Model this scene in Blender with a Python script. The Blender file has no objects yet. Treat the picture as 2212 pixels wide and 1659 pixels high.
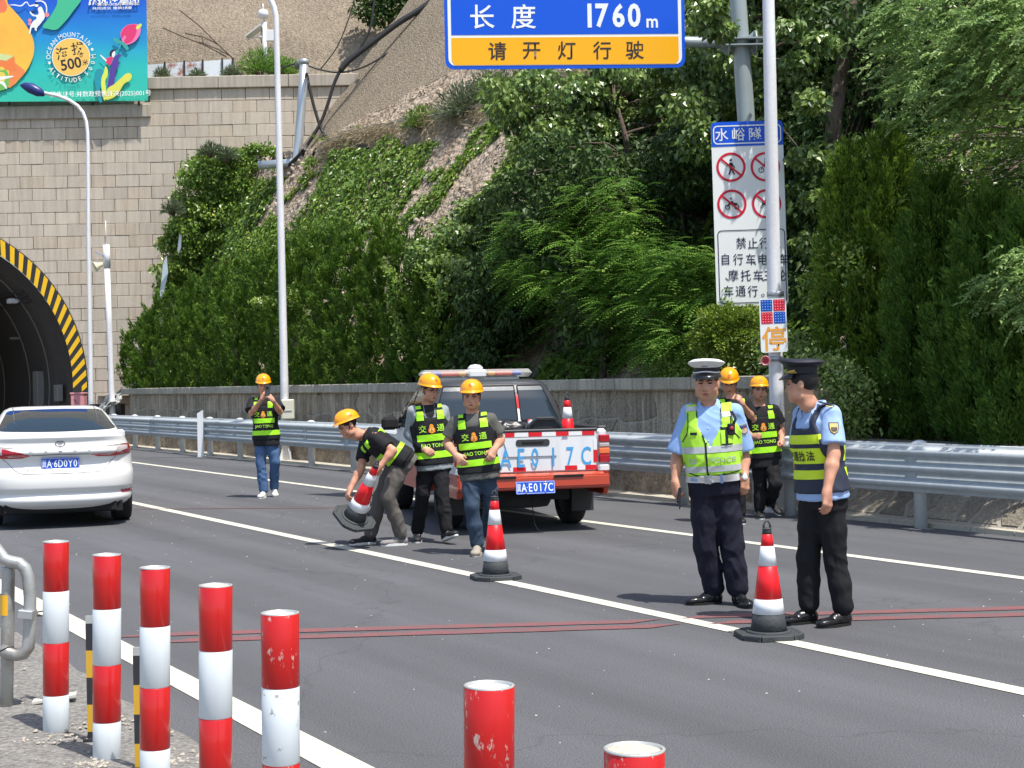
import bpy, bmesh, math, random
import numpy as np
from mathutils import Vector, Matrix, noise
from mathutils.bvhtree import BVHTree
random.seed(7); rng = np.random.default_rng(7)
SC = bpy.context.scene; COL = SC.collection
# ---------------- camera, sky, sun, exposure ----------------
F = 3325.0; CX, CY = 1106.0, 829.5; H = 1.65
ROLL = math.radians(1.09); PITCH = math.radians(0.078)
cr, sr = math.cos(ROLL), math.sin(ROLL)
fw = Vector((0, math.cos(PITCH), -math.sin(PITCH)))
rt = Vector((cr, 0, -sr)); up = rt.cross(fw); rt = fw.cross(up)
cam = bpy.data.cameras.new('camera'); cam_ob = bpy.data.objects.new('camera', cam); COL.objects.link(cam_ob)
cam_ob.matrix_world = Matrix(((rt.x, up.x, -fw.x, 0), (rt.y, up.y, -fw.y, 0), (rt.z, up.z, -fw.z, H), (0, 0, 0, 1)))
cam.sensor_width = 36; cam.lens = F / 2212 * 36; cam.clip_end = 2000; cam.clip_start = .05
SC.camera = cam_ob
SUN = Vector((.29, -.32, 1.0)).normalized()
world = bpy.data.worlds.new('World'); SC.world = world; world.use_nodes = True
wn = world.node_tree.nodes; wl = world.node_tree.links
sky = wn.new('ShaderNodeTexSky'); sky.sky_type = 'NISHITA'; sky.sun_disc = False
sky.sun_elevation = math.asin(SUN.z); sky.sun_rotation = math.atan2(SUN.x, SUN.y)
sky.dust_density = 1.5; sky.air_density = 1.0
wl.new(sky.outputs[0], wn['Background'].inputs[0]); wn['Background'].inputs[1].default_value = .15
sl = bpy.data.lights.new('sun', 'SUN'); sl.energy = 4.2; sl.angle = math.radians(.55); sl.color = (1, .955, .89)
so = bpy.data.objects.new('sun', sl); COL.objects.link(so)
so.rotation_euler = SUN.to_track_quat('Z', 'Y').to_euler(); so.location = (10, -10, 40)
SC.view_settings.view_transform = 'Standard'; SC.view_settings.look = 'None'
SC.view_settings.exposure = 0.55; SC.view_settings.gamma = 1; SC.view_settings.use_curve_mapping = False

# ---------------- geometry of the place ----------------
A = math.radians(29.5); ca, sa = math.cos(A), math.sin(A)
def ray(px, py):
    return fw + rt * ((px - CX) / F) + up * ((CY - py) / F)
def P(px, py, Y):
    d = ray(px, py); return Vector((0, 0, H)) + d * (Y / d.y)
def G(px, py, z=0):
    d = ray(px, py); return Vector((0, 0, H)) + d * ((z - H) / d.z)
def R(s, t, z=0.0):
    return Vector((t * ca - s * sa, t * sa + s * ca, z))
def st(v): return (-v.x * sa + v.y * ca, v.x * ca + v.y * sa)
def RT(px, t):   # depth where the vertical plane at road offset t is seen at picture column px
    x = (px - CX) / F
    return t / (x * ca + sa)

# ---------------- mesh helpers ----------------
def link(name, me, mat=None, parent=None, label=None, cat=None, group=None, kind=None, world=None):
    o = bpy.data.objects.new(name, me); COL.objects.link(o)
    if mat is not None:
        for m in (mat if isinstance(mat, (list, tuple)) else [mat]): me.materials.append(m)
    if parent is not None:
        o.parent = parent
        if world is not None: o.matrix_parent_inverse = world.inverted()
    if label: o['label'] = label
    if cat: o['category'] = cat
    if group: o['group'] = group
    if kind: o['kind'] = kind
    return o
def thing(name, label, cat, loc=(0, 0, 0), rotz=0, group=None, M=None):
    o = bpy.data.objects.new(name, None); COL.objects.link(o); o.empty_display_size = .1
    o.matrix_world = M if M is not None else Matrix.Translation(loc) @ Matrix.Rotation(rotz, 4, 'Z')
    o['label'] = label; o['category'] = cat
    if group: o['group'] = group
    return o
def arr_mesh(name, V, Fq, smooth=False, attrs=None):
    V = np.asarray(V, dtype=np.float32); Fq = np.asarray(Fq, dtype=np.int32)
    me = bpy.data.meshes.new(name); k = Fq.shape[1]; nf = len(Fq)
    me.vertices.add(len(V)); me.vertices.foreach_set('co', V.ravel())
    me.loops.add(nf * k); me.loops.foreach_set('vertex_index', Fq.ravel())
    me.polygons.add(nf); me.polygons.foreach_set('loop_start', np.arange(0, nf * k, k, dtype=np.int32))
    me.polygons.foreach_set('loop_total', np.full(nf, k, dtype=np.int32))
    me.polygons.foreach_set('use_smooth', np.full(nf, smooth, dtype=bool))
    if attrs:
        for an, av in attrs.items():
            a = me.attributes.new(an, 'FLOAT', 'POINT'); a.data.foreach_set('value', np.asarray(av, dtype=np.float32))
    me.update(calc_edges=True)
    return me
class MB:
    def __init__(s): s.v = []; s.f = []; s.mi = []; s.cur = 0; s.sm = []
    def add(s, vs, fs, smooth=False):
        b = len(s.v); s.v += [tuple(x) for x in vs]; s.f += [tuple(i + b for i in f) for f in fs]
        s.mi += [s.cur] * len(fs); s.sm += [smooth] * len(fs)
    def box(s, c, d, M=None, b=0):
        x, y, z = [q / 2 for q in d]; c = Vector(c)
        if b > 0:
            b = min(b, x * .9, y * .9, z * .9); vs = []; idx = {}
            for sx in (-1, 1):
                for sy in (-1, 1):
                    for sz in (-1, 1):
                        for ax in range(3):
                            q = [x - b, y - b, z - b]; q[ax] += b
                            idx[(sx, sy, sz, ax)] = len(vs); vs.append(Vector((sx * q[0], sy * q[1], sz * q[2])))
            fs = []
            for ax in range(3):
                o1, o2 = (ax + 1) % 3, (ax + 2) % 3
                for sg in (-1, 1):
                    ring = []
                    for (a1, a2) in ((-1, -1), (1, -1), (1, 1), (-1, 1)):
                        k = [0, 0, 0]; k[ax] = sg; k[o1] = a1; k[o2] = a2; ring.append(idx[(*k, ax)])
                    fs.append(ring if sg > 0 else ring[::-1])
                for a1 in (-1, 1):
                    for a2 in (-1, 1):
                        k0 = [0, 0, 0]; k1 = [0, 0, 0]; k0[ax] = -1; k1[ax] = 1
                        k0[o1] = k1[o1] = a1; k0[o2] = k1[o2] = a2
                        q = [idx[(*k0, o1)], idx[(*k1, o1)], idx[(*k1, o2)], idx[(*k0, o2)]]
                        fs.append(q if a1 * a2 < 0 else q[::-1])
            for sx in (-1, 1):
                for sy in (-1, 1):
                    for sz in (-1, 1):
                        q = [idx[(sx, sy, sz, a)] for a in range(3)]; fs.append(q if sx * sy * sz > 0 else q[::-1])
        else:
            vs = [Vector((a, bb, cc)) for a in (-x, x) for bb in (-y, y) for cc in (-z, z)]
            fs = [(0, 1, 3, 2), (4, 6, 7, 5), (0, 4, 5, 1), (2, 3, 7, 6), (0, 2, 6, 4), (1, 5, 7, 3)]
        vs = [v + c for v in vs]
        if M is not None: vs = [M @ v for v in vs]
        s.add(vs, fs)
    def tube(s, pts, r, n=10, cap=True, smooth=True):
        pts = [Vector(p) for p in pts]; N = len(pts)
        rs = r if isinstance(r, (list, tuple)) else [r] * N
        vs = []; prev = None
        for i, p in enumerate(pts):
            d = (pts[min(i + 1, N - 1)] - pts[max(i - 1, 0)]).normalized()
            if prev is None:
                a = Vector((0, 0, 1)) if abs(d.z) < .9 else Vector((1, 0, 0)); u = d.cross(a).normalized()
            else: u = (prev - d * prev.dot(d)).normalized()
            prev = u; w = d.cross(u)
            vs += [p + (u * math.cos(2 * math.pi * k / n) + w * math.sin(2 * math.pi * k / n)) * rs[i] for k in range(n)]
        fs = [(i * n + k, i * n + (k + 1) % n, (i + 1) * n + (k + 1) % n, (i + 1) * n + k) for i in range(N - 1) for k in range(n)]
        s.add(vs, fs, smooth)
        if cap:
            b = len(s.v) - len(vs)
            s.f.append(tuple(b + k for k in range(n))[::-1]); s.f.append(tuple(b + (N - 1) * n + k for k in range(n)))
            s.mi += [s.cur] * 2; s.sm += [False] * 2
    def lathe(s, prof, c=(0, 0, 0), n=24, M=None, smooth=True, cap=True):
        c = Vector(c); vs = []
        for (r, z) in prof:
            for k in range(n):
                a = 2 * math.pi * k / n; v = Vector((r * math.cos(a), r * math.sin(a), z)) + c
                vs.append(M @ v if M is not None else v)
        L = len(prof)
        fs = [(i * n + k, i * n + (k + 1) % n, (i + 1) * n + (k + 1) % n, (i + 1) * n + k) for i in range(L - 1) for k in range(n)]
        s.add(vs, fs, smooth)
        if cap:
            b = len(s.v) - len(vs)
            if prof[0][0] > 1e-4: s.f.append(tuple(b + k for k in range(n))[::-1]); s.mi.append(s.cur); s.sm.append(False)
            if prof[-1][0] > 1e-4: s.f.append(tuple(b + (L - 1) * n + k for k in range(n))); s.mi.append(s.cur); s.sm.append(False)
    def prism(s, poly, d):      # poly: list of Vectors (planar), extruded by vector d
        n = len(poly); d = Vector(d); vs = [Vector(p) for p in poly] + [Vector(p) + d for p in poly]
        fs = [tuple(range(n)), tuple(range(2 * n - 1, n - 1, -1))] + [(i, i + n, (i + 1) % n + n, (i + 1) % n) for i in range(n)]
        s.add(vs, fs)
    def mesh(s, name):
        me = bpy.data.meshes.new(name); me.from_pydata([tuple(v) for v in s.v], [], s.f)
        me.polygons.foreach_set('material_index', s.mi); me.polygons.foreach_set('use_smooth', s.sm)
        me.update(); return me
    def fix(s, me):
        bm = bmesh.new(); bm.from_mesh(me); bmesh.ops.recalc_face_normals(bm, faces=bm.faces); bm.to_mesh(me); bm.free()
    def build(s, name, mat, parent=None, fix=True, **k):
        me = s.mesh(name)
        if fix: s.fix(me)
        return link(name, me, mat, parent, **k)
def copy_tree(o, loc=None, rotz=None, label=None, M=None):
    c = o.copy(); COL.objects.link(c)
    if M is not None: c.matrix_world = M
    elif loc is not None:
        c.matrix_world = Matrix.Translation(loc) @ Matrix.Rotation(rotz or 0, 4, 'Z')
    if label: c['label'] = label
    for ch in list(o.children):
        k = ch.copy(); COL.objects.link(k); k.parent = c
        for g in list(ch.children):
            q = g.copy(); COL.objects.link(q); q.parent = k
    return c

# ---------------- materials ----------------
_mats = {}
def mat(name, col, rough=.6, metal=0., var=.12, vs=3., bump=0., bs=60., spec=.4, col2=None, speck=0., em=None, coords='Object', objvar=0., coat=0., thr=.5, wid=.15, stretch=None, alpha=None, streak=0.):
    if name in _mats: return _mats[name]
    m = bpy.data.materials.new(name); m.use_nodes = True; nt = m.node_tree; N = nt.nodes; L = nt.links
    b = N['Principled BSDF']; tc = N.new('ShaderNodeTexCoord'); src = tc.outputs[coords] if coords != 'World' else N.new('ShaderNodeNewGeometry').outputs['Position']
    if stretch:
        mp = N.new('ShaderNodeMapping'); mp.inputs['Scale'].default_value = stretch; L.new(src, mp.inputs[0]); src2 = mp.outputs[0]
    else: src2 = src
    c = (*col, 1)
    n1 = N.new('ShaderNodeTexNoise'); n1.inputs['Scale'].default_value = vs; n1.inputs['Detail'].default_value = 6; n1.inputs['Roughness'].default_value = .65
    L.new(src2, n1.inputs['Vector'])
    mx = N.new('ShaderNodeMix'); mx.data_type = 'RGBA'
    if col2 is not None:
        rp = N.new('ShaderNodeMapRange'); rp.inputs[1].default_value = thr - wid; rp.inputs[2].default_value = thr + wid
        L.new(n1.outputs[0], rp.inputs[0]); L.new(rp.outputs[0], mx.inputs[0])
        mx.inputs[6].default_value = c; mx.inputs[7].default_value = (*col2, 1)
    else:
        L.new(n1.outputs[0], mx.inputs[0])
        mx.inputs[6].default_value = tuple(x * (1 - var) for x in col) + (1,); mx.inputs[7].default_value = tuple(min(1, x * (1 + var)) for x in col) + (1,)
    out = mx.outputs[2]
    def mul(sock, lo, hi, frm):
        mr = N.new('ShaderNodeMapRange'); mr.inputs[3].default_value = lo; mr.inputs[4].default_value = hi; L.new(frm, mr.inputs[0])
        mm = N.new('ShaderNodeMix'); mm.data_type = 'RGBA'; mm.blend_type = 'MULTIPLY'; mm.inputs[0].default_value = 1
        L.new(sock, mm.inputs[6]); L.new(mr.outputs[0], mm.inputs[7]); return mm.outputs[2]
    if speck:
        n2 = N.new('ShaderNodeTexNoise'); n2.inputs['Scale'].default_value = bs * 1.3; n2.inputs['Detail'].default_value = 3; L.new(src2, n2.inputs['Vector'])
        mr0 = N.new('ShaderNodeMapRange'); mr0.inputs[1].default_value = .3; mr0.inputs[2].default_value = .7; L.new(n2.outputs[0], mr0.inputs[0])
        out = mul(out, 1 - speck, 1 + speck, mr0.outputs[0])
    if objvar:
        oi = N.new('ShaderNodeObjectInfo'); out = mul(out, 1 - objvar, 1 + objvar, oi.outputs['Random'])
    if streak:
        mp2 = N.new('ShaderNodeMapping'); mp2.inputs['Scale'].default_value = (5, 5, .35); L.new(src, mp2.inputs[0])
        n4 = N.new('ShaderNodeTexNoise'); n4.inputs['Scale'].default_value = 2.2; n4.inputs['Detail'].default_value = 5; L.new(mp2.outputs[0], n4.inputs['Vector'])
        mr1 = N.new('ShaderNodeMapRange'); mr1.inputs[1].default_value = .4; mr1.inputs[2].default_value = .68; L.new(n4.outputs[0], mr1.inputs[0])
        out = mul(out, 1.0, 1 - streak, mr1.outputs[0])
    L.new(out, b.inputs['Base Color'])
    b.inputs['Roughness'].default_value = rough; b.inputs['Metallic'].default_value = metal
    b.inputs['Specular IOR Level'].default_value = spec; b.inputs['Coat Weight'].default_value = coat
    if alpha is not None: b.inputs['Alpha'].default_value = alpha
    if bump:
        n3 = N.new('ShaderNodeTexNoise'); n3.inputs['Scale'].default_value = bs; n3.inputs['Detail'].default_value = 4; L.new(src2, n3.inputs['Vector'])
        bp = N.new('ShaderNodeBump'); bp.inputs['Strength'].default_value = bump; bp.inputs['Distance'].default_value = 1.0 / bs
        L.new(n3.outputs[0], bp.inputs['Height']); L.new(bp.outputs[0], b.inputs['Normal'])
    if em: b.inputs['Emission Color'].default_value = (*em[:3], 1); b.inputs['Emission Strength'].default_value = em[3]
    _mats[name] = m; return m
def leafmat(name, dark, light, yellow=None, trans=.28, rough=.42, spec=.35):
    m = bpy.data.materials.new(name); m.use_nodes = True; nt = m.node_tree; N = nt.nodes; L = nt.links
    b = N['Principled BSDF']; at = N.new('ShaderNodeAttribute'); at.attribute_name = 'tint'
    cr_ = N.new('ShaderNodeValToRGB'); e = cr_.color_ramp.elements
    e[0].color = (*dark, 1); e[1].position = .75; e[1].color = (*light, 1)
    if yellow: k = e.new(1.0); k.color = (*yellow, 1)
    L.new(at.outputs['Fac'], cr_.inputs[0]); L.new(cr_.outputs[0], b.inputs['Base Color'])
    b.inputs['Roughness'].default_value = rough; b.inputs['Specular IOR Level'].default_value = spec
    tr = N.new('ShaderNodeBsdfTranslucent'); L.new(cr_.outputs[0], tr.inputs[0])
    mx = N.new('ShaderNodeMixShader'); mx.inputs[0].default_value = trans
    L.new(b.outputs[0], mx.inputs[1]); L.new(tr.outputs[0], mx.inputs[2])
    L.new(mx.outputs[0], N['Material Output'].inputs[0]); return m

# numpy value noise
_perm = rng.random((64, 64, 64)).astype(np.float32)
def vnoise(p):
    p = np.asarray(p, dtype=np.float64); i = np.floor(p).astype(int); f = p - i; f = f * f * (3 - 2 * f); i = i % 64; j = (i + 1) % 64
    X0, Y0, Z0 = i[..., 0], i[..., 1], i[..., 2]; X1, Y1, Z1 = j[..., 0], j[..., 1], j[..., 2]; fx, fy, fz = f[..., 0], f[..., 1], f[..., 2]
    g = lambda a, b_, c: _perm[a, b_, c]
    x00 = g(X0, Y0, Z0) * (1 - fx) + g(X1, Y0, Z0) * fx; x10 = g(X0, Y1, Z0) * (1 - fx) + g(X1, Y1, Z0) * fx
    x01 = g(X0, Y0, Z1) * (1 - fx) + g(X1, Y0, Z1) * fx; x11 = g(X0, Y1, Z1) * (1 - fx) + g(X1, Y1, Z1) * fx
    return (x00 * (1 - fy) + x10 * fy) * (1 - fz) + (x01 * (1 - fy) + x11 * fy) * fz - .5
def fbm(p, o=4, lac=2.1, g=.5):
    p = np.asarray(p, dtype=np.float64); r = 0; a = 1.
    for k in range(o): r = r + a * vnoise(p + 17.3 * k); p = p * lac; a *= g
    return r

# text as a flat mesh, x right, y up, centred, cap height h
_tx = {}
def text_mesh(txt, h, bold=0., w=1., space=1., align='CENTER', subdiv=0):
    cu = bpy.data.curves.new('txt', 'FONT'); cu.body = txt; cu.size = 1; cu.align_x = align; cu.resolution_u = 3
    cu.offset = bold; cu.space_character = space; cu.fill_mode = 'FRONT'
    o = bpy.data.objects.new('txt', cu); COL.objects.link(o)
    dg = bpy.context.evaluated_depsgraph_get(); dg.update()
    me = bpy.data.meshes.new_from_object(o.evaluated_get(dg)); bpy.data.objects.remove(o); bpy.data.curves.remove(cu)
    V = np.empty(len(me.vertices) * 3); me.vertices.foreach_get('co', V); V = V.reshape(-1, 3)
    if len(V):
        lo, hi = V.min(0), V.max(0); sc = h / (.92 if any(ord(c_) > 0x2e80 for c_ in txt) else max(hi[1] - lo[1], 1e-6))
        V[:, 1] = (V[:, 1] - (lo[1] + hi[1]) / 2) * sc
        V[:, 0] = (V[:, 0] - ((lo[0] + hi[0]) / 2 if align == 'CENTER' else 0)) * sc * w
        me.vertices.foreach_set('co', V.ravel())
    if subdiv:
        bm = bmesh.new(); bm.from_mesh(me)
        bmesh.ops.triangulate(bm, faces=bm.faces)
        bmesh.ops.subdivide_edges(bm, edges=[e for e in bm.edges if e.calc_length() > subdiv], cuts=1, use_grid_fill=False)
        bm.to_mesh(me); bm.free()
    return me
def put_text(txt, h, Mx, material, parent, name='lettering', **k):
    W = k.pop('world', None); me = text_mesh(txt, h, **k); me.transform(Mx)
    me.name = name; return link(name, me, material, parent, world=W)
# ================= SETTING =================
YP = 50.0                       # depth of the portal wall
PX = F / YP                     # picture px per metre there
AC = P(-183, 840, YP)           # arch centre
AR = 373 / PX
m_asph = mat('asphalt', (.103, .1045, .110), rough=.85, var=.16, vs=.35, bump=.8, bs=95, speck=.5, spec=.25)
m_line = mat('road_paint', (.60, .585, .475), rough=.65, col2=(.34, .33, .29), vs=14, thr=.63, wid=.12, speck=.12, bs=90, bump=.2)
m_red = mat('red_road_paint', (.225, .070, .070), rough=.75, col2=(.12, .092, .094), vs=7, thr=.52, wid=.25, speck=.25, bs=90)
m_apron = mat('apron_concrete', (.205, .195, .178), rough=.95, var=.25, vs=2.2, bump=1.0, bs=34, speck=.42)
m_dirt = mat('dirt', (.22, .19, .14), rough=.95, var=.3, vs=1, bump=.6, bs=20)
m_gutter = mat('gutter_concrete', (.46, .42, .34), rough=.9, var=.2, vs=2, bump=.5, bs=40, speck=.15)
# wheel paths, patches and hairline cracks worn into the asphalt
def wear(m):
    N = m.node_tree.nodes; L = m.node_tree.links; b = N['Principled BSDF']; src = b.inputs['Base Color'].links[0].from_socket
    tc = N.new('ShaderNodeTexCoord'); mp = N.new('ShaderNodeMapping'); mp.inputs['Rotation'].default_value = (0, 0, -A); L.new(tc.outputs['Object'], mp.inputs[0])
    m2 = N.new('ShaderNodeMapping'); m2.inputs['Scale'].default_value = (1.5, .05, 1); L.new(mp.outputs[0], m2.inputs[0])
    n = N.new('ShaderNodeTexNoise'); n.inputs['Scale'].default_value = 1.0; n.inputs['Detail'].default_value = 4; L.new(m2.outputs[0], n.inputs['Vector'])
    r = N.new('ShaderNodeMapRange'); r.inputs[1].default_value = .35; r.inputs[2].default_value = .65; r.inputs[3].default_value = .84; r.inputs[4].default_value = 1.14; L.new(n.outputs[0], r.inputs[0])
    v = N.new('ShaderNodeTexVoronoi'); v.feature = 'DISTANCE_TO_EDGE'; v.inputs['Scale'].default_value = .22; wv = N.new('ShaderNodeTexNoise'); wv.inputs['Scale'].default_value = 1.5; wv.inputs['Detail'].default_value = 6; L.new(tc.outputs['Object'], wv.inputs['Vector'])
    ad = N.new('ShaderNodeVectorMath'); ad.operation = 'MULTIPLY_ADD'; ad.inputs[1].default_value = (1.6, 1.6, 0); L.new(wv.outputs['Color'], ad.inputs[0]); L.new(tc.outputs['Object'], ad.inputs[2]); L.new(ad.outputs[0], v.inputs['Vector'])
    r2 = N.new('ShaderNodeMapRange'); r2.inputs[1].default_value = .0; r2.inputs[2].default_value = .006; r2.inputs[3].default_value = .82; r2.inputs[4].default_value = 1.0; L.new(v.outputs['Distance'], r2.inputs[0])
    mu = N.new('ShaderNodeMath'); mu.operation = 'MULTIPLY'; L.new(r.outputs[0], mu.inputs[0]); L.new(r2.outputs[0], mu.inputs[1])
    mm = N.new('ShaderNodeMix'); mm.data_type = 'RGBA'; mm.blend_type = 'MULTIPLY'; mm.inputs[0].default_value = 1; L.new(src, mm.inputs[6]); L.new(mu.outputs[0], mm.inputs[7]); L.new(mm.outputs[2], b.inputs['Base Color'])
wear(m_asph)
def sheet(name, pts, m, z, **k):
    me = bpy.data.meshes.new(name); me.from_pydata([(p[0], p[1], z) for p in pts], [], [tuple(range(len(pts)))])
    return link(name, me, m, kind='structure', **k)
sheet('ground', [(-300, -60), (300, -60), (300, 500), (-300, 500)], m_dirt, -.02)
sheet('road', [R(-30, -9).xy, R(-30, 12.02).xy, R(140, 12.02).xy, R(140, -9).xy], m_asph, 0)
def stripe(name, s0, s1, t, w, m, z=.004, n=60, wob=.004):
    V = []; 
    for i in range(n + 1):
        s = s0 + (s1 - s0) * i / n
        for sg in (-1, 1): V.append(tuple(R(s, t + sg * w / 2 + wob * vnoise(np.array([s * 3, sg * 5., t])), z)))
    Fq = [(2 * i, 2 * i + 1, 2 * i + 3, 2 * i + 2) for i in range(n)]
    me = bpy.data.meshes.new(name); me.from_pydata(V, [], Fq); return link(name, me, m, kind='structure')
stripe('edge_line_marking', -6, 75, 2.62, .19, m_line, wob=.02)
stripe('lane_line_marking', -6, 75, 6.18, .145, m_line)
stripe('lane_line_marking', -6, 75, 9.60, .135, m_line)
def redband(p0, p1, w, n=40):
    a, b = G(*p0), G(*p1); d = (b - a).normalized(); nn = Vector((-d.y, d.x, 0)); V = []
    for i in range(n + 1):
        q = a.lerp(b, i / n)
        for sg in (-1, 1): V.append(tuple(q + nn * sg * (w / 2 + .01 * vnoise(np.array([q.x * 4, sg * 9., 3.]))) + d * (sg * .12) + Vector((0, 0, .005))))
    me = bpy.data.meshes.new('red_line_marking'); me.from_pydata(V, [], [(2 * i, 2 * i + 1, 2 * i + 3, 2 * i + 2) for i in range(n)])
    link('red_line_marking', me, m_red, kind='structure')
redband((290, 1373), (1398, 1343), .15); redband((375, 1385), (1440, 1353), .15)
redband((1500, 1333), (2300, 1312), .15); redband((1560, 1345), (2300, 1326), .15)
redband((292, 1100), (740, 1097), .06)

# concrete apron on the left, with a broken edge
V = []; Fq = []; n = 240; m_ = 50
ss = np.linspace(-3, 26, n); us = np.linspace(0, 1, m_)
for i, s in enumerate(ss):
    te = 2.20 + .10 * fbm(np.array([s * 1.3, 1., 2.]), 4) + .05 * vnoise(np.array([s * 9, 1., 5.])) - max(0, s - 14) * .02
    for u in us:
        t = -5 + (te + 5) * u; q = R(s, t)
        z = .035 + .012 * fbm(np.array([q.x * 3, q.y * 3, 0.]), 4) + .007 * vnoise(np.array([q.x * 22, q.y * 22, 1.]))
        if u == 1: z = .0
        V.append((q.x, q.y, z))
Fq = [(i * m_ + j, i * m_ + j + 1, (i + 1) * m_ + j + 1, (i + 1) * m_ + j) for i in range(n - 1) for j in range(m_ - 1)]
link('concrete_apron', arr_mesh('apron', V, Fq, True), m_apron, kind='structure')
m_stone = mat('loose_stone', (.42, .38, .31), rough=.9, var=.3, vs=8, objvar=.25)
def pebbles(name, cs, lo, hi, m, label):
    V = []; Fc = []
    t_ = (1 + 5 ** .5) / 2
    ico = np.array([(-1, t_, 0), (1, t_, 0), (-1, -t_, 0), (1, -t_, 0), (0, -1, t_), (0, 1, t_), (0, -1, -t_), (0, 1, -t_), (t_, 0, -1), (t_, 0, 1), (-t_, 0, -1), (-t_, 0, 1)]) / 1.9
    fi = np.array([(0, 11, 5), (0, 5, 1), (0, 1, 7), (0, 7, 10), (0, 10, 11), (1, 5, 9), (5, 11, 4), (11, 10, 2), (10, 7, 6), (7, 1, 8), (3, 9, 4), (3, 4, 2), (3, 2, 6), (3, 6, 8), (3, 8, 9), (4, 9, 5), (2, 4, 11), (6, 2, 10), (8, 6, 7), (9, 8, 1)])
    for c in cs:
        r = rng.uniform(lo, hi) if np.ndim(lo) == 0 else lo; sc = r * rng.uniform(.6, 1.2, 3) * np.array([1, 1, .6])
        Q_ = np.linalg.qr(rng.normal(size=(3, 3)))[0] if lo > .02 else np.eye(3); V.append((ico * sc * rng.uniform(.75, 1.2, (12, 1))) @ Q_ + np.array(c) + [0, 0, r * .2]); Fc.append(fi + 12 * (len(V) - 1))
    return link(name, arr_mesh(name, np.vstack(V), np.vstack(Fc)), m, label=label, cat='gravel', kind='stuff')
cs = []
for (px, py, k, sp) in ((235, 1563, 60, .10), (130, 1595, 40, .08), (365, 1640, 60, .1), (200, 1650, 40, .06)):
    c = G(px, py, .04)
    for _ in range(k): cs.append((c.x + rng.normal(0, sp), c.y + rng.normal(0, sp * .8), .035))
for _ in range(700): q = R(rng.uniform(1, 12), rng.uniform(-1.5, 2.15)); cs.append((q.x, q.y, .035))
pebbles('gravel_litter', cs, .004, .016, m_stone, 'loose grit and pale pebbles scattered over the concrete apron')
cs = []
for _ in range(420): q = R(rng.uniform(-4, 25), rng.uniform(2.4, 9.0)); cs.append((q.x, q.y, 0))
pebbles('road_grit', cs, .003, .007, mat('pale_grit', (.6, .6, .58)), 'tiny pale crumbs lying on the asphalt')
# gutter strip beside the wall
mb = MB(); n = 90
for i in range(n):
    s = -4 + i * .6
    z = .05 + .008 * vnoise(np.array([s, 2., 1.])); q = [R(s, 12.0 + .03 * vnoise(np.array([s * 2, 1., 1.])), z), R(s + .592, 12.0 + .03 * vnoise(np.array([s * 2 + 1, 1., 1.])), z), R(s + .592, 12.75, z + .01), R(s, 12.75, z + .01)]
    mb.prism([v - Vector((0, 0, .1)) for v in q], (0, 0, .1))
mb.build('gutter_strip', m_gutter, kind='structure')

# ---------------- stone retaining wall ----------------
m_mort = mat('wall_mortar', (.46, .42, .34), rough=.95, var=.2, vs=3, bump=.7, bs=30, speck=.2, streak=.35)
m_wst = mat('wall_stone', (.40, .34, .255), rough=.9, var=.35, vs=2.2, bump=.9, bs=26, speck=.25, objvar=.26, streak=.45)
m_foot = mat('rough_foot_stone', (.50, .41, .30), rough=.95, col2=(.18, .14, .10), vs=3.2, thr=.5, wid=.22, bump=1.2, bs=16, speck=.3)
m_cop = mat('coping_concrete', (.40, .37, .30), rough=.9, var=.2, vs=3, bump=.6, bs=40, speck=.18, objvar=.1, streak=.25)
S0, S1, WT, WH = 15.2, 45.2, 12.55, 1.5
wall = thing('retaining_wall', 'long grey stone retaining wall with pale concrete coping behind the guardrail', 'wall')
mb = MB()
q = [R(S0, WT + .03), R(S1, WT + .03), R(S1, WT + .75), R(S0, WT + .75)]; mb.prism(q, (0, 0, WH))
mb.build('wall_core', m_mort, wall)
def stone_cells(s0, s1, z0, z1, ds, dz, mortar, tfun, name, parent, m, dep=.03, slant=0.):
    ns = int((s1 - s0) / ds); nz = max(1, int(round((z1 - z0) / dz)))
    ds = (s1 - s0) / ns; dz = (z1 - z0) / nz; pt = {}
    for i in range(ns + 1):
        for j in range(nz * 2 + 1):
            jx = 0 if i in (0, ns) else rng.uniform(-.32, .32) * ds
            jz = 0 if j in (0, nz * 2) else rng.uniform(-.30, .30) * dz * .5
            if i not in (0, ns): jx += ds * (.22 if j % 2 else -.22) * (1 if (i) % 2 else -1) * .8
            pt[i, j] = (s0 + i * ds + jx, z0 + j * dz / 2 + jz)
    for i in range(ns):
        for j in range(nz):
            ps = [pt[i, 2 * j], pt[i + 1, 2 * j], pt[i + 1, 2 * j + 1], pt[i + 1, 2 * j + 2], pt[i, 2 * j + 2], pt[i, 2 * j + 1]]
            cx = sum(p[0] for p in ps) / 6; cz = sum(p[1] for p in ps) / 6
            ps = [(cx + (a - cx) * (1 - mortar / ds), cz + (b - cz) * (1 - mortar / dz * .7)) for a, b in ps]
            d = dep * rng.uniform(.6, 1.3); mb = MB()
            base = [R(a, tfun(b) + .0, b) for a, b in ps]
            fr = [R(cx + (a - cx) * .93, tfun(b) - d, cz + (b - cz) * .93) for a, b in ps]
            n = 6; vs = base + fr + [R(cx, tfun(cz) - d * 1.15, cz)]
            fs = [(k, (k + 1) % n, n + (k + 1) % n, n + k) for k in range(n)] + [(n + k, n + (k + 1) % n, 2 * n) for k in range(n)]
            mb.add(vs, fs); mb.build(name, m, parent)
stone_cells(S0, S1, .62, WH - .01, .36, .44, .035, lambda z: WT + .03, 'stone', wall, m_wst, .013)
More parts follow.
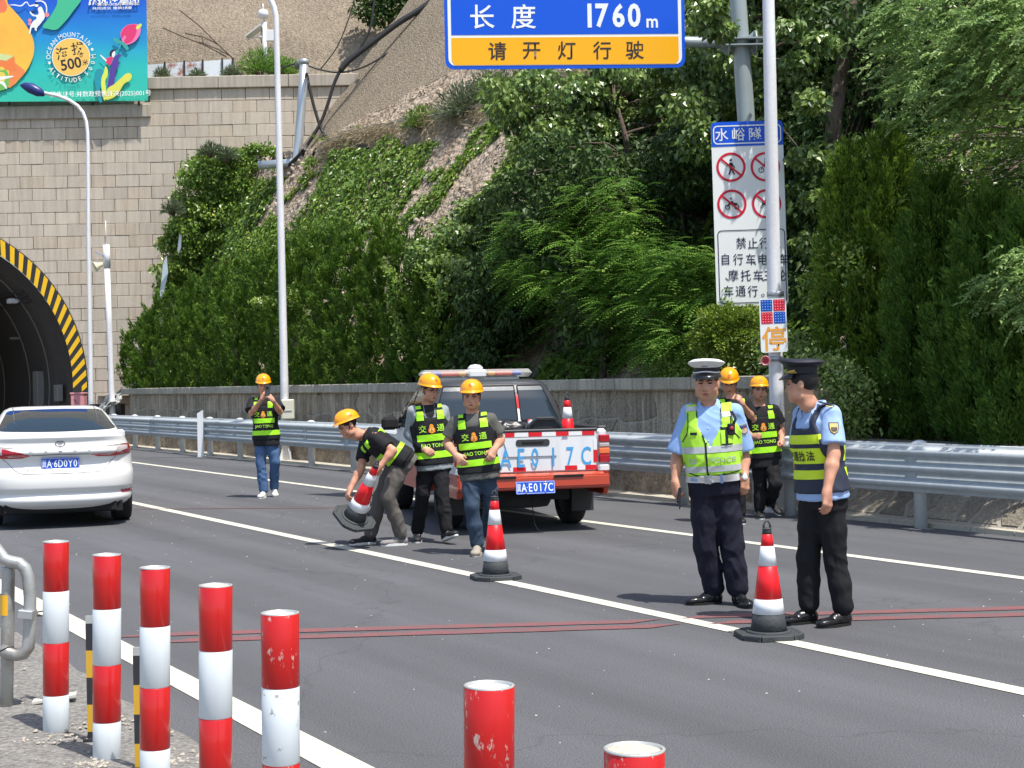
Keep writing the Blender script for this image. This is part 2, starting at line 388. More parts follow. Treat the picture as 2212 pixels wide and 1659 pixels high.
# rough projecting footing
V = []; n = 420; m_ = 16
for i in range(n):
    s = S0 + (S1 - S0) * i / (n - 1)
    for j in range(m_):
        u = j / (m_ - 1); z = u * .66 + (.03 * vnoise(np.array([s * 2, 3., 3.])) if j == m_ - 1 else 0)
        t = WT - .17 * (1 - u) ** .7 - .07 + .10 * fbm(np.array([s * 4, z * 3.2, 5.]), 4)
        if j == m_ - 1: t = WT + .05
        V.append(tuple(R(s, t, z)))
Fq = [(i * m_ + j, (i + 1) * m_ + j, (i + 1) * m_ + j + 1, i * m_ + j + 1) for i in range(n - 1) for j in range(m_ - 1)]
link('rough_footing', arr_mesh('footing', V, Fq, False), m_foot, wall)
s = S0 - .05
while s < S1 + .05:
    L = rng.uniform(.42, .52); mb = MB()
    M_ = Matrix.Translation(R(s + L / 2, WT + .2, WH + .085)) @ Matrix.Rotation(A, 4, 'Z') @ Matrix.Rotation(rng.uniform(-.008, .008), 4, 'X')
    mb.box((0, 0, 0), (.62, L - .012, .17), M_, .012); mb.build('coping_stone', m_cop, wall); s += L
# lower wall on the right, behind the guardrail
wall2 = thing('low_stone_wall', 'low stone wall with a slanted stone slab foot behind the right end of guardrail', 'wall')
mb = MB(); mb.prism([R(0, WT + .03), R(S0, WT + .03), R(S0, WT + .75), R(0, WT + .75)], (0, 0, .86)); mb.build('wall_core', m_mort, wall2)
stone_cells(2, S0, .42, .85, .42, .43, .03, lambda z: WT + .03, 'stone', wall2, m_wst, .025)
m_slab = mat('slab_stone', (.27, .24, .19), rough=.9, var=.3, vs=3, bump=.8, bs=25, speck=.25, objvar=.3)
mb = MB(); mb.prism([R(0, 12.12, .05), R(0, 12.60, .42), R(0, 12.60, .05)], R(S0, 0) - R(0, 0)); mb.build('slanted_foot', mat('slab_mortar', (.33, .30, .25), rough=.95, var=.2, bump=.6, bs=30), wall2)
stone_cells(2, S0, .06, .41, .34, .35, .05, lambda z: 12.13 + (z - .05) * 1.27, 'slab_stone', wall2, m_slab, .016)
mb = MB(); M_ = Matrix.Translation(R(S0 - .35, WT + .25, .75)) @ Matrix.Rotation(A, 4, 'Z'); mb.box((0, 0, 0), (.62, .7, 1.5), M_, .02)
mb.build('end_pier', mat('pier_render', (.42, .35, .25), rough=.95, var=.2, vs=3, bump=.6, bs=30, streak=.2), wall2)

# ---------------- guardrail ----------------
m_gal = mat('galvanised_steel', (.42, .455, .465), rough=.6, metal=.12, var=.12, vs=1.5, spec=.5, speck=.05, streak=.12)
m_galp = mat('galvanised_post', (.62, .66, .67), rough=.55, metal=.1, var=.14, vs=5)
rail = thing('guardrail', 'long grey three wave steel guardrail on round posts along the far road edge', 'guardrail')
GT, GZ = 11.78, .41
prof = []
for k in range(25):
    u = k / 24; z = GZ + u * .5
    wv = -math.cos(u * 2 * math.pi * 3); d = .040 * max(-1, min(1, wv * 1.5))
    prof.append((GT - .045 - d, z))
prof = [(GT, GZ - .012)] + prof + [(GT, GZ + .512)]
s = 1.2; nb = 0
while s < 45.2:
    s1 = min(s + 4.32, 45.6); V = []
    lift = .012 * vnoise(np.array([nb, 1., 1.]))
    for j, (t, z) in enumerate(prof):
        for q in (s + .01, s1 + .05): V.append(R(q, t - (.005 if q > s1 else 0) + .004 * (nb % 2), z + lift))
    for j, (t, z) in enumerate(prof):
        for q in (s + .01, s1 + .05): V.append(R(q, t + .004 - (.005 if q > s1 else 0) + .004 * (nb % 2), z + lift))
    n = len(prof); mb = MB(); fs = [(2 * j, 2 * j + 1, 2 * j + 3, 2 * j + 2) for j in range(n - 1)] + [(2 * n + 2 * j, 2 * n + 2 * j + 2, 2 * n + 2 * j + 3, 2 * n + 2 * j + 1) for j in range(n - 1)]
    fs += [(2 * j, 2 * j + 2, 2 * n + 2 * j + 2, 2 * n + 2 * j) for j in range(n - 1)] + [(0, 2 * n, 2 * n + 1, 1), (2 * n - 2, 2 * n - 1, 4 * n - 1, 4 * n - 2)]
    mb.add(V, fs, True); bm_ = mb.build('rail_beam', m_gal, rail)
    b2 = MB()
    for z in (GZ + .085, GZ + .25, GZ + .415):
        for ds in (.12, .3):
            M_ = Matrix.Translation(R(s + ds, GT - .062, z + lift)) @ Matrix.Rotation(A, 4, 'Z') @ Matrix.Rotation(math.pi / 2, 4, 'Y'); b2.lathe([(.018, -.02), (.018, .01)], n=6, M=M_)
    b2.build('bolt', m_galp, bm_); s = s1; nb += 1
k = 0; s = 12.2 - 2.15 * 4
while s < 45.5:
    b = MB(); c = R(s, GT + .12)
    b.lathe([(.07, -.05), (.07, .88), (.085, .885), (.078, .925), (.03, .945), (.0, .945)], c, 20); b.build('post', m_galp, rail)
    b = MB(); M_ = Matrix.Translation(R(s, GT + .02, GZ + .25)) @ Matrix.Rotation(A, 4, 'Z'); b.box((0, 0, 0), (.10, .16, .34), M_, .006); b.build('spacer_block', m_gal, rail)
    s += 2.15
# ---------------- white delineator by the rail ----------------
m_wp = mat('white_paint', (.74, .75, .76), rough=.45, var=.05, vs=4, speck=.06, bs=30, streak=.08)
Yd = RT(436, 11.7); c = P(436, 995, Yd)
d_ = thing('delineator_post', 'white slanted-top plastic delineator standing at the guardrail left of the photographing worker', 'marker post', (c.x, c.y, 0))
mb = MB(); mb.prism([Vector(p) for p in ((-.07, -.12, 0), (.07, -.12, 0), (.07, -.12, 1.12), (-.07, -.12, 1.04))], (0, .04, 0)); mb.build('post_body', m_wp, d_)
mb = MB(); mb.box((0, 0, .0), (.18, .2, .04)); mb.build('post_foot', m_wp, d_)

# ---------------- tunnel portal ----------------
m_blk = mat('portal_block', (.53, .46, .37), rough=.85, var=.10, vs=1.2, bump=.35, bs=30, speck=.07, objvar=.08, streak=.16, coords='World')
m_blk2 = mat('portal_block_warm', (.53, .445, .345), rough=.85, var=.12, vs=.9, bump=.35, bs=30, speck=.07, objvar=.06, streak=.2, coords='World')
m_pm = mat('portal_mortar', (.33, .29, .24), rough=.95, col2=(.50, .46, .38), vs=6, thr=.58, wid=.05, bump=.5)
m_corn = mat('cornice_stone', (.43, .38, .31), rough=.85, var=.12, vs=2, speck=.08, bs=25, streak=.22)
portal = thing('tunnel_portal', 'beige block-faced tunnel portal wall with black and yellow striped arch edge', 'tunnel portal')
XL, XR = -24.0, -1.5
z_top_l, z_top_r = P(320, 234, YP).z, P(600, 168, YP).z
xs_step = P(323, 260, YP).x
def wall_plate(Y, dy, z_l, z_r):     # plate with the arch cut out
    n = 60; ring = []
    mb = MB(); zc = AC.z; pts_out = []; pts_in = []
    for i in range(n + 1):
        a = math.pi * (1.08) - i * math.pi * 1.16 / n; pts_in.append((AC.x + AR * math.cos(a), max(-.1, zc + AR * math.sin(a))))
    for (x, z) in pts_in:
        pts_out.append((x, z_l if x < xs_step else z_r))
    V = []; Fs = []
    for (a, b) in zip(pts_in, pts_out): V += [(a[0], Y, a[1]), (b[0], Y, b[1])]
    Fs += [(2 * i, 2 * i + 1, 2 * i + 3, 2 * i + 2) for i in range(n)]
    b = len(V); x1, x2 = pts_in[-1][0], XR
    V += [(x1, Y, -.1), (x1, Y, z_l), (xs_step, Y, -.1), (xs_step, Y, z_l), (xs_step, Y, z_r), (x2, Y, -.1), (x2, Y, z_r)]
    Fs += [(b, b + 1, b + 3, b + 2), (b + 2, b + 4, b + 6, b + 5)]
    b = len(V); x0 = pts_in[0][0]; V += [(XL, Y, -.1), (XL, Y, z_l), (x0, Y, z_l), (x0, Y, -.1)]; Fs.append((b, b + 1, b + 2, b + 3))
    me = bpy.data.meshes.new('wall_backing'); me.from_pydata(V, [], Fs); return me
link('wall_backing', wall_plate(YP + .02, 0, z_top_l, z_top_r), m_pm, portal)
pitch_z, pitch_x = .392, .775; blks = []
row = 0; z = -.02
while z < z_top_r - .05:
    x = XL + (pitch_x / 2 if row % 2 else 0) + rng.uniform(-.03, .03); h = pitch_z
    while x < XR:
        xc, zc = x + pitch_x / 2, z + h / 2; zt = z_top_l if xc < xs_step else z_top_r
        if zc + h * .4 < zt:
            dmin = min(math.hypot(a - AC.x, b - AC.z) for a in (x, x + pitch_x) for b in (z, z + h))
            dmax = max(math.hypot(a - AC.x, max(b, AC.z) - AC.z) for a in (x, x + pitch_x) for b in (z, z + h)); nx = min(max(AC.x, x), x + pitch_x); near = math.hypot(nx - AC.x, max(z, AC.z) - AC.z)
            if near > AR + .01: blks.append((xc, zc))
            elif dmax > AR + .03: blks.append((xc, zc, 1))
        x += pitch_x
    z += pitch_z; row += 1
def vis(b):
    y = b[0] * F / YP + CX; st_ = st(Vector((b[0], YP, 0)))
    return y > -45 and not (b[0] > P(345, 600, YP).x and b[1] < 7.0) and b[0] < P(720, 200, YP).x
vb = [b for b in blks if vis(b) and len(b) == 2]; ob = [b for b in blks if b not in vb]
vb.sort(key=lambda b: b[0]); 
def blkmesh(w, h):
    mb = MB(); mb.box((0, 0, 0), (w, .06, h), None, .008); return mb.mesh('block')
bm1 = [blkmesh(pitch_x - rng.uniform(.012, .022), pitch_z - rng.uniform(.010, .016)) for _ in range(6)]
for q_ in bm1: q_.materials.append(None)
extra = vb[300:] + ob; vb = vb[:300]
for i, b in enumerate(vb):
    me = bm1[i % 6]; o = bpy.data.objects.new('block', me); COL.objects.link(o); o.parent = portal
    o.location = (b[0] + rng.uniform(-.004, .004), YP - .01 + rng.uniform(-.006, .006), b[1] + rng.uniform(-.003, .003))
    o.material_slots[0].link = 'OBJECT'; o.material_slots[0].material = m_blk2 if rng.random() < .22 else m_blk
mb = MB()
for b in extra:
    w = pitch_x - .02
    if len(b) == 3:
        # the block is cut to the curve of the arch
        z0, z1 = b[1] - pitch_z / 2 + .008, b[1] + pitch_z / 2 - .008; sd = 1 if b[0] > AC.x else -1; xo = b[0] + sd * w / 2; xi = b[0] - sd * w / 2; pl = []
        for zz in np.linspace(z0, z1, 7):
            dx = math.sqrt(max(0, (AR + .012) ** 2 - max(0, zz - AC.z) ** 2)); xa = AC.x + sd * dx; xa = max(xi, xa) if sd > 0 else min(xi, xa); xa = min(xa, xo - .02) if sd > 0 else max(xa, xo + .02); pl.append(Vector((xa, YP - .04, zz)))
        mb.prism(pl + [Vector((xo, YP - .04, z1)), Vector((xo, YP - .04, z0))], (0, .06, 0))
    else: mb.box((b[0], YP - .01, b[1]), (w, .06, pitch_z - .018), None, .008)
o = mb.build('blocks_at_edges', m_blk, portal); o['kind'] = 'stuff'
# cornices
def cornice(x0, x1, z0, z1, dy, name='cornice'):
    mb = MB(); n = max(1, int((x1 - x0) / 2.1)); w = (x1 - x0) / n
    for i in range(n):
        mb = MB(); mb.box((x0 + (i + .5) * w, YP + .25 - dy / 2, (z0 + z1) / 2), (w - .012, .5 + dy, z1 - z0), None, .02); mb.build('cornice_stone', m_corn, portal)
cornice(XL, P(327, 245, YP).x, P(320, 254, YP).z, P(320, 226, YP).z, .14)
cornice(P(321, 180, YP).x, P(775, 165, YP).x, P(500, 191, YP).z, P(500, 165, YP).z, .15)
mb = MB(); zt = P(500, 165, YP).z; mb.box(((XL + XR) / 2, YP + 1.2, zt - .5), (XR - XL, 1.9, .8)); mb.build('top_ledge', m_corn, portal)
# arch board and stripes
m_blackb = mat('black_board', (.028, .028, .03), rough=.5, var=.2)
m_yel = mat('yellow_reflective', (.86, .50, .01), rough=.4, var=.05, vs=4)
RI = AR - 31 / PX
mb = MB(); n = 90; V = []
for i in range(n + 1):
    a = -math.radians(17.8) + (math.pi + math.radians(35.6)) * i / n
    for r_ in (RI, AR):
        for yy in (YP - .09, YP + .1): V.append((AC.x + r_ * math.cos(a), yy, AC.z + r_ * math.sin(a)))
fs = []
for i in range(n):
    a = 4 * i; b = a + 4; fs += [(a, a + 2, b + 2, b), (a + 1, b + 1, b + 3, a + 3), (a, b, b + 1, a + 1), (a + 2, a + 3, b + 3, b + 2)]
mb.add(V, fs); mb.build('arch_board', m_blackb, portal)
for i in range(-4, 44):
    a = math.radians(3.9 * i)
    if i in (-2, -1): half = True
    else: half = False
    if AC.z + AR * math.sin(a) < .6: continue
    tilt = math.radians(16 + 12 * math.cos(a))      # the stripes lean a little against the radius
    wd = .088 * AR * .38; poly = []
    for (r_, sg) in ((RI + .01, -1), (AR - .01, -1), (AR - .01, 1), (RI + .01, 1)):
        if half and r_ < RI + .2: r_ = (RI + AR) / 2 + .06
        aa = a + (r_ - RI) / RI * math.tan(tilt) * 1.6 + sg * wd / AR * .5
        poly.append(Vector((AC.x + r_ * math.cos(aa), YP - .098, AC.z + r_ * math.sin(aa))))
    mb = MB(); mb.prism(poly, (0, .006, 0)); mb.build('yellow_stripe', m_yel, portal)
# lining: circle in the wall plane pushed along the road heading
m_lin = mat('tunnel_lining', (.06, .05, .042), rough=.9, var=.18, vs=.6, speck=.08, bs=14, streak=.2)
hd = Vector((-sa, ca, 0)); V = []; n = 64; Rl = RI - .16
lens = [0, .9, .901] + [2.5 * k for k in range(1, 40)]
for d in lens:
    rr = RI - .02 if d < .9001 and d >= 0 else Rl
    if d == .901: rr = Rl
    for i in range(n + 1):
        a = -math.radians(20) + (math.pi + math.radians(40)) * i / n
        V.append(tuple(Vector((AC.x + rr * math.cos(a), YP, AC.z + rr * math.sin(a))) + hd * d))
Fq = [(k * (n + 1) + i, k * (n + 1) + i + 1, (k + 1) * (n + 1) + i + 1, (k + 1) * (n + 1) + i) for k in range(len(lens) - 1) for i in range(n)]
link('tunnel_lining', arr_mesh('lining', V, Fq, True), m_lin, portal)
mb = MB()
for d in (2.6, 5.6, 10, 17, 26, 38):
    pts = [Vector((AC.x + (Rl - .012) * math.cos(a), YP, AC.z + (Rl - .012) * math.sin(a))) + hd * d for a in np.linspace(-.3, math.pi + .3, 50)]
    mb.tube(pts, .035, 5)
mb.build('lining_joint', mat('joint_grey', (.16, .14, .12), rough=.9), portal)
for rr_, aa in ((Rl - .05, .62), (Rl - .05, .66), (Rl - .05, .70), (Rl - .05, 1.05)):
    mb = MB(); mb.tube([Vector((AC.x + rr_ * math.cos(aa), YP, AC.z + rr_ * math.sin(aa))) + hd * d for d in (1, 40, 90)], .03, 6); mb.build('cable', m_blackb, portal)
mb = MB(); c = Vector((AC.x, YP, AC.z)) + hd * 95; mb.box((c.x, c.y, c.z), (14, .2, 14)); mb.build('dark_bore_cap', mat('bore_cap_black', (.02, .02, .02)), portal)  # added black cap, closes the bore so its depth stays dark
m_lamp = mat('tunnel_lamp_glow', (1, .9, .6), em=(1, .86, .55, 14))
for k in range(7):
    d = 14 + k * 7
    for dx in (-.35, .35):
        c = Vector((AC.x + 3.4 + dx, YP, AC.z + 3.35)) + hd * d; mb = MB(); mb.box(tuple(c), (.16, .9, .07)); tl = mb.build('tunnel_lamp', m_lamp, portal)
m_box = mat('grey_cabinet', (.20, .19, .17), rough=.6, var=.15)
def onlining(px, py, d, name, dims, m=m_box):
    a0 = math.atan2(P(px, py, YP).z - AC.z, P(px, py, YP).x - AC.x)
    c = Vector((AC.x + (Rl - .12) * math.cos(a0), YP, AC.z + (Rl - .12) * math.sin(a0))) + hd * d
    mb = MB(); mb.box((0, 0, 0), dims, Matrix.Translation(c) @ Matrix.Rotation(A, 4, 'Z'), .02); return mb.build(name, m, portal)
onlining(160, 838, 3.8, 'wall_cabinet', (.25, .7, 1.2)); onlining(178, 850, .9, 'wall_cabinet', (.2, .5, .55))
onlining(70, 640, 3.0, 'wall_lamp', (.35, .5, .16), m_wp); onlining(110, 720, 6, 'cable_bracket', (.3, .4, .1))
# box by the arch
c = P(171, 880, YP - 1.2)
pb = thing('salt_box', 'pink metal box standing at the right foot of the tunnel arch', 'box', (c.x, YP - 1.2, 0))
zt = P(171, 851, YP - 1.2).z; mb = MB(); mb.box((0, 0, zt / 2), (.42, .4, zt), None, .02); mb.build('box_body', mat('faded_pink', (.62, .26, .28), rough=.6, var=.12), pb)
mb = MB(); mb.box((0, 0, zt + .02), (.46, .44, .05), None, .01); mb.build('box_lid', mat('faded_pink', (.6, .3, .3)), pb)
mb = MB(); mb.tube([(-.10, -.21, zt - .15), (-.02, -.21, zt - .28), (.0, -.21, zt - .27)], .012, 5); mb.build('mark', mat('dark_mark', (.2, .05, .05)), pb)

# ---------------- hillsides ----------------
def hill_w(s): return np.interp(s, [-50, 35, 46, 90], [5.0, 5.0, 2.0, 2.0])
def hill_t0(s): return np.interp(s, [-50, 37, 48, 90], [13.9, 13.9, 14.6, 14.6])
def hill_t2(s): return np.maximum(hill_t0(s) + hill_w(s) + .4, np.interp(s, [-50, 34, 43, 90], [19.3, 19.3, 18.3, 18.3]))
def hz(s, t):
    s = np.asarray(s, float); t = np.asarray(t, float); w = hill_w(s); t0 = hill_t0(s); u = (t - t0) / w
    z = np.interp(s, [14.5, 15.6], [.78, 1.45]) + 7.1 * np.clip(u, 0, 1) ** .95
    t2 = hill_t2(s)
    z = z + np.maximum(0, t - t2) * np.interp(s, [0, 30, 42, 50], [1.1, 1.15, 1.42, 1.42])
    z = np.where(u > 1, z + .15, z)
    p = np.stack([s * .55, t * .18, z * .18], -1); g = fbm(p, 4)
    p2 = np.stack([s * 1.9, t * 1.1, z * .9], -1)
    low = np.clip(u * 4, 0, 1) * np.where(u < 1.0, 1., .35)
    return z + low * (.55 * g + .16 * fbm(p2, 3)) + .03 * vnoise(p2 * 4)
m_shot = mat('shotcrete', (.285, .235, .172), rough=.95, var=.34, vs=.45, bump=1.0, bs=16, speck=.25, spec=.1, streak=.3)
m_rock = mat('rocky_slope', (.46, .385, .295), rough=.95, col2=(.27, .20, .14), vs=1.6, thr=.5, wid=.18, bump=1.3, bs=7, speck=.35, spec=.1)
def hill_patch(name, s0, s1, ns, tfun, nt, m, zadd=0, rough=0.):
    s = np.linspace(s0, s1, ns); V = []
    S_ = np.repeat(s, nt).reshape(ns, nt); U = np.tile(np.linspace(0, 1, nt), (ns, 1)); T0, T1 = tfun(S_); T = T0 + (T1 - T0) * U
    Z = hz(S_, T) + zadd
    if rough: Z = Z + rough * fbm(np.stack([S_ * 4, T * 4, Z * 2], -1), 3)
    X = T * ca - S_ * sa; Y = T * sa + S_ * ca; V = np.stack([X, Y, Z], -1).reshape(-1, 3)
    # keep everything in front of the portal plane
    i, j = np.meshgrid(np.arange(ns - 1), np.arange(nt - 1), indexing='ij'); a = (i * nt + j).ravel(); Fq = np.stack([a, a + 1, a + nt + 1, a + nt], 1)
    cY = V[Fq, 1].min(1); keep = cY < YP + .3; 
    return link(name, arr_mesh(name, V, Fq[keep], True), m, kind='structure')
hill_patch('planting_ledge', -6, 52, 200, lambda s: (12.9 + 0 * s, hill_t0(s)), 8, mat('planting_soil', (.10, .085, .06), rough=.95, bump=.6, bs=20))
hill_patch('rock_slope', -6, 52, 330, lambda s: (hill_t0(s), hill_t0(s) + hill_w(s) * 1.0), 90, m_rock, 0, .10)
hill_patch('bench', -6, 52, 240, lambda s: (hill_t0(s) + hill_w(s), hill_t2(s)), 12, m_rock, 0, .05)
hill_patch('rubble_slope', -6, 52, 260, lambda s: (hill_t2(s), hill_t2(s) + np.interp(s, [20, 33, 46], [4.5, 2.0, .3])), 30, m_rock, 0, .10)
hill_patch('shotcrete_slope', -6, 52, 200, lambda s: (hill_t2(s) + np.interp(s, [20, 33, 46], [4.5, 2.0, .3]), 48 + 0 * s), 60, m_shot)
# broken rock lying on the bare strips
cs = []; m_rk = mat('slope_stone', (.40, .33, .25), rough=.95, var=.4, vs=1.5, bump=.8, bs=12)
for _ in range(2600):
    s_ = rng.uniform(14, 49); u_ = rng.uniform(.02, 1.5) ; t_ = float(hill_t0(s_) + hill_w(s_) * u_)
    if u_ > 1 and rng.random() < .35: continue
    q = R(s_, t_, float(hz(s_, t_))); 
    if q.y < YP - .3: cs.append(tuple(q))
o = pebbles('slope_rubble', cs, .03, .13, m_rk, 'broken tan rock lying on the bare strips of the slope')
# concrete channel lip along the bench
mb = MB(); V = []; ss = np.linspace(12, 41.6, 104); lip = []
for s in ss:
    t = float(hill_t0(s) + hill_w(s)); z = float(hz(s, t + .3)); lip.append((s, t, z))
for k in range(len(lip) - 1):
    (s, t, z), (s2, t2, z2) = lip[k], lip[k + 1]
    mb.add([R(s, t - .10, z - .55), R(s, t - .10, z + .12), R(s, t + .02, z + .12), R(s, t + .02, z - .5), R(s2, t2 - .10, z2 - .55), R(s2, t2 - .10, z2 + .12), R(s2, t2 + .02, z2 + .12), R(s2, t2 + .02, z2 - .5)],
           [(0, 1, 5, 4), (1, 2, 6, 5), (2, 3, 7, 6)])
mb.build('channel_lip', mat('channel_concrete', (.42, .38, .33), rough=.95, var=.25, vs=3, bump=.8, bs=20, streak=.35), kind='structure')
# back hillside above the tunnel
n = 170; m_ = 90; xs = np.linspace(-60, 60, n); us = np.linspace(0, 1, m_); zt = P(500, 165, YP).z
Xg, Ug = np.meshgrid(xs, us, indexing='ij'); D = Ug ** 1.3 * 40
Yg = YP + 1.9 + D; Zg = zt - .25 + np.minimum(D, .6) * .2 + np.maximum(0, D - .9) * 1.45
nz = fbm(np.stack([Xg * .25, Yg * .25, Zg * .2], -1), 4) * 1.1 * np.clip(D / 3, 0, 1) + .12 * fbm(np.stack([Xg * 1.6, Yg * 1.6, Zg], -1), 3)
Yg = Yg - nz
a = (np.arange(n - 1)[:, None] * m_ + np.arange(m_ - 1)).ravel()
link('back_hillside', arr_mesh('back_hill', np.stack([Xg, Yg, Zg], -1).reshape(-1, 3), np.stack([a, a + m_, a + m_ + 1, a + 1], 1), True), m_shot, kind='structure')
# ================= PLANTS =================
def unit(a): return a / (np.linalg.norm(a, axis=-1, keepdims=True) + 1e-9)
def leaf_quads(C, D, L, W, tint, fold=.25, Nrm=None):
    """one folded quad per leaf: base, side, tip, side"""
    n = len(C); D = unit(D)
    r = rng.normal(size=(n, 3)) if Nrm is None else Nrm
    S = unit(np.cross(D, r)); N_ = np.cross(S, D); L = np.broadcast_to(L, (n,))[:, None]; W = np.broadcast_to(W, (n,))[:, None]
    b = C; tip = C + D * L - N_ * L * .12; m1 = C + D * L * .42 + S * W * .5 + N_ * W * fold; m2 = C + D * L * .42 - S * W * .5 + N_ * W * fold
    V = np.stack([b, m1, tip, m2], 1).reshape(-1, 3); T = np.repeat(tint, 4)
    return V, T
def leaf_obj(name, parts, m, parent=None, **k):
    V = np.vstack([p[0] for p in parts]); T = np.concatenate([p[1] for p in parts]); n = len(V) // 4
    me = arr_mesh(name, V, np.arange(n * 4).reshape(-1, 4), False, {'tint': np.clip(T, 0, 1)})
    return link(name, me, m, parent, **k)
m_bark = mat('bark', (.13, .10, .075), rough=.95, var=.3, vs=6, bump=1, bs=30, stretch=(1, 1, .3))
m_thuja = leafmat('thuja_leaf', (.022, .070, .010), (.125, .225, .026), (.20, .30, .04), .22, .55, .2)
m_poplar = leafmat('poplar_leaf', (.035, .09, .02), (.22, .32, .07), (.40, .48, .18), .25, .28, .6)
m_locust = leafmat('locust_leaf', (.045, .13, .02), (.22, .40, .06), (.42, .60, .14), .35, .45, .3)
m_elm = leafmat('elm_leaf', (.07, .15, .035), (.27, .40, .12), (.46, .58, .24), .3, .4, .4)
m_vine = leafmat('creeper_leaf', (.035, .10, .015), (.22, .34, .045), (.42, .42, .09), .28, .35, .5)
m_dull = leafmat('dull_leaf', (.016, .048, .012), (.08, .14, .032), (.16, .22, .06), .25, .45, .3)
m_grey = leafmat('grey_shrub_leaf', (.07, .10, .05), (.17, .22, .12), (.30, .33, .22), .25, .5, .3)
def ground_z(x, y):
    s, t = st(Vector((x, y, 0)))
    return float(np.interp(s, [14.5, 15.6], [.78, 1.45])) if t < float(hill_t0(s)) else float(hz(s, t))
def thuja(x, y, z0, h, r, nleaf, label, group, lsz=1., spire=1., m=m_thuja):
    t = thing('thuja', label, 'conifer', (x, y, z0), 0, group)
    mb = MB(); mb.tube([(0, 0, -.1), (rng.uniform(-.05, .05), 0, h * .5), (0, 0, h * .62)], [.07, .045, .01], 7); mb.build('trunk', m_bark, t)
    npl = max(60, int(nleaf / 70)); parts = []
    hh = rng.beta(1.15, 1.25, npl) * .93 + .02; az = rng.uniform(0, 2 * np.pi, npl)
    lob = .82 + .38 * vnoise(np.stack([np.cos(az) * 1.6 + x, np.sin(az) * 1.6 + y, hh * 4], -1)) * 2
    env = np.where(hh < .25, .78 + .9 * hh, 1.0) * (1 - np.clip((hh - .25) / .75, 0, 1) ** 1.15 * .95)
    rad = r * env * lob * rng.uniform(.55, 1.05, npl)
    B = np.stack([np.cos(az) * rad, np.sin(az) * rad, hh * h], -1); O = np.stack([np.cos(az), np.sin(az), 0 * az], -1)
    PD = unit(O * rng.uniform(.35, .7, (npl, 1)) + np.array([0, 0, 1.]) * spire + rng.normal(0, .15, (npl, 3)))
    PL = rng.uniform(.22, .48, npl) * (.7 + r * .3)
    k = int(nleaf / npl); idx = np.repeat(np.arange(npl), k); u = rng.uniform(0, 1, len(idx)) ** .8
    side = rng.normal(size=(len(idx), 3)); side = unit(side - PD[idx] * (side * PD[idx]).sum(1, keepdims=True))
    C = B[idx] + PD[idx] * (u * PL[idx])[:, None] + side * ((1 - u * .75) * .075 * (.8 + r * .5))[:, None] * rng.uniform(.2, 1, (len(idx), 1))
    Dd = unit(PD[idx] * 1.0 + side * .55 + O[idx] * .1)
    # tint rises from the plume base to its tip, varied per plume
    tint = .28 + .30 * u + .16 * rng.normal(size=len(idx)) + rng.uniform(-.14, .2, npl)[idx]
    L_ = rng.uniform(.05, .10, len(idx)) * lsz; W_ = L_ * rng.uniform(.28, .4, len(idx))
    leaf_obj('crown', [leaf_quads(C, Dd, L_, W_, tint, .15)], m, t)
    return t
# hedge of thujas on the wall top, left part
tops = [(298, 690), (330, 672), (352, 640), (392, 622), (432, 600), (470, 575), (510, 560), (552, 545), (592, 540), (640, 500), (690, 485), (740, 480), (788, 500), (836, 470), (888, 505), (940, 520), (985, 540)]
wd = ['leftmost low thuja of the hedge beside the portal wall', 'second short thuja from the portal end of the hedge', 'thuja standing just left of the plastic sheet scrap on the creeper', 'bushy green thuja under the white plastic scrap in the hedge',
      'fifth thuja from the left end of the hedge', 'thuja with rounded top left of the photographing worker', 'thuja behind and above the photographing worker at left', 'thuja directly left of the tall white lamp post',
      'thuja standing directly behind the white lamp post with a white box', 'thuja right of the white lamp post in the hedge', 'tall thuja second right of the white lamp post', 'tall thuja above the bending worker',
      'tall thuja hung with pale creeper strands above the bending worker', 'tallest pointed thuja left of the pickup light bar', 'thuja behind the helmet of the worker in the grey jacket', 'dark thuja directly above the pickup light bar', 'last thuja of the hedge beside the feathery locust tree']
for (px, py), lb in zip(tops, wd):
    Y = RT(px, 13.3); c = P(px, 838, Y); zt = P(px, py, Y).z
    thuja(c.x, c.y, 1.35, zt - 1.35, .66 + .10 * (zt - 1.35) * .5, int(5200 + 2300 * (zt - 2)), lb, 'thujas of the clipped hedge on the wall', 1.15)
# bigger thujas at the right
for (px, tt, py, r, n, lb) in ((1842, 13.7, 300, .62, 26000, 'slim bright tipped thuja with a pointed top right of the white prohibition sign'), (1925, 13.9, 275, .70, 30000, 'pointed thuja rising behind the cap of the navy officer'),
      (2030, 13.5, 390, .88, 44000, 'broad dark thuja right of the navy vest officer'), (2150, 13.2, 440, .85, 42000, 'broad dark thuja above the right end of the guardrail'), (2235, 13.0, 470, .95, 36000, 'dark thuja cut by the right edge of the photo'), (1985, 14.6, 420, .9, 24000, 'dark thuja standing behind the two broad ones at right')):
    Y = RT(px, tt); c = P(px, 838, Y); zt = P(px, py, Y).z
    thuja(c.x, c.y, .75, zt - .75, r, n, lb, 'large thujas above the low wall at right', .85, 1.5, m=leafmat('thuja_leaf_bright', (.04, .10, .014), (.19, .31, .035), (.34, .45, .07), .22, .5, .2) if px < 1960 else leafmat('thuja_leaf_deep', (.025, .08, .012), (.115, .22, .03), (.22, .34, .05), .2, .55, .2))

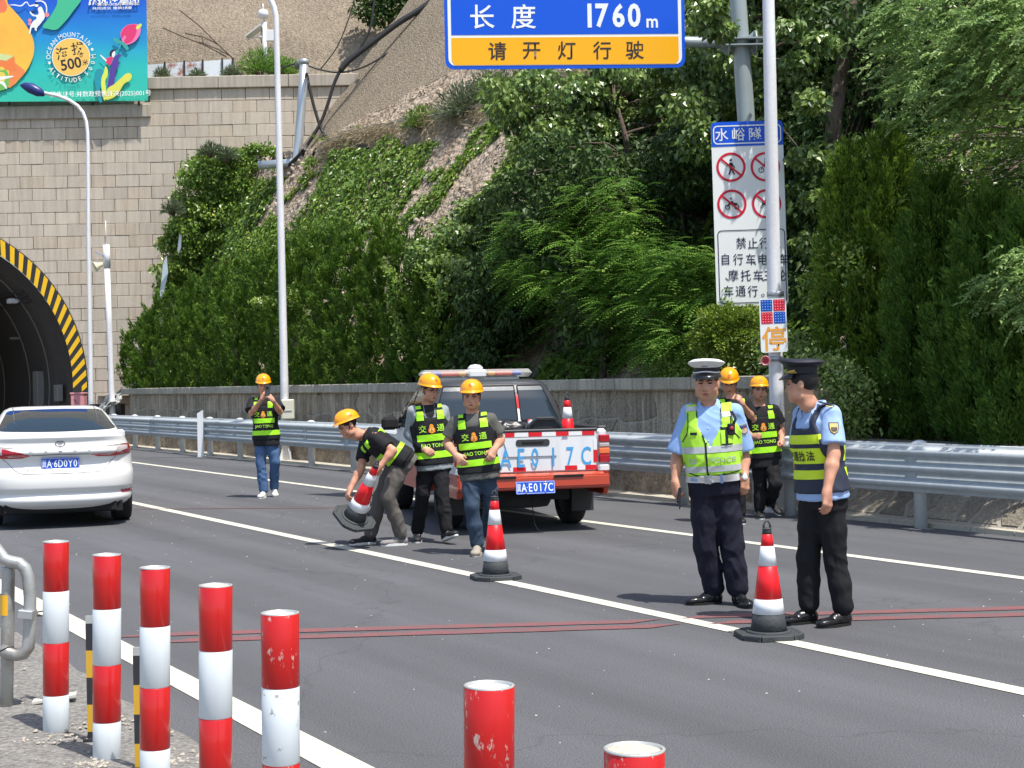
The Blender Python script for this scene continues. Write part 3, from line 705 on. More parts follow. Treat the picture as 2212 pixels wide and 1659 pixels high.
def crown_cloud(clumps, per, size, m, name, parent, spread, droop=.5, wr=.75, tint0=.45, updown=0, seed_noise=1.):
    cl = np.array([c[:3] for c in clumps]); rr = np.array([c[3] for c in clumps]); idx = np.repeat(np.arange(len(cl)), per)
    off = rng.normal(size=(len(idx), 3)); off = unit(off) * (rng.uniform(.15, 1, (len(idx), 1)) ** .6); off[:, 2] *= .65
    C = cl[idx] + off * rr[idx][:, None]
    Dd = unit(off * .6 + rng.normal(0, .5, (len(idx), 3)) + np.array([0, 0, -droop]))
    nn = rng.normal(0, .55, (len(idx), 3)) + np.array([0, -.25, .9])
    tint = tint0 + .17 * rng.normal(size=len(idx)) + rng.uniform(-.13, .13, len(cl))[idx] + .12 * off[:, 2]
    L_ = size * rng.uniform(.65, 1.2, len(idx)); Nn = np.cross(Dd, nn); Nn = np.cross(Nn, Dd)
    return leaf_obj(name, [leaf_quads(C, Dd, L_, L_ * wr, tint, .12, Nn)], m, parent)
def limb_tree(name, label, group, base, top_pts, clumps, per, size, m, trunk_r=.12, **k):
    t = thing(name, label, 'tree', base, 0, group); b = Vector(base); mb = MB()
    cs = [Vector(c[:3]) - b for c in clumps]
    ctr = Vector((sum(c.x for c in cs), sum(c.y for c in cs), 0)) / len(cs); zmax = max(c.z for c in cs)
    tr = [Vector((0, 0, -.5)), Vector((ctr.x * .15, ctr.y * .15, zmax * .35)), Vector((ctr.x * .5, ctr.y * .5, zmax * .7)), Vector((ctr.x * .8, ctr.y * .8, zmax * .95))]
    mb.tube(tr, [trunk_r, trunk_r * .75, trunk_r * .45, .02], 9); mb.build('trunk', m_bark, t); mb = MB()
    for c in cs[::max(1, len(cs) // 60)]:
        u = min(.9, max(.15, c.z / zmax * .75)); p = tr[1].lerp(tr[3], u); mid = (p + c) / 2 + Vector((rng.normal(0, .08), rng.normal(0, .08), .12))
        mb.tube([p, mid, c], [trunk_r * .22, trunk_r * .13, .006], 5)
    o = mb.build('branches', m_bark, t); o['kind'] = 'stuff'
    crown_cloud([(c.x, c.y, c.z, q[3]) for c, q in zip(cs, clumps)], per, size, m, 'crown', t, 0, **k)
    return t
def screen_clumps(poly, Yr, n, r):      # clumps spread through a crown volume
    xs = [p[0] for p in poly]; ys = [p[1] for p in poly]; out = []
    def inside(x, y):
        c = False
        for i in range(len(poly)):
            (x1, y1), (x2, y2) = poly[i], poly[i - 1]
            if (y1 > y) != (y2 > y) and x < (x2 - x1) * (y - y1) / (y2 - y1) + x1: c = not c
        return c
    while len(out) < n:
        x = rng.uniform(min(xs), max(xs)); y = rng.uniform(min(ys), max(ys))
        if inside(x, y):
            Y = RT(x, rng.uniform(*Yr)) if Yr[0] < 16.5 else max(rng.uniform(*Yr), RT(x, 13.05)); v = P(x, y, Y); g = ground_z(v.x, v.y)
            if v.z > g + .1: out.append((v.x, v.y, v.z, rng.uniform(.7, 1.25) * r))
            elif rng.random() < .3: out.append((v.x, v.y, g + .3, r * .8))
    return out
def base_at(px, Y):
    v = P(px, 800, Y); return (v.x, v.y, ground_z(v.x, v.y))
bg = 'trees on the slope behind the signs'
limb_tree('poplar_tree', 'broad leaved poplar with hanging branches below and left of the blue sign', bg, base_at(1330, 28), 0, screen_clumps([(1075, 190), (1150, 150), (1500, 120), (1560, 330), (1540, 600), (1420, 520), (1330, 400), (1200, 350), (1120, 300)], (26.5, 30.5), 115, .42), 260, .115, m_poplar, .13, droop=.9, wr=.8)
limb_tree('poplar_tree', 'dark poplar filling the space behind the grey sign pole', bg, base_at(1600, 25), 0, screen_clumps([(1480, -120), (1900, -120), (1900, 300), (1800, 520), (1740, 700), (1600, 700), (1540, 560), (1480, 300)], (23, 27), 150, .42) + [(*P(x, y, Yq), .24) for x, y, Yq in ((1738, 335, 20.7), (1752, 215, 20.5), (1725, 130, 20.6), (1765, 430, 20.8), (1700, 60, 20.4), (1555, 60, 20.2), (1775, 90, 20.6), (1745, 520, 20.8), (1530, 20, 20.1))], 250, .11, m_poplar, .16, droop=.9, wr=.8)
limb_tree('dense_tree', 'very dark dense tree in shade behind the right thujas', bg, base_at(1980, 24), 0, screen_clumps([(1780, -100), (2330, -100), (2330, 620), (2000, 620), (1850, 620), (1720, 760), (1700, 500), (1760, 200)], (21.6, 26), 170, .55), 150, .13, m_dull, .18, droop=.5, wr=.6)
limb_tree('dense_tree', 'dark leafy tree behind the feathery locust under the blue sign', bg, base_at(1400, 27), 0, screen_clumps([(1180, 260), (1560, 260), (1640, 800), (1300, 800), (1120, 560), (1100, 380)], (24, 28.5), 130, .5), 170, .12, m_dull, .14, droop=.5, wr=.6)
limb_tree('broadleaf_shrub', 'dull green broadleaf shrub left of the feathery locust', bg, base_at(1010, 29), 0, screen_clumps([(905, 560), (985, 470), (1100, 380), (1180, 420), (1130, 560), (1080, 700), (960, 700)], (28, 31.5), 70, .36), 190, .11, m_poplar, .05, droop=.8, wr=.75)
# shade-giving canopy over the verge, reaching past the top of the frame
limb_tree('poplar_tree', 'tall poplar whose top runs out of the photo above the prohibition sign', bg, base_at(1780, 22), 0, screen_clumps([(1640, -420), (2300, -420), (2300, -60), (1760, 0), (1660, -60)], (22.5, 25), 60, .5), 150, .13, m_poplar, .16, droop=.8, wr=.8)
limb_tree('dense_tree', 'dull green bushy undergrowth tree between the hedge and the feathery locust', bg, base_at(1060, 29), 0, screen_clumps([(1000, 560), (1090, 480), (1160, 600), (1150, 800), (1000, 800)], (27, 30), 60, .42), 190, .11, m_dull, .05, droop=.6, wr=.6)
# feathery locust: compound leaves
def locust(label, base, clumps, nfr, size, group=bg):
    t = thing('locust_tree', label, 'tree', base, 0, group); b = np.array(base); mb = MB(); bv = Vector(base)
    cs = [Vector(c[:3]) - bv for c in clumps]; zmax = max(c.z for c in cs)
    mb.tube([(0, 0, -.3), (.05, 0, zmax * .4), (0, .1, zmax * .8)], [.07, .05, .02], 8); mb.build('trunk', m_bark, t); mb = MB()
    for c in cs[::3]: mb.tube([(0, 0, zmax * .3), (c.x * .5, c.y * .5, zmax * .35 + c.z * .3), tuple(c)], [.025, .015, .005], 5)
    o = mb.build('branches', m_bark, t); o['kind'] = 'stuff'
    cl = np.array([c[:3] for c in clumps]) - b; rr = np.array([c[3] for c in clumps]); idx = np.repeat(np.arange(len(cl)), nfr)
    az = rng.uniform(0, 2 * np.pi, len(idx)); O = np.stack([np.cos(az), np.sin(az), rng.uniform(-.55, .6, len(az))], -1)
    B = cl[idx] + O * (rr[idx] * rng.uniform(.1, .8, len(idx)))[:, None] + rng.normal(0, .05, (len(idx), 3))
    npair = 7; L_ = size * rng.uniform(.75, 1.2, len(idx)); parts = []; base_t = .48 + .2 * rng.normal(size=len(idx)) + .14 * O[:, 2] + rng.uniform(-.12, .12, len(cl))[idx]  # upper fronds tinted lighter: top light put into the leaf colour
    S = unit(np.cross(O, [0, 0, 1.]))
    for k in range(npair):
        u = (k + .6) / npair; c = B + O * (L_ * u)[:, None] + np.array([0, 0, -1.]) * (L_ * u * u * .38)[:, None]
        for sg in (-1, 1):
            d = S * sg + O * .25 + np.array([0, 0, -.18]); ll = L_ * .25 * (1 - .35 * abs(u - .5))
            parts.append(leaf_quads(c, d, ll, ll * .42, base_t + .05 * rng.normal(size=len(c)), .1, np.tile([0, -.15, 1.], (len(c), 1)) + rng.normal(0, .15, (len(c), 3))))
    leaf_obj('crown', parts, m_locust, t); return t
locust('bright green feathery locust tree above the pickup', base_at(1300, 25.6), screen_clumps([(1060, 560), (1130, 470), (1290, 470), (1400, 480), (1530, 560), (1540, 700), (1440, 790), (1350, 700), (1200, 680), (1120, 640)], (12.6, 14.2), 170, .36), 44, .27)
locust('darker feathery locust in the shade under the bright one', base_at(1200, 27.2), screen_clumps([(1130, 650), (1480, 680), (1560, 800), (1150, 800)], (13.4, 15.0), 30, .40), 26, .30)
locust('locust sapling with fern like leaves below the sign corner', base_at(1480, 25), screen_clumps([(1180, 420), (1330, 360), (1380, 470), (1200, 500)], (23, 25), 20, .35), 18, .26)
# elm with sunlit branches reaching in at the upper right
def twig_tree(label, base, clumps, ntw, tl, m, group, lf=.055, dirn=(-1, -.3, -.12)):
    t = thing('elm_tree', label, 'tree', base, 0, group); bv = Vector(base); cs = [Vector(c[:3]) - bv for c in clumps]; zmax = max(c.z for c in cs)
    mb = MB(); mb.tube([(0, 0, -.3), (0, 0, zmax * .5), (-.3, 0, zmax * .95)], [.14, .10, .03], 9); mb.build('trunk', m_bark, t); mb = MB()
    for c in cs[::2]: mb.tube([(0, 0, max(.5, c.z * .8)), (c.x * .5, c.y * .5, c.z * .95 + .1), tuple(c)], [.03, .016, .004], 5)
    o = mb.build('branches', m_bark, t); o['kind'] = 'stuff'
    cl = np.array([tuple(c) for c in cs]); rr = np.array([c[3] for c in clumps]); idx = np.repeat(np.arange(len(cl)), ntw)
    O = unit(np.array(dirn) + rng.normal(0, .5, (len(idx), 3))); B = cl[idx] + rng.normal(0, .5, (len(idx), 3)) * rr[idx][:, None]
    S = unit(np.cross(O, [0, 0, 1.])); L_ = tl * rng.uniform(.6, 1.2, len(idx)); bt = .55 + .17 * rng.normal(size=len(idx)); parts = []
    for k in range(11):
        u = (k + .5) / 11; c = B + O * (L_ * u)[:, None] - np.array([0, 0, 1.]) * (L_ * u * u * .3)[:, None]
        for sg in (-1, 1):
            ll = lf * rng.uniform(.7, 1.25, len(c)); d = S * sg * .9 + O * .6 + rng.normal(0, .2, (len(c), 3)) + np.array([0, 0, -.25])
            parts.append(leaf_quads(c, d, ll, ll * .5, bt + .08 * rng.normal(size=len(c)), .1, np.tile([0, -.2, 1.], (len(c), 1)) + rng.normal(0, .35, (len(c), 3))))
    leaf_obj('crown', parts, m, t); return t
twig_tree('elm with fine sunlit twigs hanging into the upper right corner', base_at(2420, 17), screen_clumps([(1900, 60), (1990, -60), (2330, -60), (2330, 330), (2180, 310), (2080, 230), (1960, 200), (1900, 150)], (12.4, 14.2), 64, .30), 20, .36, m_elm, bg, .075)
twig_tree('low elm branch with pale leaves in front of the dark thujas at right', base_at(2500, 15), screen_clumps([(2030, 640), (2110, 560), (2330, 520), (2330, 680), (2140, 670)], (12.1, 12.7), 15, .16), 20, .28, m_elm, bg, .06)
twig_tree('darker elm behind the sunlit twigs at right', base_at(2300, 20), screen_clumps([(1900, 300), (2330, 280), (2330, 520), (2130, 520), (1960, 400)], (14.2, 15.5), 34, .34), 16, .36, m_dull, bg)
# round clipped bush and low plants on the wall top
def bush(name, label, px, py, Y, rx, rz, n, size, m, cat='bush', z=None):
    c = P(px, py, Y); g = 1.45 if z is None else z; t = thing(name, label, cat, (c.x, c.y, g)); zc = c.z - g
    d = unit(rng.normal(size=(n, 3))); lump = 1 + .35 * vnoise(d * 3 + px) * 2; rad = lump * rng.uniform(.72, 1.02, n)
    C = d * rad[:, None] * np.array([rx, rx, rz]) + np.array([0, 0, zc]); C[:, 2] = np.maximum(C[:, 2], .02)
    mb = MB(); mb.tube([(0, 0, -.05), (0, 0, zc)], [.03, .015], 6); mb.build('stem', m_bark, t)
    L_ = size * rng.uniform(.7, 1.25, n); D_ = unit(d + rng.normal(0, .5, (n, 3)) + np.array([0, 0, .3]))
    leaf_obj('foliage', [leaf_quads(C, D_, L_, L_ * .55, .35 + .25 * (rad - .72) / .3 + .15 * rng.normal(size=n), .12, rng.normal(0, .5, (n, 3)) + np.array([0, -.2, 1]))], m, t); return t
m_box = leafmat('boxwood_leaf', (.06, .12, .012), (.24, .34, .04), (.42, .50, .10), .25, .35, .5)
bush('round_bush', 'round yellow green clipped bush above the wall left of the stop panel', 1572, 728, RT(1572, 12.85), .50, .44, 9500, .05, m_box)
def sprawl(label, pts, n, size, m, name='low_creeper', cat='creeper', sp=.16, drop=.0):
    c0 = pts[0]; t = thing(name, label, cat, tuple(c0)); P_ = np.array([tuple(p - c0) for p in pts]); k = rng.integers(0, len(P_) - 1, n); u = rng.random((n, 1))
    C = P_[k] * (1 - u) + P_[k + 1] * u + rng.normal(0, sp, (n, 3)) * np.array([1, 1, .7]); C[:, 2] -= drop * rng.random(n) ** 2
    L_ = size * rng.uniform(.7, 1.25, n)
    leaf_obj('foliage', [leaf_quads(C, rng.normal(0, .7, (n, 3)) + np.array([-.3, -.4, -.3]), L_, L_ * .6, .6 + .18 * rng.normal(size=n), .12, rng.normal(0, .5, (n, 3)) + np.array([-.2, -.4, 1]))], m, t)
    return t
sprawl('light green creeper spilling over the coping left of the police officer', [P(x, y, RT(x, 12.9)) for x, y in ((1415, 800), (1460, 790), (1500, 785), (1540, 790), (1560, 780))], 4300, .055, m_vine, drop=.25, sp=.13)
sprawl('leafy creeper behind the lamp post above the end of the wall', [P(x, y, RT(x, 13.1)) for x, y in ((1600, 790), (1700, 770), (1745, 800), (1790, 840), (1820, 900))], 7000, .06, m_poplar, sp=.22)
sprawl('creeper strands with bright leaves climbing between the sign and the slim thuja', [P(x, y, RT(x, 13.4)) for x, y in ((1790, 560), (1770, 640), (1800, 700), (1760, 620), (1830, 540), (1850, 620))], 1500, .085, m_vine, sp=.12)
sprawl('leafy creeper hanging down over the end pier of the tall wall', [P(x, y, RT(x, 12.35)) for x, y in ((1765, 790), (1800, 800), (1835, 830), (1840, 880), (1830, 930))], 3800, .06, m_poplar, sp=.13)
# pale creeper strands hanging over the hedge
for lb, pl in (('pale creeper strand hanging over the hedge right of the lamp post', ((625, 625), (640, 645), (632, 680), (628, 720))), ('pale creeper strand over the hedge above the bending worker', ((820, 560), (860, 600), (845, 660), (870, 720), (880, 760))),
               ('pale creeper strand beside the tallest thuja of the hedge', ((905, 570), (935, 600), (960, 640), (930, 700), (925, 780))), ('pale creeper sprig left of the lamp post in the hedge', ((548, 653), (575, 650), (598, 655)))):
    sprawl(lb, [P(x, y, RT(x, 12.75)) for x, y in pl], 420, .085, m_vine, 'creeper_strand', 'creeper', .07)
# creeper carpet on the rock slope
N_ = 330000; s_ = rng.uniform(12, 50.2, N_); u_ = rng.uniform(-.02, 1.02, N_)
t_ = hill_t0(s_) + hill_w(s_) * u_
fld = fbm(np.stack([s_ * .62 + u_ * 1.3 + .8 * vnoise(np.stack([s_ * .9, u_ * 4, 0 * s_ + 3], -1)), u_ * 2.4, 0 * s_], -1), 4) * 1.1 + .18 * vnoise(np.stack([s_ * 3, u_ * 8, 0 * s_], -1))
dens = fld + np.interp(s_, [14, 22, 30, 37, 43, 50], [.10, -.06, -.13, .02, .42, .9]) + .16 * (1 - u_)
keep = dens > .02 + .25 * (u_ > .93); s_, t_, u_, dens = s_[keep], t_[keep], u_[keep], dens[keep]
nk = min(len(s_), 105000); sel = rng.choice(len(s_), nk, replace=False); s_, t_, u_, dens = s_[sel], t_[sel], u_[sel], dens[sel]
e = .05; z_ = hz(s_, t_); zt_ = hz(s_, t_ + e); zs_ = hz(s_ + e, t_)
X = t_ * ca - s_ * sa; Y = t_ * sa + s_ * ca
ng, ns_ = (zt_ - z_) / e, (zs_ - z_) / e
nx = -(ng * ca - ns_ * sa); ny = -(ng * sa + ns_ * ca); NN = unit(np.stack([nx, ny, np.ones_like(nx)], -1))
thick = np.clip(dens, 0, .5) * .75
C = np.stack([X, Y, z_], -1) + NN * (.02 + thick * rng.uniform(.3, 1, len(X)))[:, None]
ok = C[:, 1] < YP - .12; C = C[ok]; NN = NN[ok]; n = len(C)
down = np.array([0, 0, -1.]) - NN * (-NN[:, 2:3]); Dd = unit(down + rng.normal(0, .45, (n, 3)))
nn = NN + rng.normal(0, .38, (n, 3)); L_ = rng.uniform(.10, .165, n)
tint = .52 + .18 * rng.normal(size=n) + .32 * fbm(C * .8, 3) 
o = leaf_obj('creeper_carpet', [leaf_quads(C, Dd, L_, L_ * .62, tint, .1, nn)], m_vine); o['label'] = 'green creeper covering the rocky slope between the hedge and the concrete channel'; o['category'] = 'creeper'; o['kind'] = 'stuff'
# creeper that hangs at the end of the mound against the portal wall
pl = [(335, 650), (350, 560), (365, 480), (385, 400), (430, 345), (500, 330), (560, 350), (600, 420), (520, 480), (430, 560), (380, 640)]
cl = screen_clumps(pl, (47.3, 49.4), 120, .42)
t = thing('creeper_mass', 'thick creeper bulging at the end of the slope against the portal wall', 'creeper', (cl[0][0], cl[0][1], 5)); b = np.array([cl[0][0], cl[0][1], 5]); 
crown_cloud([(c[0] - b[0], c[1] - b[1], c[2] - 5, c[3]) for c in cl], 150, .13, m_vine, 'foliage', t, 0, tint0=.5)
# grass tufts / dry shrubs on the upper ledge and rocks
def shrub(label, px, py, r, n, size, m, Yb, up_=1.0, name='dry_shrub'):
    c = P(px, py, Yb); t = thing(name, label, 'shrub', tuple(c)); d = unit(rng.normal(size=(n, 3)) + np.array([0, 0, .55]) * up_); d[:, 2] = abs(d[:, 2])
    C = d * (r * rng.uniform(.15, 1, (n, 1))) ; L_ = size * rng.uniform(.6, 1.3, n)
    leaf_obj('foliage', [leaf_quads(C, d + rng.normal(0, .3, (n, 3)), L_, L_ * .22, .45 + .2 * rng.normal(size=n), .1)], m, t)
    mb = MB()
    for _ in range(14):
        q = unit(rng.normal(size=3) + np.array([0, 0, .8])); q[2] = abs(q[2]); mb.tube([(0, 0, -.1), tuple(q * r * .5), tuple(q * r * .9)], [.02, .01, .004], 4)
    o = mb.build('stems', m_bark, t); o['kind'] = 'stuff'; return t
def on_hill(px, py):     # where a sight line first meets the hillside
    for k in range(180, 560):
        Y = k * .1; v = P(px, py, Y); s, t2 = st(v)
        if t2 > 14 and v.z < float(hz(s, t2)) + .02: return Y
    return 45
for lb, px, py, r, n, m in (('grey green shrub on the rocks left of the blue sign foot', 1010, 255, .9, 3300, m_grey), ('small green upright shrub on the rubble below the shotcrete', 915, 275, .55, 1300, m_vine), ('grey feathery shrub at the right of the channel lip', 1075, 215, .9, 2400, m_grey)):
    shrub(lb, px, py, r, n, .14, m, on_hill(px, py))
for lb, px, py, r, n, Y in (('wispy green bush at the foot of the white monitoring post', 566, 160, .85, 2000, 51), ('small bush growing through the rusty panels', 500, 166, .32, 500, 50.9), ('low weeds by the left end of the rusty panels', 350, 168, .28, 350, 50.9), ('weeds between the monitoring post and the steel pipe', 615, 160, .55, 900, 51),
                        ('weeds growing behind the banner foot on the ledge', 425, 168, .25, 260, 50.9)):
    shrub(lb, px, py, r, n, .16, m_locust if px > 540 else m_grey, Y)
t = limb_tree('hill_bush', 'dark bush hanging over the cut slope at the top edge of the photo', 'bushes', tuple(P(840, 40, 54)), 0, [(*P(x, y, 53.5), .6) for x, y in ((790, 20), (820, 10), (850, 25), (880, 5), (800, -10), (840, -20), (870, -15), (820, 35), (900, -20))], 260, .16, m_dull, .06, droop=.4)
for lb, px, py in (('silvery grass tuft growing on top of the creeper mass', 455, 335), ('silvery tuft low in the creeper mass', 375, 460), ('silvery tuft in the middle of the creeper mass', 490, 345)):
    shrub(lb, px, py, .36, 500, .16, m_grey, 47.2, name='silver_tuft')
# dry grass hanging over the channel lip and on the ledge
m_dry = leafmat('dry_grass', (.22, .17, .10), (.42, .35, .22), (.5, .44, .3), .3, .8, .1)
for lb, s0_, s1_ in (('dry straw coloured grass hanging over the concrete channel near the sign', 24, 31), ('dry grass along the middle of the concrete channel', 31, 38), ('dry grass at the left end of the concrete channel', 38, 41.4)):
    ss_ = np.linspace(s0_, s1_, 12); pts_ = []
    for q in ss_: t9 = float(hill_t0(q) + hill_w(q)); pts_.append(R(q, t9 - .12, float(hz(q, t9 + .3)) - .15))
    c0 = pts_[0]; t = thing('dry_grass', lb, 'grass', tuple(c0)); n = 2600; P_ = np.array([tuple(p - c0) for p in pts_]); k = rng.integers(0, len(P_) - 1, n); u = rng.random((n, 1)); C = P_[k] * (1 - u) + P_[k + 1] * u + rng.normal(0, .10, (n, 3)); C[:, 2] += .15 - .5 * rng.random(n) ** 2
    L_ = rng.uniform(.12, .34, n); leaf_obj('blades', [leaf_quads(C, rng.normal(0, .4, (n, 3)) + np.array([-.45, -.3, -.5]), L_, L_ * .07, .5 + .25 * rng.normal(size=n), .05)], m_dry, t)
# bare twigs leaning on the back slope
mb = MB(); tw = thing('dead_branch', 'bare forked dead branch leaning on the tan slope above the rusty panels', 'branch', tuple(P(450, 120, 52)))
W_ = Matrix.Translation(P(450, 120, 52))
for pl in (((505, 128), (470, 95), (430, 55), (388, 22)), ((470, 95), (440, 80), (400, 72)), ((488, 122), (440, 96), (392, 78), (352, 60)), ((440, 96), (436, 80)), ((430, 90), (470, 106), (500, 122))):
    mb.tube([P(x, y, 51.6) for x, y in pl], .022, 5)
mb.build('wood', m_bark, tw, world=W_)
# ================= STREET FURNITURE =================
def facing(v, yaw=0, tilt=0):     # frame at v: local x right, y up, z towards the camera side (front), for flat signs
    return Matrix.Translation(v) @ Matrix.Rotation(yaw, 4, 'Z') @ Matrix.Rotation(tilt, 4, 'Y') @ Matrix.Rotation(math.pi / 2, 4, 'X')
def rrect(w, h, r, n=6, cx=0, cy=0, z=0):
    pts = []
    for (sx, sy, a0) in ((1, 1, 0), (-1, 1, 90), (-1, -1, 180), (1, -1, 270)):
        for k in range(n + 1):
            a = math.radians(a0 + 90 * k / n); pts.append(Vector((cx + sx * (w / 2 - r) + r * math.cos(a), cy + sy * (h / 2 - r) + r * math.sin(a), z)))
    return pts
def plate(name, pts, th, M, m, parent, W=None, **k):
    mb = MB(); mb.prism([M @ p for p in pts], (M.to_3x3() @ Vector((0, 0, th)))); return mb.build(name, m, parent, world=W, **k)
def ringpts(r0, r1, n=40, cx=0, cy=0, z=0, a0=0, a1=360, M=None):
    mb = MB(); V = []
    for i in range(n + 1):
        a = math.radians(a0 + (a1 - a0) * i / n)
        for r in (r0, r1): V.append(Vector((cx + r * math.cos(a), cy + r * math.sin(a), z)))
    mb.add([M @ v for v in V] if M else V, [(2 * i, 2 * i + 1, 2 * i + 3, 2 * i + 2) for i in range(n)]); return mb
m_blue = mat('sign_blue', (.0, .085, .62), rough=.35, var=.03, spec=.4)
m_white = mat('sign_white', (.80, .82, .80), rough=.4, var=.03)
m_amber = mat('sign_amber', (.90, .42, .0), rough=.4, var=.03)
m_ink = mat('sign_ink', (.03, .02, .018), rough=.5, var=.05)
m_navyink = mat('navy_ink', (.015, .015, .06), rough=.5)
m_redr = mat('sign_red', (.62, .006, .035), rough=.4, var=.04)
m_al = mat('sign_back', (.45, .47, .48), rough=.4, metal=.6)
# ---- gantry pole with the big blue sign ----
GY = RT(1640, 13.35); gb = P(1652, 800, GY); gz = 1.2
def lean(px, py): return P(px, py, GY)
g = thing('gantry_pole', 'thick grey steel cantilever pole standing behind the stone wall with a flanged arm', 'sign pole', (gb.x, GY, gz))
Wg = Matrix.Translation((gb.x, GY, gz)); m_gp = mat('pole_grey_green', (.33, .38, .38), rough=.45, metal=.15, var=.1, vs=3, streak=.15)
mb = MB(); mb.tube([Vector((gb.x, GY, gz)), lean(1632, 670), lean(1612, 260), lean(1594, 0), lean(1590, -80), lean(1588, -160)], [.125, .125, .122, .116, .112, .11], 20); mb.build('pole', m_gp, g, world=Wg)
mb = MB()
for py in (88, 102): mb.box((0, 0, 0), (.56, .40, .018), Matrix.Translation(lean(1601, py)), 0)
mb.build('flange_plate', m_gp, g, world=Wg)
for px in (1573, 1631):
    mb = MB(); Mf = Matrix.Translation(lean(px, 93)) @ Matrix.Rotation(math.pi / 2, 4, 'Y'); mb.lathe([(.17, -.012), (.17, .012)], n=20, M=Mf)
    fl = mb.build('flange_disc', m_gp, g, world=Wg)
for sg, xs in ((1, (1552, 1573)), (-1, (1573, 1590)), (-1, (1612, 1631))):
    for hz_ in (1, -1):
        mb = MB(); a, b = lean(xs[0], 93), lean(xs[1], 93); 
        q = [a + Vector((0, 0, .05 * hz_)), b + Vector((0, 0, .05 * hz_)), b + Vector((0, 0, .18 * hz_)), a + Vector((0, 0, .07 * hz_))]
        mb.prism(q, (0, .015, 0)); mb.build('gusset', m_gp, g, world=Wg)
for py in (92, -120):
    mb = MB(); mb.tube([lean(1573, py), lean(1478, py - 1), lean(1000, py + 8)], .075, 14); mb.build('arm', m_gp, g, world=Wg)
# sign panel
syaw = math.radians(4); sc_ = F / (GY - .25)
a = P(962, 148, GY - .30); b = P(1481, 147, GY - .12); w = (b - a).length; hh = 2.35
yaw = math.atan2(b.y - a.y, b.x - a.x); Ms = facing((a + b) / 2 + Vector((0, 0, hh / 2)), yaw)
sg_ = thing('tunnel_sign', 'large blue and amber tunnel length sign hanging over the slope from the pole arm', 'road sign', tuple(Ms.translation)); Ws = Matrix.Translation(Ms.translation)
def SL(py): return ((a + b) / 2, 0)
def yl(py):   # local y on the sign for picture row py at its middle
    return P(1221, py, (a.y + b.y) / 2).z - Ms.translation.z
def xl(px): return (P(px, 100, (a.y + b.y) / 2).x - Ms.translation.x)
plate('panel', rrect(w, hh, .12), .02, Ms @ Matrix.Translation((0, 0, -.03)), m_blue, sg_, Ws)
plate('white_border', rrect(w - .09, hh - .09, .10), .003, Ms @ Matrix.Translation((0, 0, -.009)), m_white, sg_, Ws)
ya, yb = yl(139), yl(80)
plate('amber_field', [Vector(p) for p in ((-w / 2 + .09, yb, 0), (-w / 2 + .09, ya + .06, 0), (-w / 2 + .13, ya, 0), (w / 2 - .13, ya, 0), (w / 2 - .09, ya + .06, 0), (w / 2 - .09, yb, 0))], .003, Ms @ Matrix.Translation((0, 0, -.005)), m_amber, sg_, Ws)
yb2 = yl(74); plate('blue_field', [Vector(p) for p in ((-w / 2 + .09, yb2, 0), (w / 2 - .09, yb2, 0), (w / 2 - .09, hh / 2 - .1, 0), (-w / 2 + .09, hh / 2 - .1, 0))], .003, Ms @ Matrix.Translation((0, 0, -.005)), m_blue, sg_, Ws)
def sl(txt, px, py, hpx, m, bold=.02, w_=1., nm='character'):
    put_text(txt, hpx / sc_, Ms @ Matrix.Translation((xl(px), yl(py), .002)), m, sg_, nm, world=Ws, bold=bold, w=w_)
for ch, px in (('长', 1043), ('度', 1132)): sl(ch, px, 35, 51, m_white, .010)
for ch, px in (('1', 1275), ('7', 1302), ('6', 1338), ('0', 1372)): sl(ch, px, 34, 52, m_white, .03, .82, 'digit')
sl('m', 1411, 51, 20, m_white, .02, .9)
for ch, px in zip('请开灯行驶', (1074, 1148, 1224, 1301, 1372)): sl(ch, px, 109, 38, m_ink, .010)
for ch, px in zip('水峪隧道', (1060, 1160, 1260, 1360)): sl(ch, px, -75, 60, m_white, .02)
for y_ in (-.75, .1, .85):
    mb = MB(); mb.box((0, y_, -.06), (w * .96, .05, .04), Ms); mb.build('back_rail', m_al, sg_, world=Ws)

# ---- white prohibition sign ----
PY_ = GY - .22
a0, a1, a2, a3 = P(1535, 266, PY_), P(1690, 263, PY_), P(1705, 655, PY_), P(1548, 662, PY_)
cc = (a0 + a1 + a2 + a3) / 4; w = (a1 - a0).length + .0; hh = (a0 - a3).length + .02; tilt = -math.atan2(a3.x - a0.x, a0.z - a3.z)
Mp = facing(cc, .0, tilt); ps = thing('prohibition_sign', 'tall white board with blue header, four red circles and black writing on grey pole', 'road sign', tuple(cc)); Wp = Matrix.Translation(cc)
sc2 = F / PY_; Mi = Mp.inverted()
def L2(px, py, z=0): v = Mi @ P(px, py, PY_); return Vector((v.x, v.y, z))
def T2(px, py, z): v = L2(px, py); return Mp @ Matrix.Translation((v.x, v.y, z))
plate('panel', rrect(w, hh, .06), .016, Mp @ Matrix.Translation((0, 0, -.02)), m_white, ps, Wp)
yh = L2(1612, 315).y
hp = [p for p in rrect(w, hh, .06) if p.y > yh]; hp = hp + [Vector((-w / 2, yh, 0)), Vector((w / 2, yh, 0))]
hp = sorted(hp, key=lambda p: math.atan2(p.y - (hh / 2 - .1), p.x)); plate('header', hp, .003, Mp @ Matrix.Translation((0, 0, -.003)), m_blue, ps, Wp)
def frame(w_, h_, r, t_, cx, cy, z, m, nm='frame'):
    o_, i_ = rrect(w_, h_, r, 6, cx, cy, z), rrect(w_ - 2 * t_, h_ - 2 * t_, max(.01, r - t_), 6, cx, cy, z); n = len(o_); mb = MB()
    mb.add([Mp @ v for v in o_ + i_], [(k, (k + 1) % n, n + (k + 1) % n, n + k) for k in range(n)]); mb.build(nm, m, ps, world=Wp)
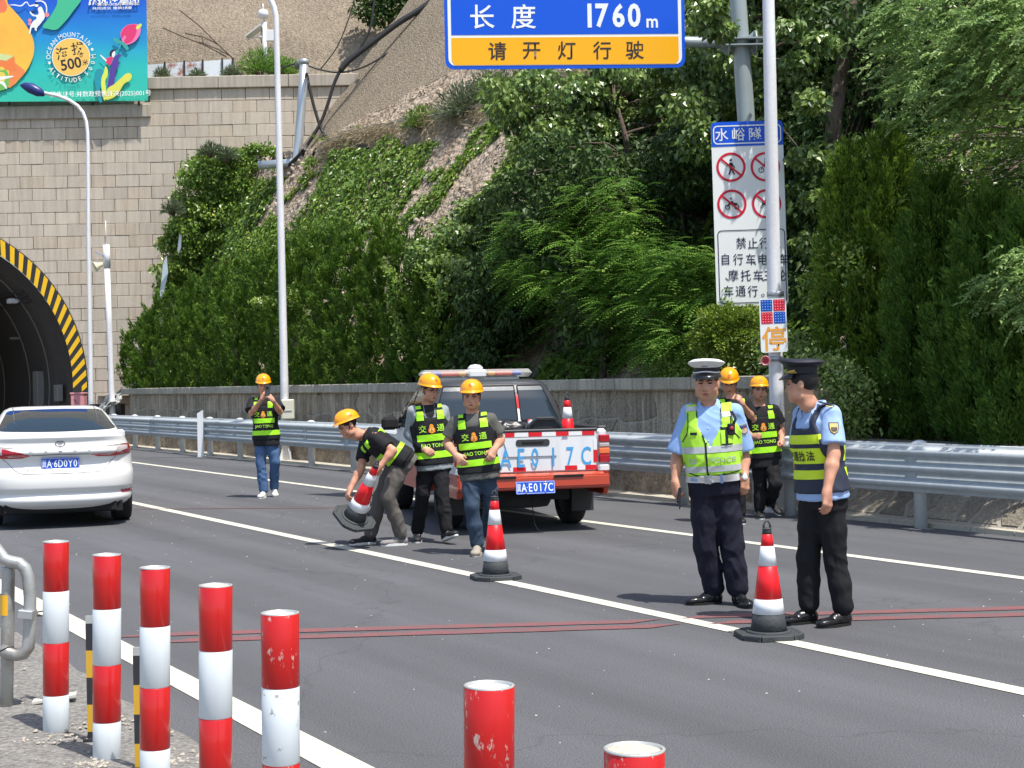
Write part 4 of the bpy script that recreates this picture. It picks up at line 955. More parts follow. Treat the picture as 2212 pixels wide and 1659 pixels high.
q = L2(1612, 290); frame(w - .05, .255, .06, .016, 0, q.y, .003, m_white)
for ch, px, py in (('水', 1559, 291), ('峪', 1595, 290), ('隧', 1631, 289), ('道', 1667, 288)): put_text(ch, 27 / sc2, T2(px, py, .003), m_white, ps, 'character', world=Wp, bold=.010)
q = L2(1625, 575); frame(w - .055, .98 * (162 / sc2) , .06, .012, q.x, q.y, .001, m_navyink)
def circ(px, py, k):
    q = L2(px, py); rr = 30.5 / sc2 * 1.04; Mc = Mp @ Matrix.Translation((q.x, q.y, 0))
    ringpts(rr - .032, rr, M=Mc @ Matrix.Translation((0, 0, .001))).build('red_ring', m_redr, ps, world=Wp)
    mb = MB(); a_ = math.radians(-41); dx, dy = math.cos(a_), math.sin(a_); e = rr - .02; t_ = .013
    mb.add([Mc @ Vector(v) for v in ((-dx * e - dy * t_, -dy * e + dx * t_, .004), (-dx * e + dy * t_, -dy * e - dx * t_, .004), (dx * e + dy * t_, dy * e - dx * t_, .004), (dx * e - dy * t_, dy * e + dx * t_, .004))], [(0, 1, 2, 3)])
    mb.build('red_slash', m_redr, ps, world=Wp)
    mb = MB(); u = rr
    def disc(x, y, r, hole=0):
        if hole: q = ringpts(hole, r, 20, x, y, .002)
        else: q = ringpts(0.0001, r, 16, x, y, .002)
        mb.add([Mc @ Vector(v) for v in q.v], q.f)
    def seg(x0, y0, x1, y1, t):
        d = Vector((x1 - x0, y1 - y0, 0)).normalized(); nn = Vector((-d.y, d.x, 0)) * t / 2; A_, B_ = Vector((x0, y0, .0025)), Vector((x1, y1, .0025))
        mb.add([Mc @ v for v in (A_ + nn, A_ - nn, B_ - nn, B_ + nn)], [(0, 1, 2, 3)])
    if k == 0: disc(0, .48 * u, .08 * u); seg(0, .3 * u, 0, -.08 * u, .22 * u); seg(.02 * u, .25 * u, -.28 * u, .08 * u, .08 * u); seg(.05 * u, .25 * u, .25 * u, -.05 * u, .08 * u); seg(0, -.05 * u, -.13 * u, -.5 * u, .10 * u); seg(0, -.05 * u, .22 * u, -.5 * u, .10 * u)
    elif k == 1: disc(-.28 * u, -.22 * u, .19 * u, .14 * u); disc(.28 * u, -.22 * u, .19 * u, .14 * u); seg(-.28 * u, -.22 * u, -.1 * u, .2 * u, .05 * u); seg(-.1 * u, .1 * u, .22 * u, .1 * u, .05 * u); seg(.28 * u, -.22 * u, .2 * u, .25 * u, .05 * u); disc(.02 * u, .5 * u, .07 * u); seg(.02 * u, .4 * u, .0, .1 * u, .12 * u)
    elif k == 2: disc(-.3 * u, -.2 * u, .17 * u, .11 * u); disc(.32 * u, -.2 * u, .17 * u, .11 * u); seg(-.3 * u, -.2 * u, -.15 * u, .18 * u, .06 * u); seg(-.2 * u, .06 * u, .36 * u, -.02 * u, .17 * u); seg(-.05 * u, .2 * u, .06 * u, .02 * u, .18 * u); disc(-.06 * u, .38 * u, .06 * u)
    else: disc(-.33 * u, -.2 * u, .10 * u, .06 * u); disc(.3 * u, -.2 * u, .12 * u, .07 * u); seg(-.3 * u, .05 * u, .36 * u, .05 * u, .28 * u); seg(-.1 * u, .2 * u, .1 * u, .35 * u, .1 * u)
    mb.build('pictogram', m_ink, ps, fix=False, world=Wp)
for k, (px, py) in enumerate(((1579, 361), (1653, 360), (1581, 441), (1656, 440))): circ(px, py, k)
def row(txt, x0, x1, py, h):
    n = len(txt)
    for i, ch in enumerate(txt):
        px = x0 + (x1 - x0) * i / max(1, n - 1)
        if ch in '、。': put_text(ch, 22 / sc2, T2(px - 4, py + 9, .001), m_navyink, ps, 'mark', world=Wp)
        else: put_text(ch, h / sc2, T2(px, py, .001), m_navyink, ps, 'character', world=Wp, bold=.006, w=.88)
row('禁止行人', 1601, 1676, 525, 24); row('自行车', 1567, 1622, 560, 24); row('、', 1634, 1634, 560, 20); row('电动车', 1648, 1692, 560, 24); row('摩托车', 1584, 1638, 595, 24); row('、', 1651, 1651, 595, 20); row('三轮', 1660, 1687, 595, 24); row('、', 1574, 1574, 594, 20); row('车通行。', 1574, 1652, 629, 24)
mb = MB(); mb.box((0, .55, -.05), (w * .8, .06, .05), Mp); mb.box((0, -.55, -.05), (w * .8, .06, .05), Mp); o = mb.build('back_bracket', m_al, ps, world=Wp); o['kind'] = 'stuff'

# ---- lamp posts ----
m_lampw = mat('lamp_post_white', (.76, .76, .77), rough=.5, var=.06, vs=5, speck=.05, bs=22, streak=.14)
def lamp(label, px_base, tt, pts_px, r0, r1, box=False, head=False):
    Y = RT(px_base, tt); b = P(px_base, 1000, Y); b.z = 0
    t = thing('street_lamp', label, 'lamp post', (b.x, b.y, 0), 0, 'white street lamps behind the guardrail'); W = Matrix.Translation(b)
    pts = [b] + [P(x, y, Y) for x, y in pts_px]; n = len(pts)
    mb = MB(); mb.tube(pts, [r0 + (r1 - r0) * min(1, p.z / 9.) for p in pts], 16); mb.build('post', m_lampw, t, world=W)
    mb = MB(); mb.box((0, 0, .02), (.42, .42, .04)); mb.build('base_plate', m_lampw, t)
    for ang in range(4):
        mb = MB(); mb.prism([Vector((r0, -.008, .04)), Vector((.19, -.008, .04)), Vector((r0, -.008, .30))], (0, .016, 0)); o = mb.build('base_fin', m_lampw, t); o.rotation_euler = (0, 0, math.pi / 4 + ang * math.pi / 2)
    return t, W, Y
arc = [(597, 55), (596, 35), (592, 16), (584, -2), (570, -22), (548, -42), (520, -58)]
t1, W1, Y1 = lamp('white lamp post with a pale control box, right of the worker taking a photo', 618, 12.2, [(614, 820), (606, 450), (599, 140)] + arc, .095, .062)
mb = MB(); Mb = Matrix.Translation(P(622, 884, Y1 - .13)); mb.box((0, 0, 0), (.27, .16, .43), Mb, .02); cb = mb.build('control_box', mat('cream_box', (.66, .64, .52), rough=.5), t1, world=W1)
mb = MB(); mb.box((0, -.088, -.03), (.20, .01, .012), Mb); mb.build('box_seam', m_al, cb)
lamp('white lamp post carrying the stop panel, in front of the prohibition sign', 1683, 12.2, [(1677, 830), (1671, 560), (1664, 200), (1659, -40), (1657, -160)], .095, .066)
t3, W3, Y3 = lamp('slim white lamp post with a dark blue lamp head at the tunnel mouth', 198, 12.2, [(196, 860), (195, 760), (191, 500), (190, 320), (189, 285), (186, 262), (179, 243), (168, 229), (150, 217), (125, 207), (95, 201)], .085, .055)
mb = MB(); hl = [(96, 204), (84, 199), (66, 190), (52, 185), (43, 184)]; c_ = [P(x, y, Y3) for x, y in hl]
mb.tube(c_, [.07, .15, .17, .11, .02], 12); me_ = mb.mesh('lamp_head')
o = link('lamp_head', me_, mat('dark_blue_shell', (.018, .035, .16), rough=.35), t3, world=W3)
# cabinet at the foot of the right lamp post
Yc = RT(1655, 12.3); c = P(1655, 1100, Yc)
t = thing('service_box', 'grey box with a teal edge at the foot of the lamp post behind the guardrail', 'box', (c.x, c.y, 0)); mb = MB(); mb.box((0, 0, .2), (.3, .26, .4), None, .01); mb.build('box_body', mat('grey_box', (.5, .52, .52), rough=.6), t)
mb = MB(); mb.box((0, 0, .41), (.32, .28, .02)); mb.build('box_rim', mat('teal', (.05, .3, .28)), t)
# ---- stop panel on the post ----
YL = RT(1683, 12.2) - .17; sc3 = F / YL; cc = P(1671, 703, YL); Ml = facing(cc, 0, math.radians(-1.2)); Wl = Matrix.Translation(cc)
lp = thing('stop_panel', 'small white panel with red and blue lamp squares above an orange stop character', 'warning sign', tuple(cc)); W_, H_ = 58 / sc3, 116 / sc3
plate('panel', rrect(W_, H_, .03), .02, Ml @ Matrix.Translation((0, 0, -.02)), m_white, lp, Wl)
m_ledb = mat('lamp_square_blue', (.0, .07, .42), rough=.3); m_ledr = mat('lamp_square_red', (.62, .01, .04), rough=.3)
m_dotb = mat('lens_blue', (.25, .48, .85), rough=.15); m_dotr = mat('lens_red', (.95, .30, .34), rough=.15)
for i, (sx, sy, m1_, m2_) in enumerate(((-1, 1, m_ledb, m_dotb), (1, 1, m_ledr, m_dotr), (-1, 0, m_ledr, m_dotr), (1, 0, m_ledb, m_dotb))):
    cx_ = sx * W_ * .235; cy_ = H_ * .375 if sy else H_ * .142
    sq = plate('lamp_square', rrect(W_ * .43, H_ * .215, .004, 1, cx_, cy_), .003, Ml, m1_, lp, Wl)
    for u in range(4):
        for v in range(4):
            Mq = Ml @ Matrix.Translation((cx_ + (u - 1.5) * W_ * .1, cy_ + (v - 1.5) * H_ * .05, .003))
            mb = MB(); mb.lathe([(.0075, 0), (.006, .003), (.0001, .005)], n=8, M=Mq); mb.build('lens', m2_, sq)
put_text('停', W_ * .88, Ml @ Matrix.Translation((0, -H_ * .245, .002)), mat('orange_leds', (.80, .36, .06), rough=.5, var=.3, vs=60), lp, 'character', world=Wl, bold=.016)
for py in (635, 775):
    mb = MB(); mb.lathe([(.105, -.03), (.105, .03)], c=tuple(P(1675, py, YL + .17)), n=20); mb.build('clamp_band', m_al, lp, world=Wl)
hc = P(1654, 779, YL + .02); hn = thing('horn_speaker', 'small pink horn loudspeaker fixed to the lamp post under the stop panel', 'loudspeaker', tuple(hc)); Mh = Matrix.Rotation(math.radians(90), 4, 'X') @ Matrix.Rotation(math.radians(-12), 4, 'Y')
mb = MB(); mb.lathe([(.058, .05), (.056, .05), (.035, .0), (.015, -.03)], n=20, M=Mh, cap=False); mb.lathe([(.06, .045), (.06, .055), (.054, .055)], n=20, M=Mh, cap=False); mb.build('horn', mat('horn_pink', (.75, .30, .32), rough=.4), hn)
mb = MB(); mb.lathe([(.016, -.03), (.016, .02), (.004, .028)], n=12, M=Mh); mb.build('horn_core', mat('horn_red', (.7, .05, .08)), hn)
mb = MB(); mb.tube([(0, .04, 0), (.06, .12, 0)], .012, 6); mb.build('bracket', m_al, hn)

# ---- camera post near the portal ----
Yk = RT(243, 12.3); b = P(243, 900, Yk); b.z = 0; kp = thing('camera_post', 'white round post with a horn speaker and thin top rod left of the hedge', 'post', tuple(b)); W = Matrix.Translation(b)
mb = MB(); mb.tube([b, P(243, 893, Yk), P(236, 700, Yk), P(231, 575, Yk)], .085, 14); mb.build('post', m_lampw, kp, world=W)
mb = MB(); mb.tube([P(231.5, 578, Yk), P(229.5, 529, Yk)], .10, 14); mb.build('post_head', m_lampw, kp, world=W)
mb = MB(); mb.tube([P(229.5, 530, Yk), P(228, 477, Yk)], .014, 6); mb.build('rod', m_lampw, kp, world=W)
mb = MB(); Mh = Matrix.Translation(P(214, 573, Yk - .05)) @ Matrix.Rotation(math.radians(-115), 4, 'Y') @ Matrix.Rotation(.4, 4, 'X'); mb.lathe([(.05, -.12), (.08, .0), (.15, .12), (.16, .14)], n=16, M=Mh); mb.build('horn_speaker', mat('cream_plastic', (.62, .60, .40), rough=.5), kp, world=W)
mb = MB(); mb.box((0, 0, 0), (.26, .12, .06), Matrix.Translation(P(215, 549, Yk)) @ Matrix.Rotation(.5, 4, 'Y')); mb.build('small_panel', m_al, kp, world=W)
mb = MB(); mb.tube([P(222, 551, Yk), P(230, 546, Yk)], .012, 5); mb.tube([P(219, 575, Yk), P(226, 566, Yk), P(228, 556, Yk)], .012, 5); mb.build('cable', m_blackb, kp, world=W)
# ---- crumpled foil cover ----
c = P(226, 880, 46.4); t = thing('foil_cover', 'crumpled silver foil sheet draped over dark equipment at the end of the wall', 'tarpaulin', tuple(c))
V = []; n = 34
for i in range(n):
    for j in range(n):
        u, v = i / (n - 1), j / (n - 1); x = 202 + 62 * u; y = 882 - 50 * u + 34 * v * (1 - .25 * u) + 6 * math.sin(u * 9)
        q = P(x, y, 46.4 + .35 * fbm(np.array([u * 7, v * 7, 2.]), 3) - .5 * v) - c; V.append(tuple(q))
link('foil', arr_mesh('foil', V, [(i * n + j, (i + 1) * n + j, (i + 1) * n + j + 1, i * n + j + 1) for i in range(n - 1) for j in range(n - 1)], False), mat('silver_foil', (.62, .62, .60), rough=.3, metal=.55, var=.3, vs=4), t)
mb = MB(); mb.box((-.1, .7, -.55), (.9, .7, 1.3)); mb.build('dark_equipment', m_blackb, t)
# ---- plastic scraps on the creeper ----
for lb, pl in (('torn white plastic sheet caught on the creeper mass', ((352, 570), (360, 552), (363, 590), (352, 640), (343, 668), (341, 655), (348, 610))), ('small white plastic scrap high on the creeper mass', ((387, 505), (392, 508), (391, 535), (386, 548), (383, 540)))):
    Yq = 46.9; c = P(*pl[0], Yq); t = thing('plastic_scrap', lb, 'plastic sheet', tuple(c)); mb = MB(); mb.prism([P(x, y, Yq + .1 * math.sin(k * 2)) - c for k, (x, y) in enumerate(pl)], (0, .01, 0)); mb.build('sheet', mat('old_plastic', (.36, .42, .46), rough=.4, var=.2), t)

# ---- steel pipe post, cables ----
YQ = 46.0; b = P(570, 357, YQ); pp = thing('steel_pipe', 'galvanised steel pipe rising in an L shape at the top of the creeper mass', 'pipe', tuple(b)); W = Matrix.Translation(b); m_pipe = mat('pipe_steel', (.50, .54, .56), rough=.35, metal=.6, var=.1)
mb = MB(); mb.tube([P(558, 357, YQ), P(634, 352, YQ), P(641, 346, YQ), P(646, 300, YQ), P(652, 220, YQ), P(657, 134, YQ)], .13, 16); mb.build('pipe', m_pipe, pp, world=W)
mb = MB(); mb.tube([P(641, 145, YQ + .3), P(646, 138, YQ + .2), P(650, 134, YQ)], .10, 12); mb.build('side_stub', mat('pipe_dark', (.2, .2, .19), rough=.6), pp, world=W)
mb = MB(); mb.lathe([(.145, -.05), (.145, .05), (.08, .10), (.0, .11)], c=tuple(P(657, 134, YQ)), n=16); mb.build('pipe_cap', m_pipe, pp, world=W)
m_cab = mat('cable_black', (.03, .03, .03), rough=.5)
cabs = [('thick bundle of black cables running down the ridge of the cut slope', [(960, -18), (905, 22), (860, 50), (800, 95), (755, 130), (735, 152)], .10), ('black cable looping from the pipe top down across the portal to the pipe foot', [(735, 152), (722, 180), (708, 225), (690, 270), (655, 325), (622, 358)], .055),
        ('black cable hanging from the pipe top into the channel', [(662, 160), (672, 205), (684, 250), (700, 290), (730, 315), (765, 308), (795, 322)], .05), ('thin cable sagging between the pipe and the ridge', [(600, 152), (622, 142), (650, 137), (690, 150), (740, 156), (800, 138), (870, 90), (930, 35)], .028),
        ('thin cable climbing the ridge beside the thick bundle', [(735, 152), (775, 108), (800, 60), (806, 20), (812, -20)], .04), ('pair of thin wires on the tan slope right of the left lamp post', [(692, 150), (730, 98), (760, 20), (768, -20)], .02)]
for lb, pl, r_ in cabs:
    b = P(*pl[0], 48.9); t = thing('cable', lb, 'cable', tuple(b)); W = Matrix.Translation(b); pts = []
    for i in range(len(pl) - 1):
        for k in range(5):
            u = k / 5; p0, p1, p2, p3 = [np.array(pl[max(0, min(len(pl) - 1, i + d))], float) for d in (-1, 0, 1, 2)]
            q = .5 * (2 * p1 + (p2 - p0) * u + (2 * p0 - 5 * p1 + 4 * p2 - p3) * u * u + (3 * p1 - p0 - 3 * p2 + p3) * u ** 3); pts.append(q)
    pts.append(np.array(pl[-1], float)); mb = MB(); mb.tube([P(q[0], q[1], min(48.7, on_hill(q[0], q[1]) - .12) if q[1] > 150 else 48.7) for q in pts], r_, 6); mb.build('cable_run', m_cab, t, world=W)
# ---- monitoring post with solar panel ----
Ym = 51.0; b = P(573, 162, Ym); t = thing('monitoring_post', 'white monitoring post with a tilted solar panel and a dome sensor on the portal ledge', 'monitoring post', tuple(b)); W = Matrix.Translation(b)
mb = MB(); mb.tube([b, P(571, 48, Ym)], .085, 12); mb.build('post', m_lampw, t, world=W)
mb = MB(); mb.tube([P(571, 50, Ym), P(569.5, 36, Ym)], .03, 8); mb.build('neck', m_lampw, t, world=W)
mb = MB(); mb.lathe([(.17, -.12), (.17, .04), (.14, .13), (.05, .17), (.0, .175)], c=tuple(P(568.5, 31, Ym)), n=16); mb.build('dome_sensor', m_lampw, t, world=W)
mb = MB(); mb.tube([P(568, 24, Ym), P(568, 8, Ym)], .02, 6); mb.build('rod', m_lampw, t, world=W)
mb = MB(); mb.box((0, 0, 0), (.26, .12, .36), Matrix.Translation(P(583, 77, Ym)), .01); mb.build('box', m_lampw, t, world=W)
c = (P(533, 82, Ym) + P(567, 56, Ym)) / 2; d = (P(567, 56, Ym) - P(533, 82, Ym)); mb = MB(); Ms2 = Matrix.Translation(c) @ Matrix.Rotation(-math.atan2(d.z, d.x), 4, 'Y'); mb.box((0, 0, 0), (d.length, .6, .035), Ms2); mb.build('solar_panel', mat('panel_back', (.6, .61, .6), rough=.4), t, world=W)
mb = MB(); mb.tube([P(533, 83, Ym), P(568, 79, Ym)], .028, 6); mb.build('strut', m_lampw, t, world=W)
mb = MB(); mb.tube([P(566, 60, Ym), P(563, 80, Ym), P(565, 92, Ym), P(570, 95, Ym)], .015, 5); mb.build('cable', m_cab, t, world=W)
# ---- faded rusty panels on the ledge ----
m_rustp = mat('rusty_panel', (.60, .66, .70), rough=.7, col2=(.30, .10, .05), vs=1.8, thr=.52, wid=.06); m_cleanp = mat('peeling_panel', (.66, .71, .74), rough=.7, col2=(.32, .13, .07), vs=2.2, thr=.62, wid=.05)
xs = [318, 358, 400, 440, 482, 505]; ty = [140, 137, 134, 132, 129, 128]
for k, wd_ in enumerate(('pale', 'greenish stained', 'rust covered', 'white peeling', 'short')):
    a = P(xs[k], 165, 51.1); b2 = P(xs[k + 1] - 1, 165, 51.1); za = P(xs[k], ty[k], 51.1).z; zb = P(xs[k + 1], ty[k + 1], 51.1).z
    t = thing('fence_panel', '%s sheet metal panel, number %s from the left on the portal ledge' % (wd_, ('one', 'two', 'three', 'four', 'five')[k]), 'fence panel', tuple(a), 0, 'old sheet panels on the portal ledge')
    mb = MB(); mb.prism([Vector((0, 0, -.3)), Vector((b2.x - a.x, 0, -.3)), Vector((b2.x - a.x, 0, zb - a.z)), Vector((0, 0, za - a.z))], (0, .04, 0)); mb.build('sheet', m_cleanp if k in (0, 3, 4) else m_rustp, t)
    mb = MB(); mb.box((b2.x - a.x, -.03, (zb - a.z) / 2), (.05, .05, (zb - a.z) + .1)); mb.build('panel_post', m_cab, t)

# ---- advertising banner ----
YB = 49.55; bc = P(160, 100, YB); bn = thing('advertising_banner', 'bright blue green advertising banner with a yellow shape and a tulip above the tunnel', 'banner', tuple(bc)); Wb = Matrix.Translation(bc)
def BP(x, y, z=0): return P(x, y, YB - z)
mB = bpy.data.materials.new('banner_print'); mB.use_nodes = True; N = mB.node_tree.nodes; L = mB.node_tree.links
g_ = N.new('ShaderNodeTexCoord'); sp_ = N.new('ShaderNodeSeparateXYZ'); L.new(g_.outputs['Object'], sp_.inputs[0]); mr = N.new('ShaderNodeMapRange'); mr.inputs[1].default_value = P(160, 218, YB).z; mr.inputs[2].default_value = P(160, 0, YB).z
rp = N.new('ShaderNodeValToRGB'); rp.color_ramp.elements[0].color = (.035, .53, .36, 1); rp.color_ramp.elements[1].color = (.006, .10, .62, 1); e = rp.color_ramp.elements.new(.35); e.color = (.02, .50, .46, 1); e = rp.color_ramp.elements.new(.62); e.color = (.01, .28, .62, 1)
L.new(sp_.outputs[2], mr.inputs[0]); L.new(mr.outputs[0], rp.inputs[0]); L.new(rp.outputs[0], N['Principled BSDF'].inputs['Base Color']); N['Principled BSDF'].inputs['Roughness'].default_value = .5
n, m_ = 70, 50; V = []
for i in range(n):
    for j in range(m_):
        u, v = i / (n - 1), j / (m_ - 1); x = -420 + (732 + 8 * v) * u; y = -260 + 478 * v + 4 * (1 - u)
        wr = .018 * v ** 4 * math.sin(x * .22 + y * .16) * (u > .5) + .012 * vnoise(np.array([x * .03, y * .05, 1.]))
        V.append(tuple(P(x, y, YB + .02 + wr)))
link('printed_sheet', arr_mesh('banner', V, [(i * m_ + j, i * m_ + j + 1, (i + 1) * m_ + j + 1, (i + 1) * m_ + j) for i in range(n - 1) for j in range(m_ - 1)], True), mB, bn, world=Wb)
def spline(pts, k=6):
    pts = [np.array(p, float) for p in pts]; n = len(pts); out = []
    for i in range(n):
        p0, p1, p2, p3 = pts[i - 1], pts[i], pts[(i + 1) % n], pts[(i + 2) % n]
        for q in range(k):
            u = q / k; out.append(.5 * (2 * p1 + (p2 - p0) * u + (2 * p0 - 5 * p1 + 4 * p2 - p3) * u * u + (3 * p1 - p0 - 3 * p2 + p3) * u ** 3))
    return out
lay = [.036]
def shape(pts, m, name='print', sm=True):
    lay[0] += .0006; q = spline(pts) if sm else pts
    me = bpy.data.meshes.new(name); me.from_pydata([tuple(BP(p[0], p[1], lay[0])) for p in q], [], [tuple(range(len(q)))]); bm = bmesh.new(); bm.from_mesh(me); bmesh.ops.triangulate(bm, faces=bm.faces); bm.to_mesh(me); bm.free()
    return link(name, me, m, bn, world=Wb)
def z1(x, y): return (x / 3.687 / 1.8228, y / 3.687 / 1.8228)      # banner sketch coordinates
def Z(*ps): return [z1(*p) for p in ps]
c_ = lambda nm, col: mat('print_' + nm, col, rough=.55, var=.04)
shape(Z((870, -40), (1180, -40), (1050, 180), (930, 330), (820, 430), (700, 420), (620, 380), (740, 220), (820, 80)), c_('green', (.06, .50, .27)), 'printed_band')
shape(Z((-1500, -100), (-200, -300), (60, -80), (120, 60), (200, 150), (330, 300), (440, 470), (495, 640), (480, 820), (400, 1000), (280, 1150), (120, 1270), (-300, 1330), (-1500, 1200)), mat('print_yellow', (.88, .58, .07), rough=.55, col2=(.90, .36, .06), vs=.35, thr=.55, wid=.2), 'printed_pear')
shape(Z((130, 1275), (250, 1170), (360, 1050), (280, 960), (160, 900), (130, 1080)), c_('orange', (.86, .25, .07)), 'printed_shade')
shape(Z((-200, 0), (20, -30), (100, 60), (90, 150), (20, 185), (-200, 190)), c_('coral', (.85, .20, .09)), 'printed_blob')
shape(Z((-200, 770), (0, 780), (200, 810), (95, 880), (-200, 850)), c_('pale_green', (.62, .70, .32)), 'printed_tent_roof', False)
shape(Z((-200, 850), (95, 885), (205, 815), (245, 1030), (140, 1020), (-200, 960)), c_('tent', (.86, .22, .06)), 'printed_tent_side', False)
shape(Z((-60, 1010), (60, 1000), (120, 1080), (130, 1200), (90, 1290), (-100, 1300)), c_('figure_green', (.16, .48, .10)), 'printed_seat')
shape(Z((-30, 1060), (50, 1050), (80, 1110), (60, 1180), (-30, 1190)), c_('shirt', (.8, .62, .1)), 'printed_shirt'); shape(Z((-30, 1120), (30, 1110), (180, 1100), (185, 1118), (60, 1150), (-10, 1160)), c_('white', (.85, .85, .82)), 'printed_guitar')
shape(Z((-30, 980), (30, 970), (70, 1005), (30, 1020), (-30, 1015)), c_('shirt', (.8, .6, .1)), 'printed_hat'); shape(Z((-20, 1180), (60, 1190), (100, 1280), (85, 1285), (20, 1220), (-40, 1230)), c_('white', (.85, .85, .82)), 'printed_leg')
# dancer in white
shape(Z((550, 120), (600, 100), (640, 180), (650, 250), (600, 330), (540, 400), (530, 450), (505, 430), (500, 400), (460, 410), (440, 490), (420, 485), (440, 380), (480, 310), (530, 270), (520, 240), (470, 230), (430, 180), (445, 170), (500, 215), (560, 200)), c_('white', (.85, .85, .82)), 'printed_dancer')
shape(Z((495, 60), (520, 38), (555, 48), (560, 80), (540, 100), (505, 90)), c_('white', (.85, .85, .82)), 'printed_head'); shape(Z((500, 50), (525, 32), (555, 45), (560, 70), (535, 60), (505, 65)), c_('black', (.02, .02, .03)), 'printed_hair'); shape(Z((455, 165), (480, 160), (492, 180), (475, 195), (458, 185)), c_('black', (.02, .02, .03)), 'printed_dot')
shape(Z((520, 10), (600, 5), (660, 40), (685, 110), (680, 190), (665, 190), (668, 110), (640, 50), (590, 22), (525, 25)), c_('white', (.85, .85, .82)), 'printed_ribbon'); shape(Z((130, 75), (200, 62), (300, 75), (360, 30), (400, 28), (430, 75), (500, 60), (505, 78), (430, 92), (395, 45), (370, 45), (310, 92), (200, 78)), c_('white', (.85, .85, .82)), 'printed_ribbon')
for (x, y, r) in ((680, 215, 34), (435, 295, 28), (430, 345, 22)): shape([z1(x + r * math.cos(a), y + r * math.sin(a)) for a in np.linspace(0, 5.6, 9)], c_('pink', (.85, .25, .25)), 'printed_blossom')
# tulip and leaves
shape(Z((1750, 500), (1780, 420), (1860, 360), (1980, 350), (2040, 400), (2030, 500), (1960, 600), (1850, 650), (1790, 630)), c_('light_pink', (.85, .20, .42)), 'printed_petal'); shape(Z((1755, 500), (1785, 425), (1860, 365), (1975, 360), (1980, 470), (1920, 590), (1830, 635), (1800, 600), (1830, 540), (1810, 515), (1770, 560)), c_('magenta', (.75, .045, .17)), 'printed_petal')
shape(Z((1975, 395), (2020, 350), (2050, 345), (2055, 375), (2020, 415), (1985, 425)), c_('lime', (.72, .78, .12)), 'printed_bud'); shape(Z((1645, 550), (1700, 560), (1770, 600), (1830, 640), (1870, 700), (1850, 735), (1800, 690), (1760, 640), (1680, 620)), c_('teal', (.05, .38, .34)), 'printed_sepal'); shape(Z((1745, 640), (1760, 645), (1700, 780), (1600, 950), (1585, 945), (1690, 770)), c_('teal', (.05, .38, .34)), 'printed_stem')
shape(Z((1395, 1020), (1460, 1000), (1495, 1040), (1480, 1200), (1450, 1330), (1480, 1470), (1440, 1470), (1390, 1280), (1370, 1120)), c_('deep_teal', (.02, .30, .36)), 'printed_leaf'); shape(Z((1530, 960), (1565, 1020), (1560, 1100), (1530, 1180), (1540, 1320), (1520, 1460), (1490, 1380), (1470, 1250), (1475, 1130), (1510, 1040)), c_('lime', (.72, .74, .10)), 'printed_leaf')
shape(Z((1660, 830), (1720, 790), (1770, 800), (1720, 850), (1725, 950), (1680, 1030), (1670, 1120), (1650, 1230), (1560, 1290), (1570, 1180), (1610, 960)), c_('purple', (.10, .05, .32)), 'printed_leaf'); shape(Z((1560, 1290), (1660, 1220), (1760, 1130), (1830, 1070), (1890, 1065), (1915, 1110), (1880, 1170), (1800, 1220), (1720, 1350), (1640, 1420), (1530, 1440)), c_('lime2', (.74, .72, .10)), 'printed_leaf')
shape(Z((1540, 850), (1630, 820), (1640, 850), (1600, 940), (1560, 930), (1530, 890)), c_('magenta', (.75, .045, .17)), 'printed_skirt'); shape(Z((1455, 805), (1475, 805), (1545, 870), (1530, 885)), c_('white', (.85, .85, .82)), 'printed_leg'); shape(Z((1590, 800), (1600, 750), (1635, 718), (1675, 730), (1670, 760), (1640, 770), (1610, 820)), c_('black', (.02, .02, .03)), 'printed_hair'); shape(Z((1625, 780), (1665, 740), (1672, 790), (1640, 835)), c_('white', (.85, .85, .82)), 'printed_girl')
# round badge
def discp(cx, cy, r, m, nm):
    return shape([(z1(cx, cy)[0] + r * math.cos(a), z1(cx, cy)[1] + r * math.sin(a)) for a in np.linspace(0, 2 * math.pi, 49)[:-1]], m, nm, False)
discp(1032, 828, 41.5, c_('white', (.85, .85, .82)), 'printed_badge_ring'); discp(1032, 828, 40, mat('print_badge', (.88, .55, .12), rough=.55, col2=(.86, .22, .10), vs=.5, thr=.62, wid=.1), 'printed_badge')
def btext(txt, x, y, hpx, m, ang=0, bold=.0, w=1., nm='printed_text', lift=.0012):
    q = z1(x, y); v = BP(q[0], q[1], lay[0] + lift)
    put_text(txt, hpx * YB / F, Matrix.Translation(v) @ Matrix.Rotation(math.pi / 2, 4, 'X') @ Matrix.Rotation(math.radians(ang), 4, 'Z'), m, bn, nm, world=Wb, bold=bold, w=w)
ck, cw = c_('black', (.03, .02, .015)), c_('white', (.85, .85, .82))
btext('海', 905, 775, 27, ck, 9, .012); btext('拔', 1128, 700, 26, ck, 9, .012); btext('500', 1030, 925, 24, ck, 10, .02, .95); btext('米', 1238, 905, 12, ck, 9, .01); btext('°', 1178, 808, 7, ck)
def ringtext(txt, a0, a1, r, flip=False):
    for k, ch in enumerate(txt):
        if ch == ' ': continue
        a = math.radians(a0 + (a1 - a0) * k / (len(txt) - 1)); q = (1032 + r * math.cos(a), 828 - r * math.sin(a))
        btext(ch, *q, 9.5, cw, math.degrees(a) - 90 + (180 if flip else 0), .008, .9, 'printed_letter')
ringtext('OCEAN', 180, 135, 330); ringtext('MOUNTAIN', 118, 38, 330); ringtext('ALTITUDE', 212, 292, 335, True); ringtext('500M', 313, 362, 325, True)
for a in (20, 195): q = (1032 + 325 * math.cos(math.radians(a)), 828 - 325 * math.sin(math.radians(a))); discp(q[0], q[1], 3, cw, 'printed_dot')
btext('预售证号:并数政预售许决(2025)001号', 1460, 1365, 12.3, cw, 0, .006, 1.0)
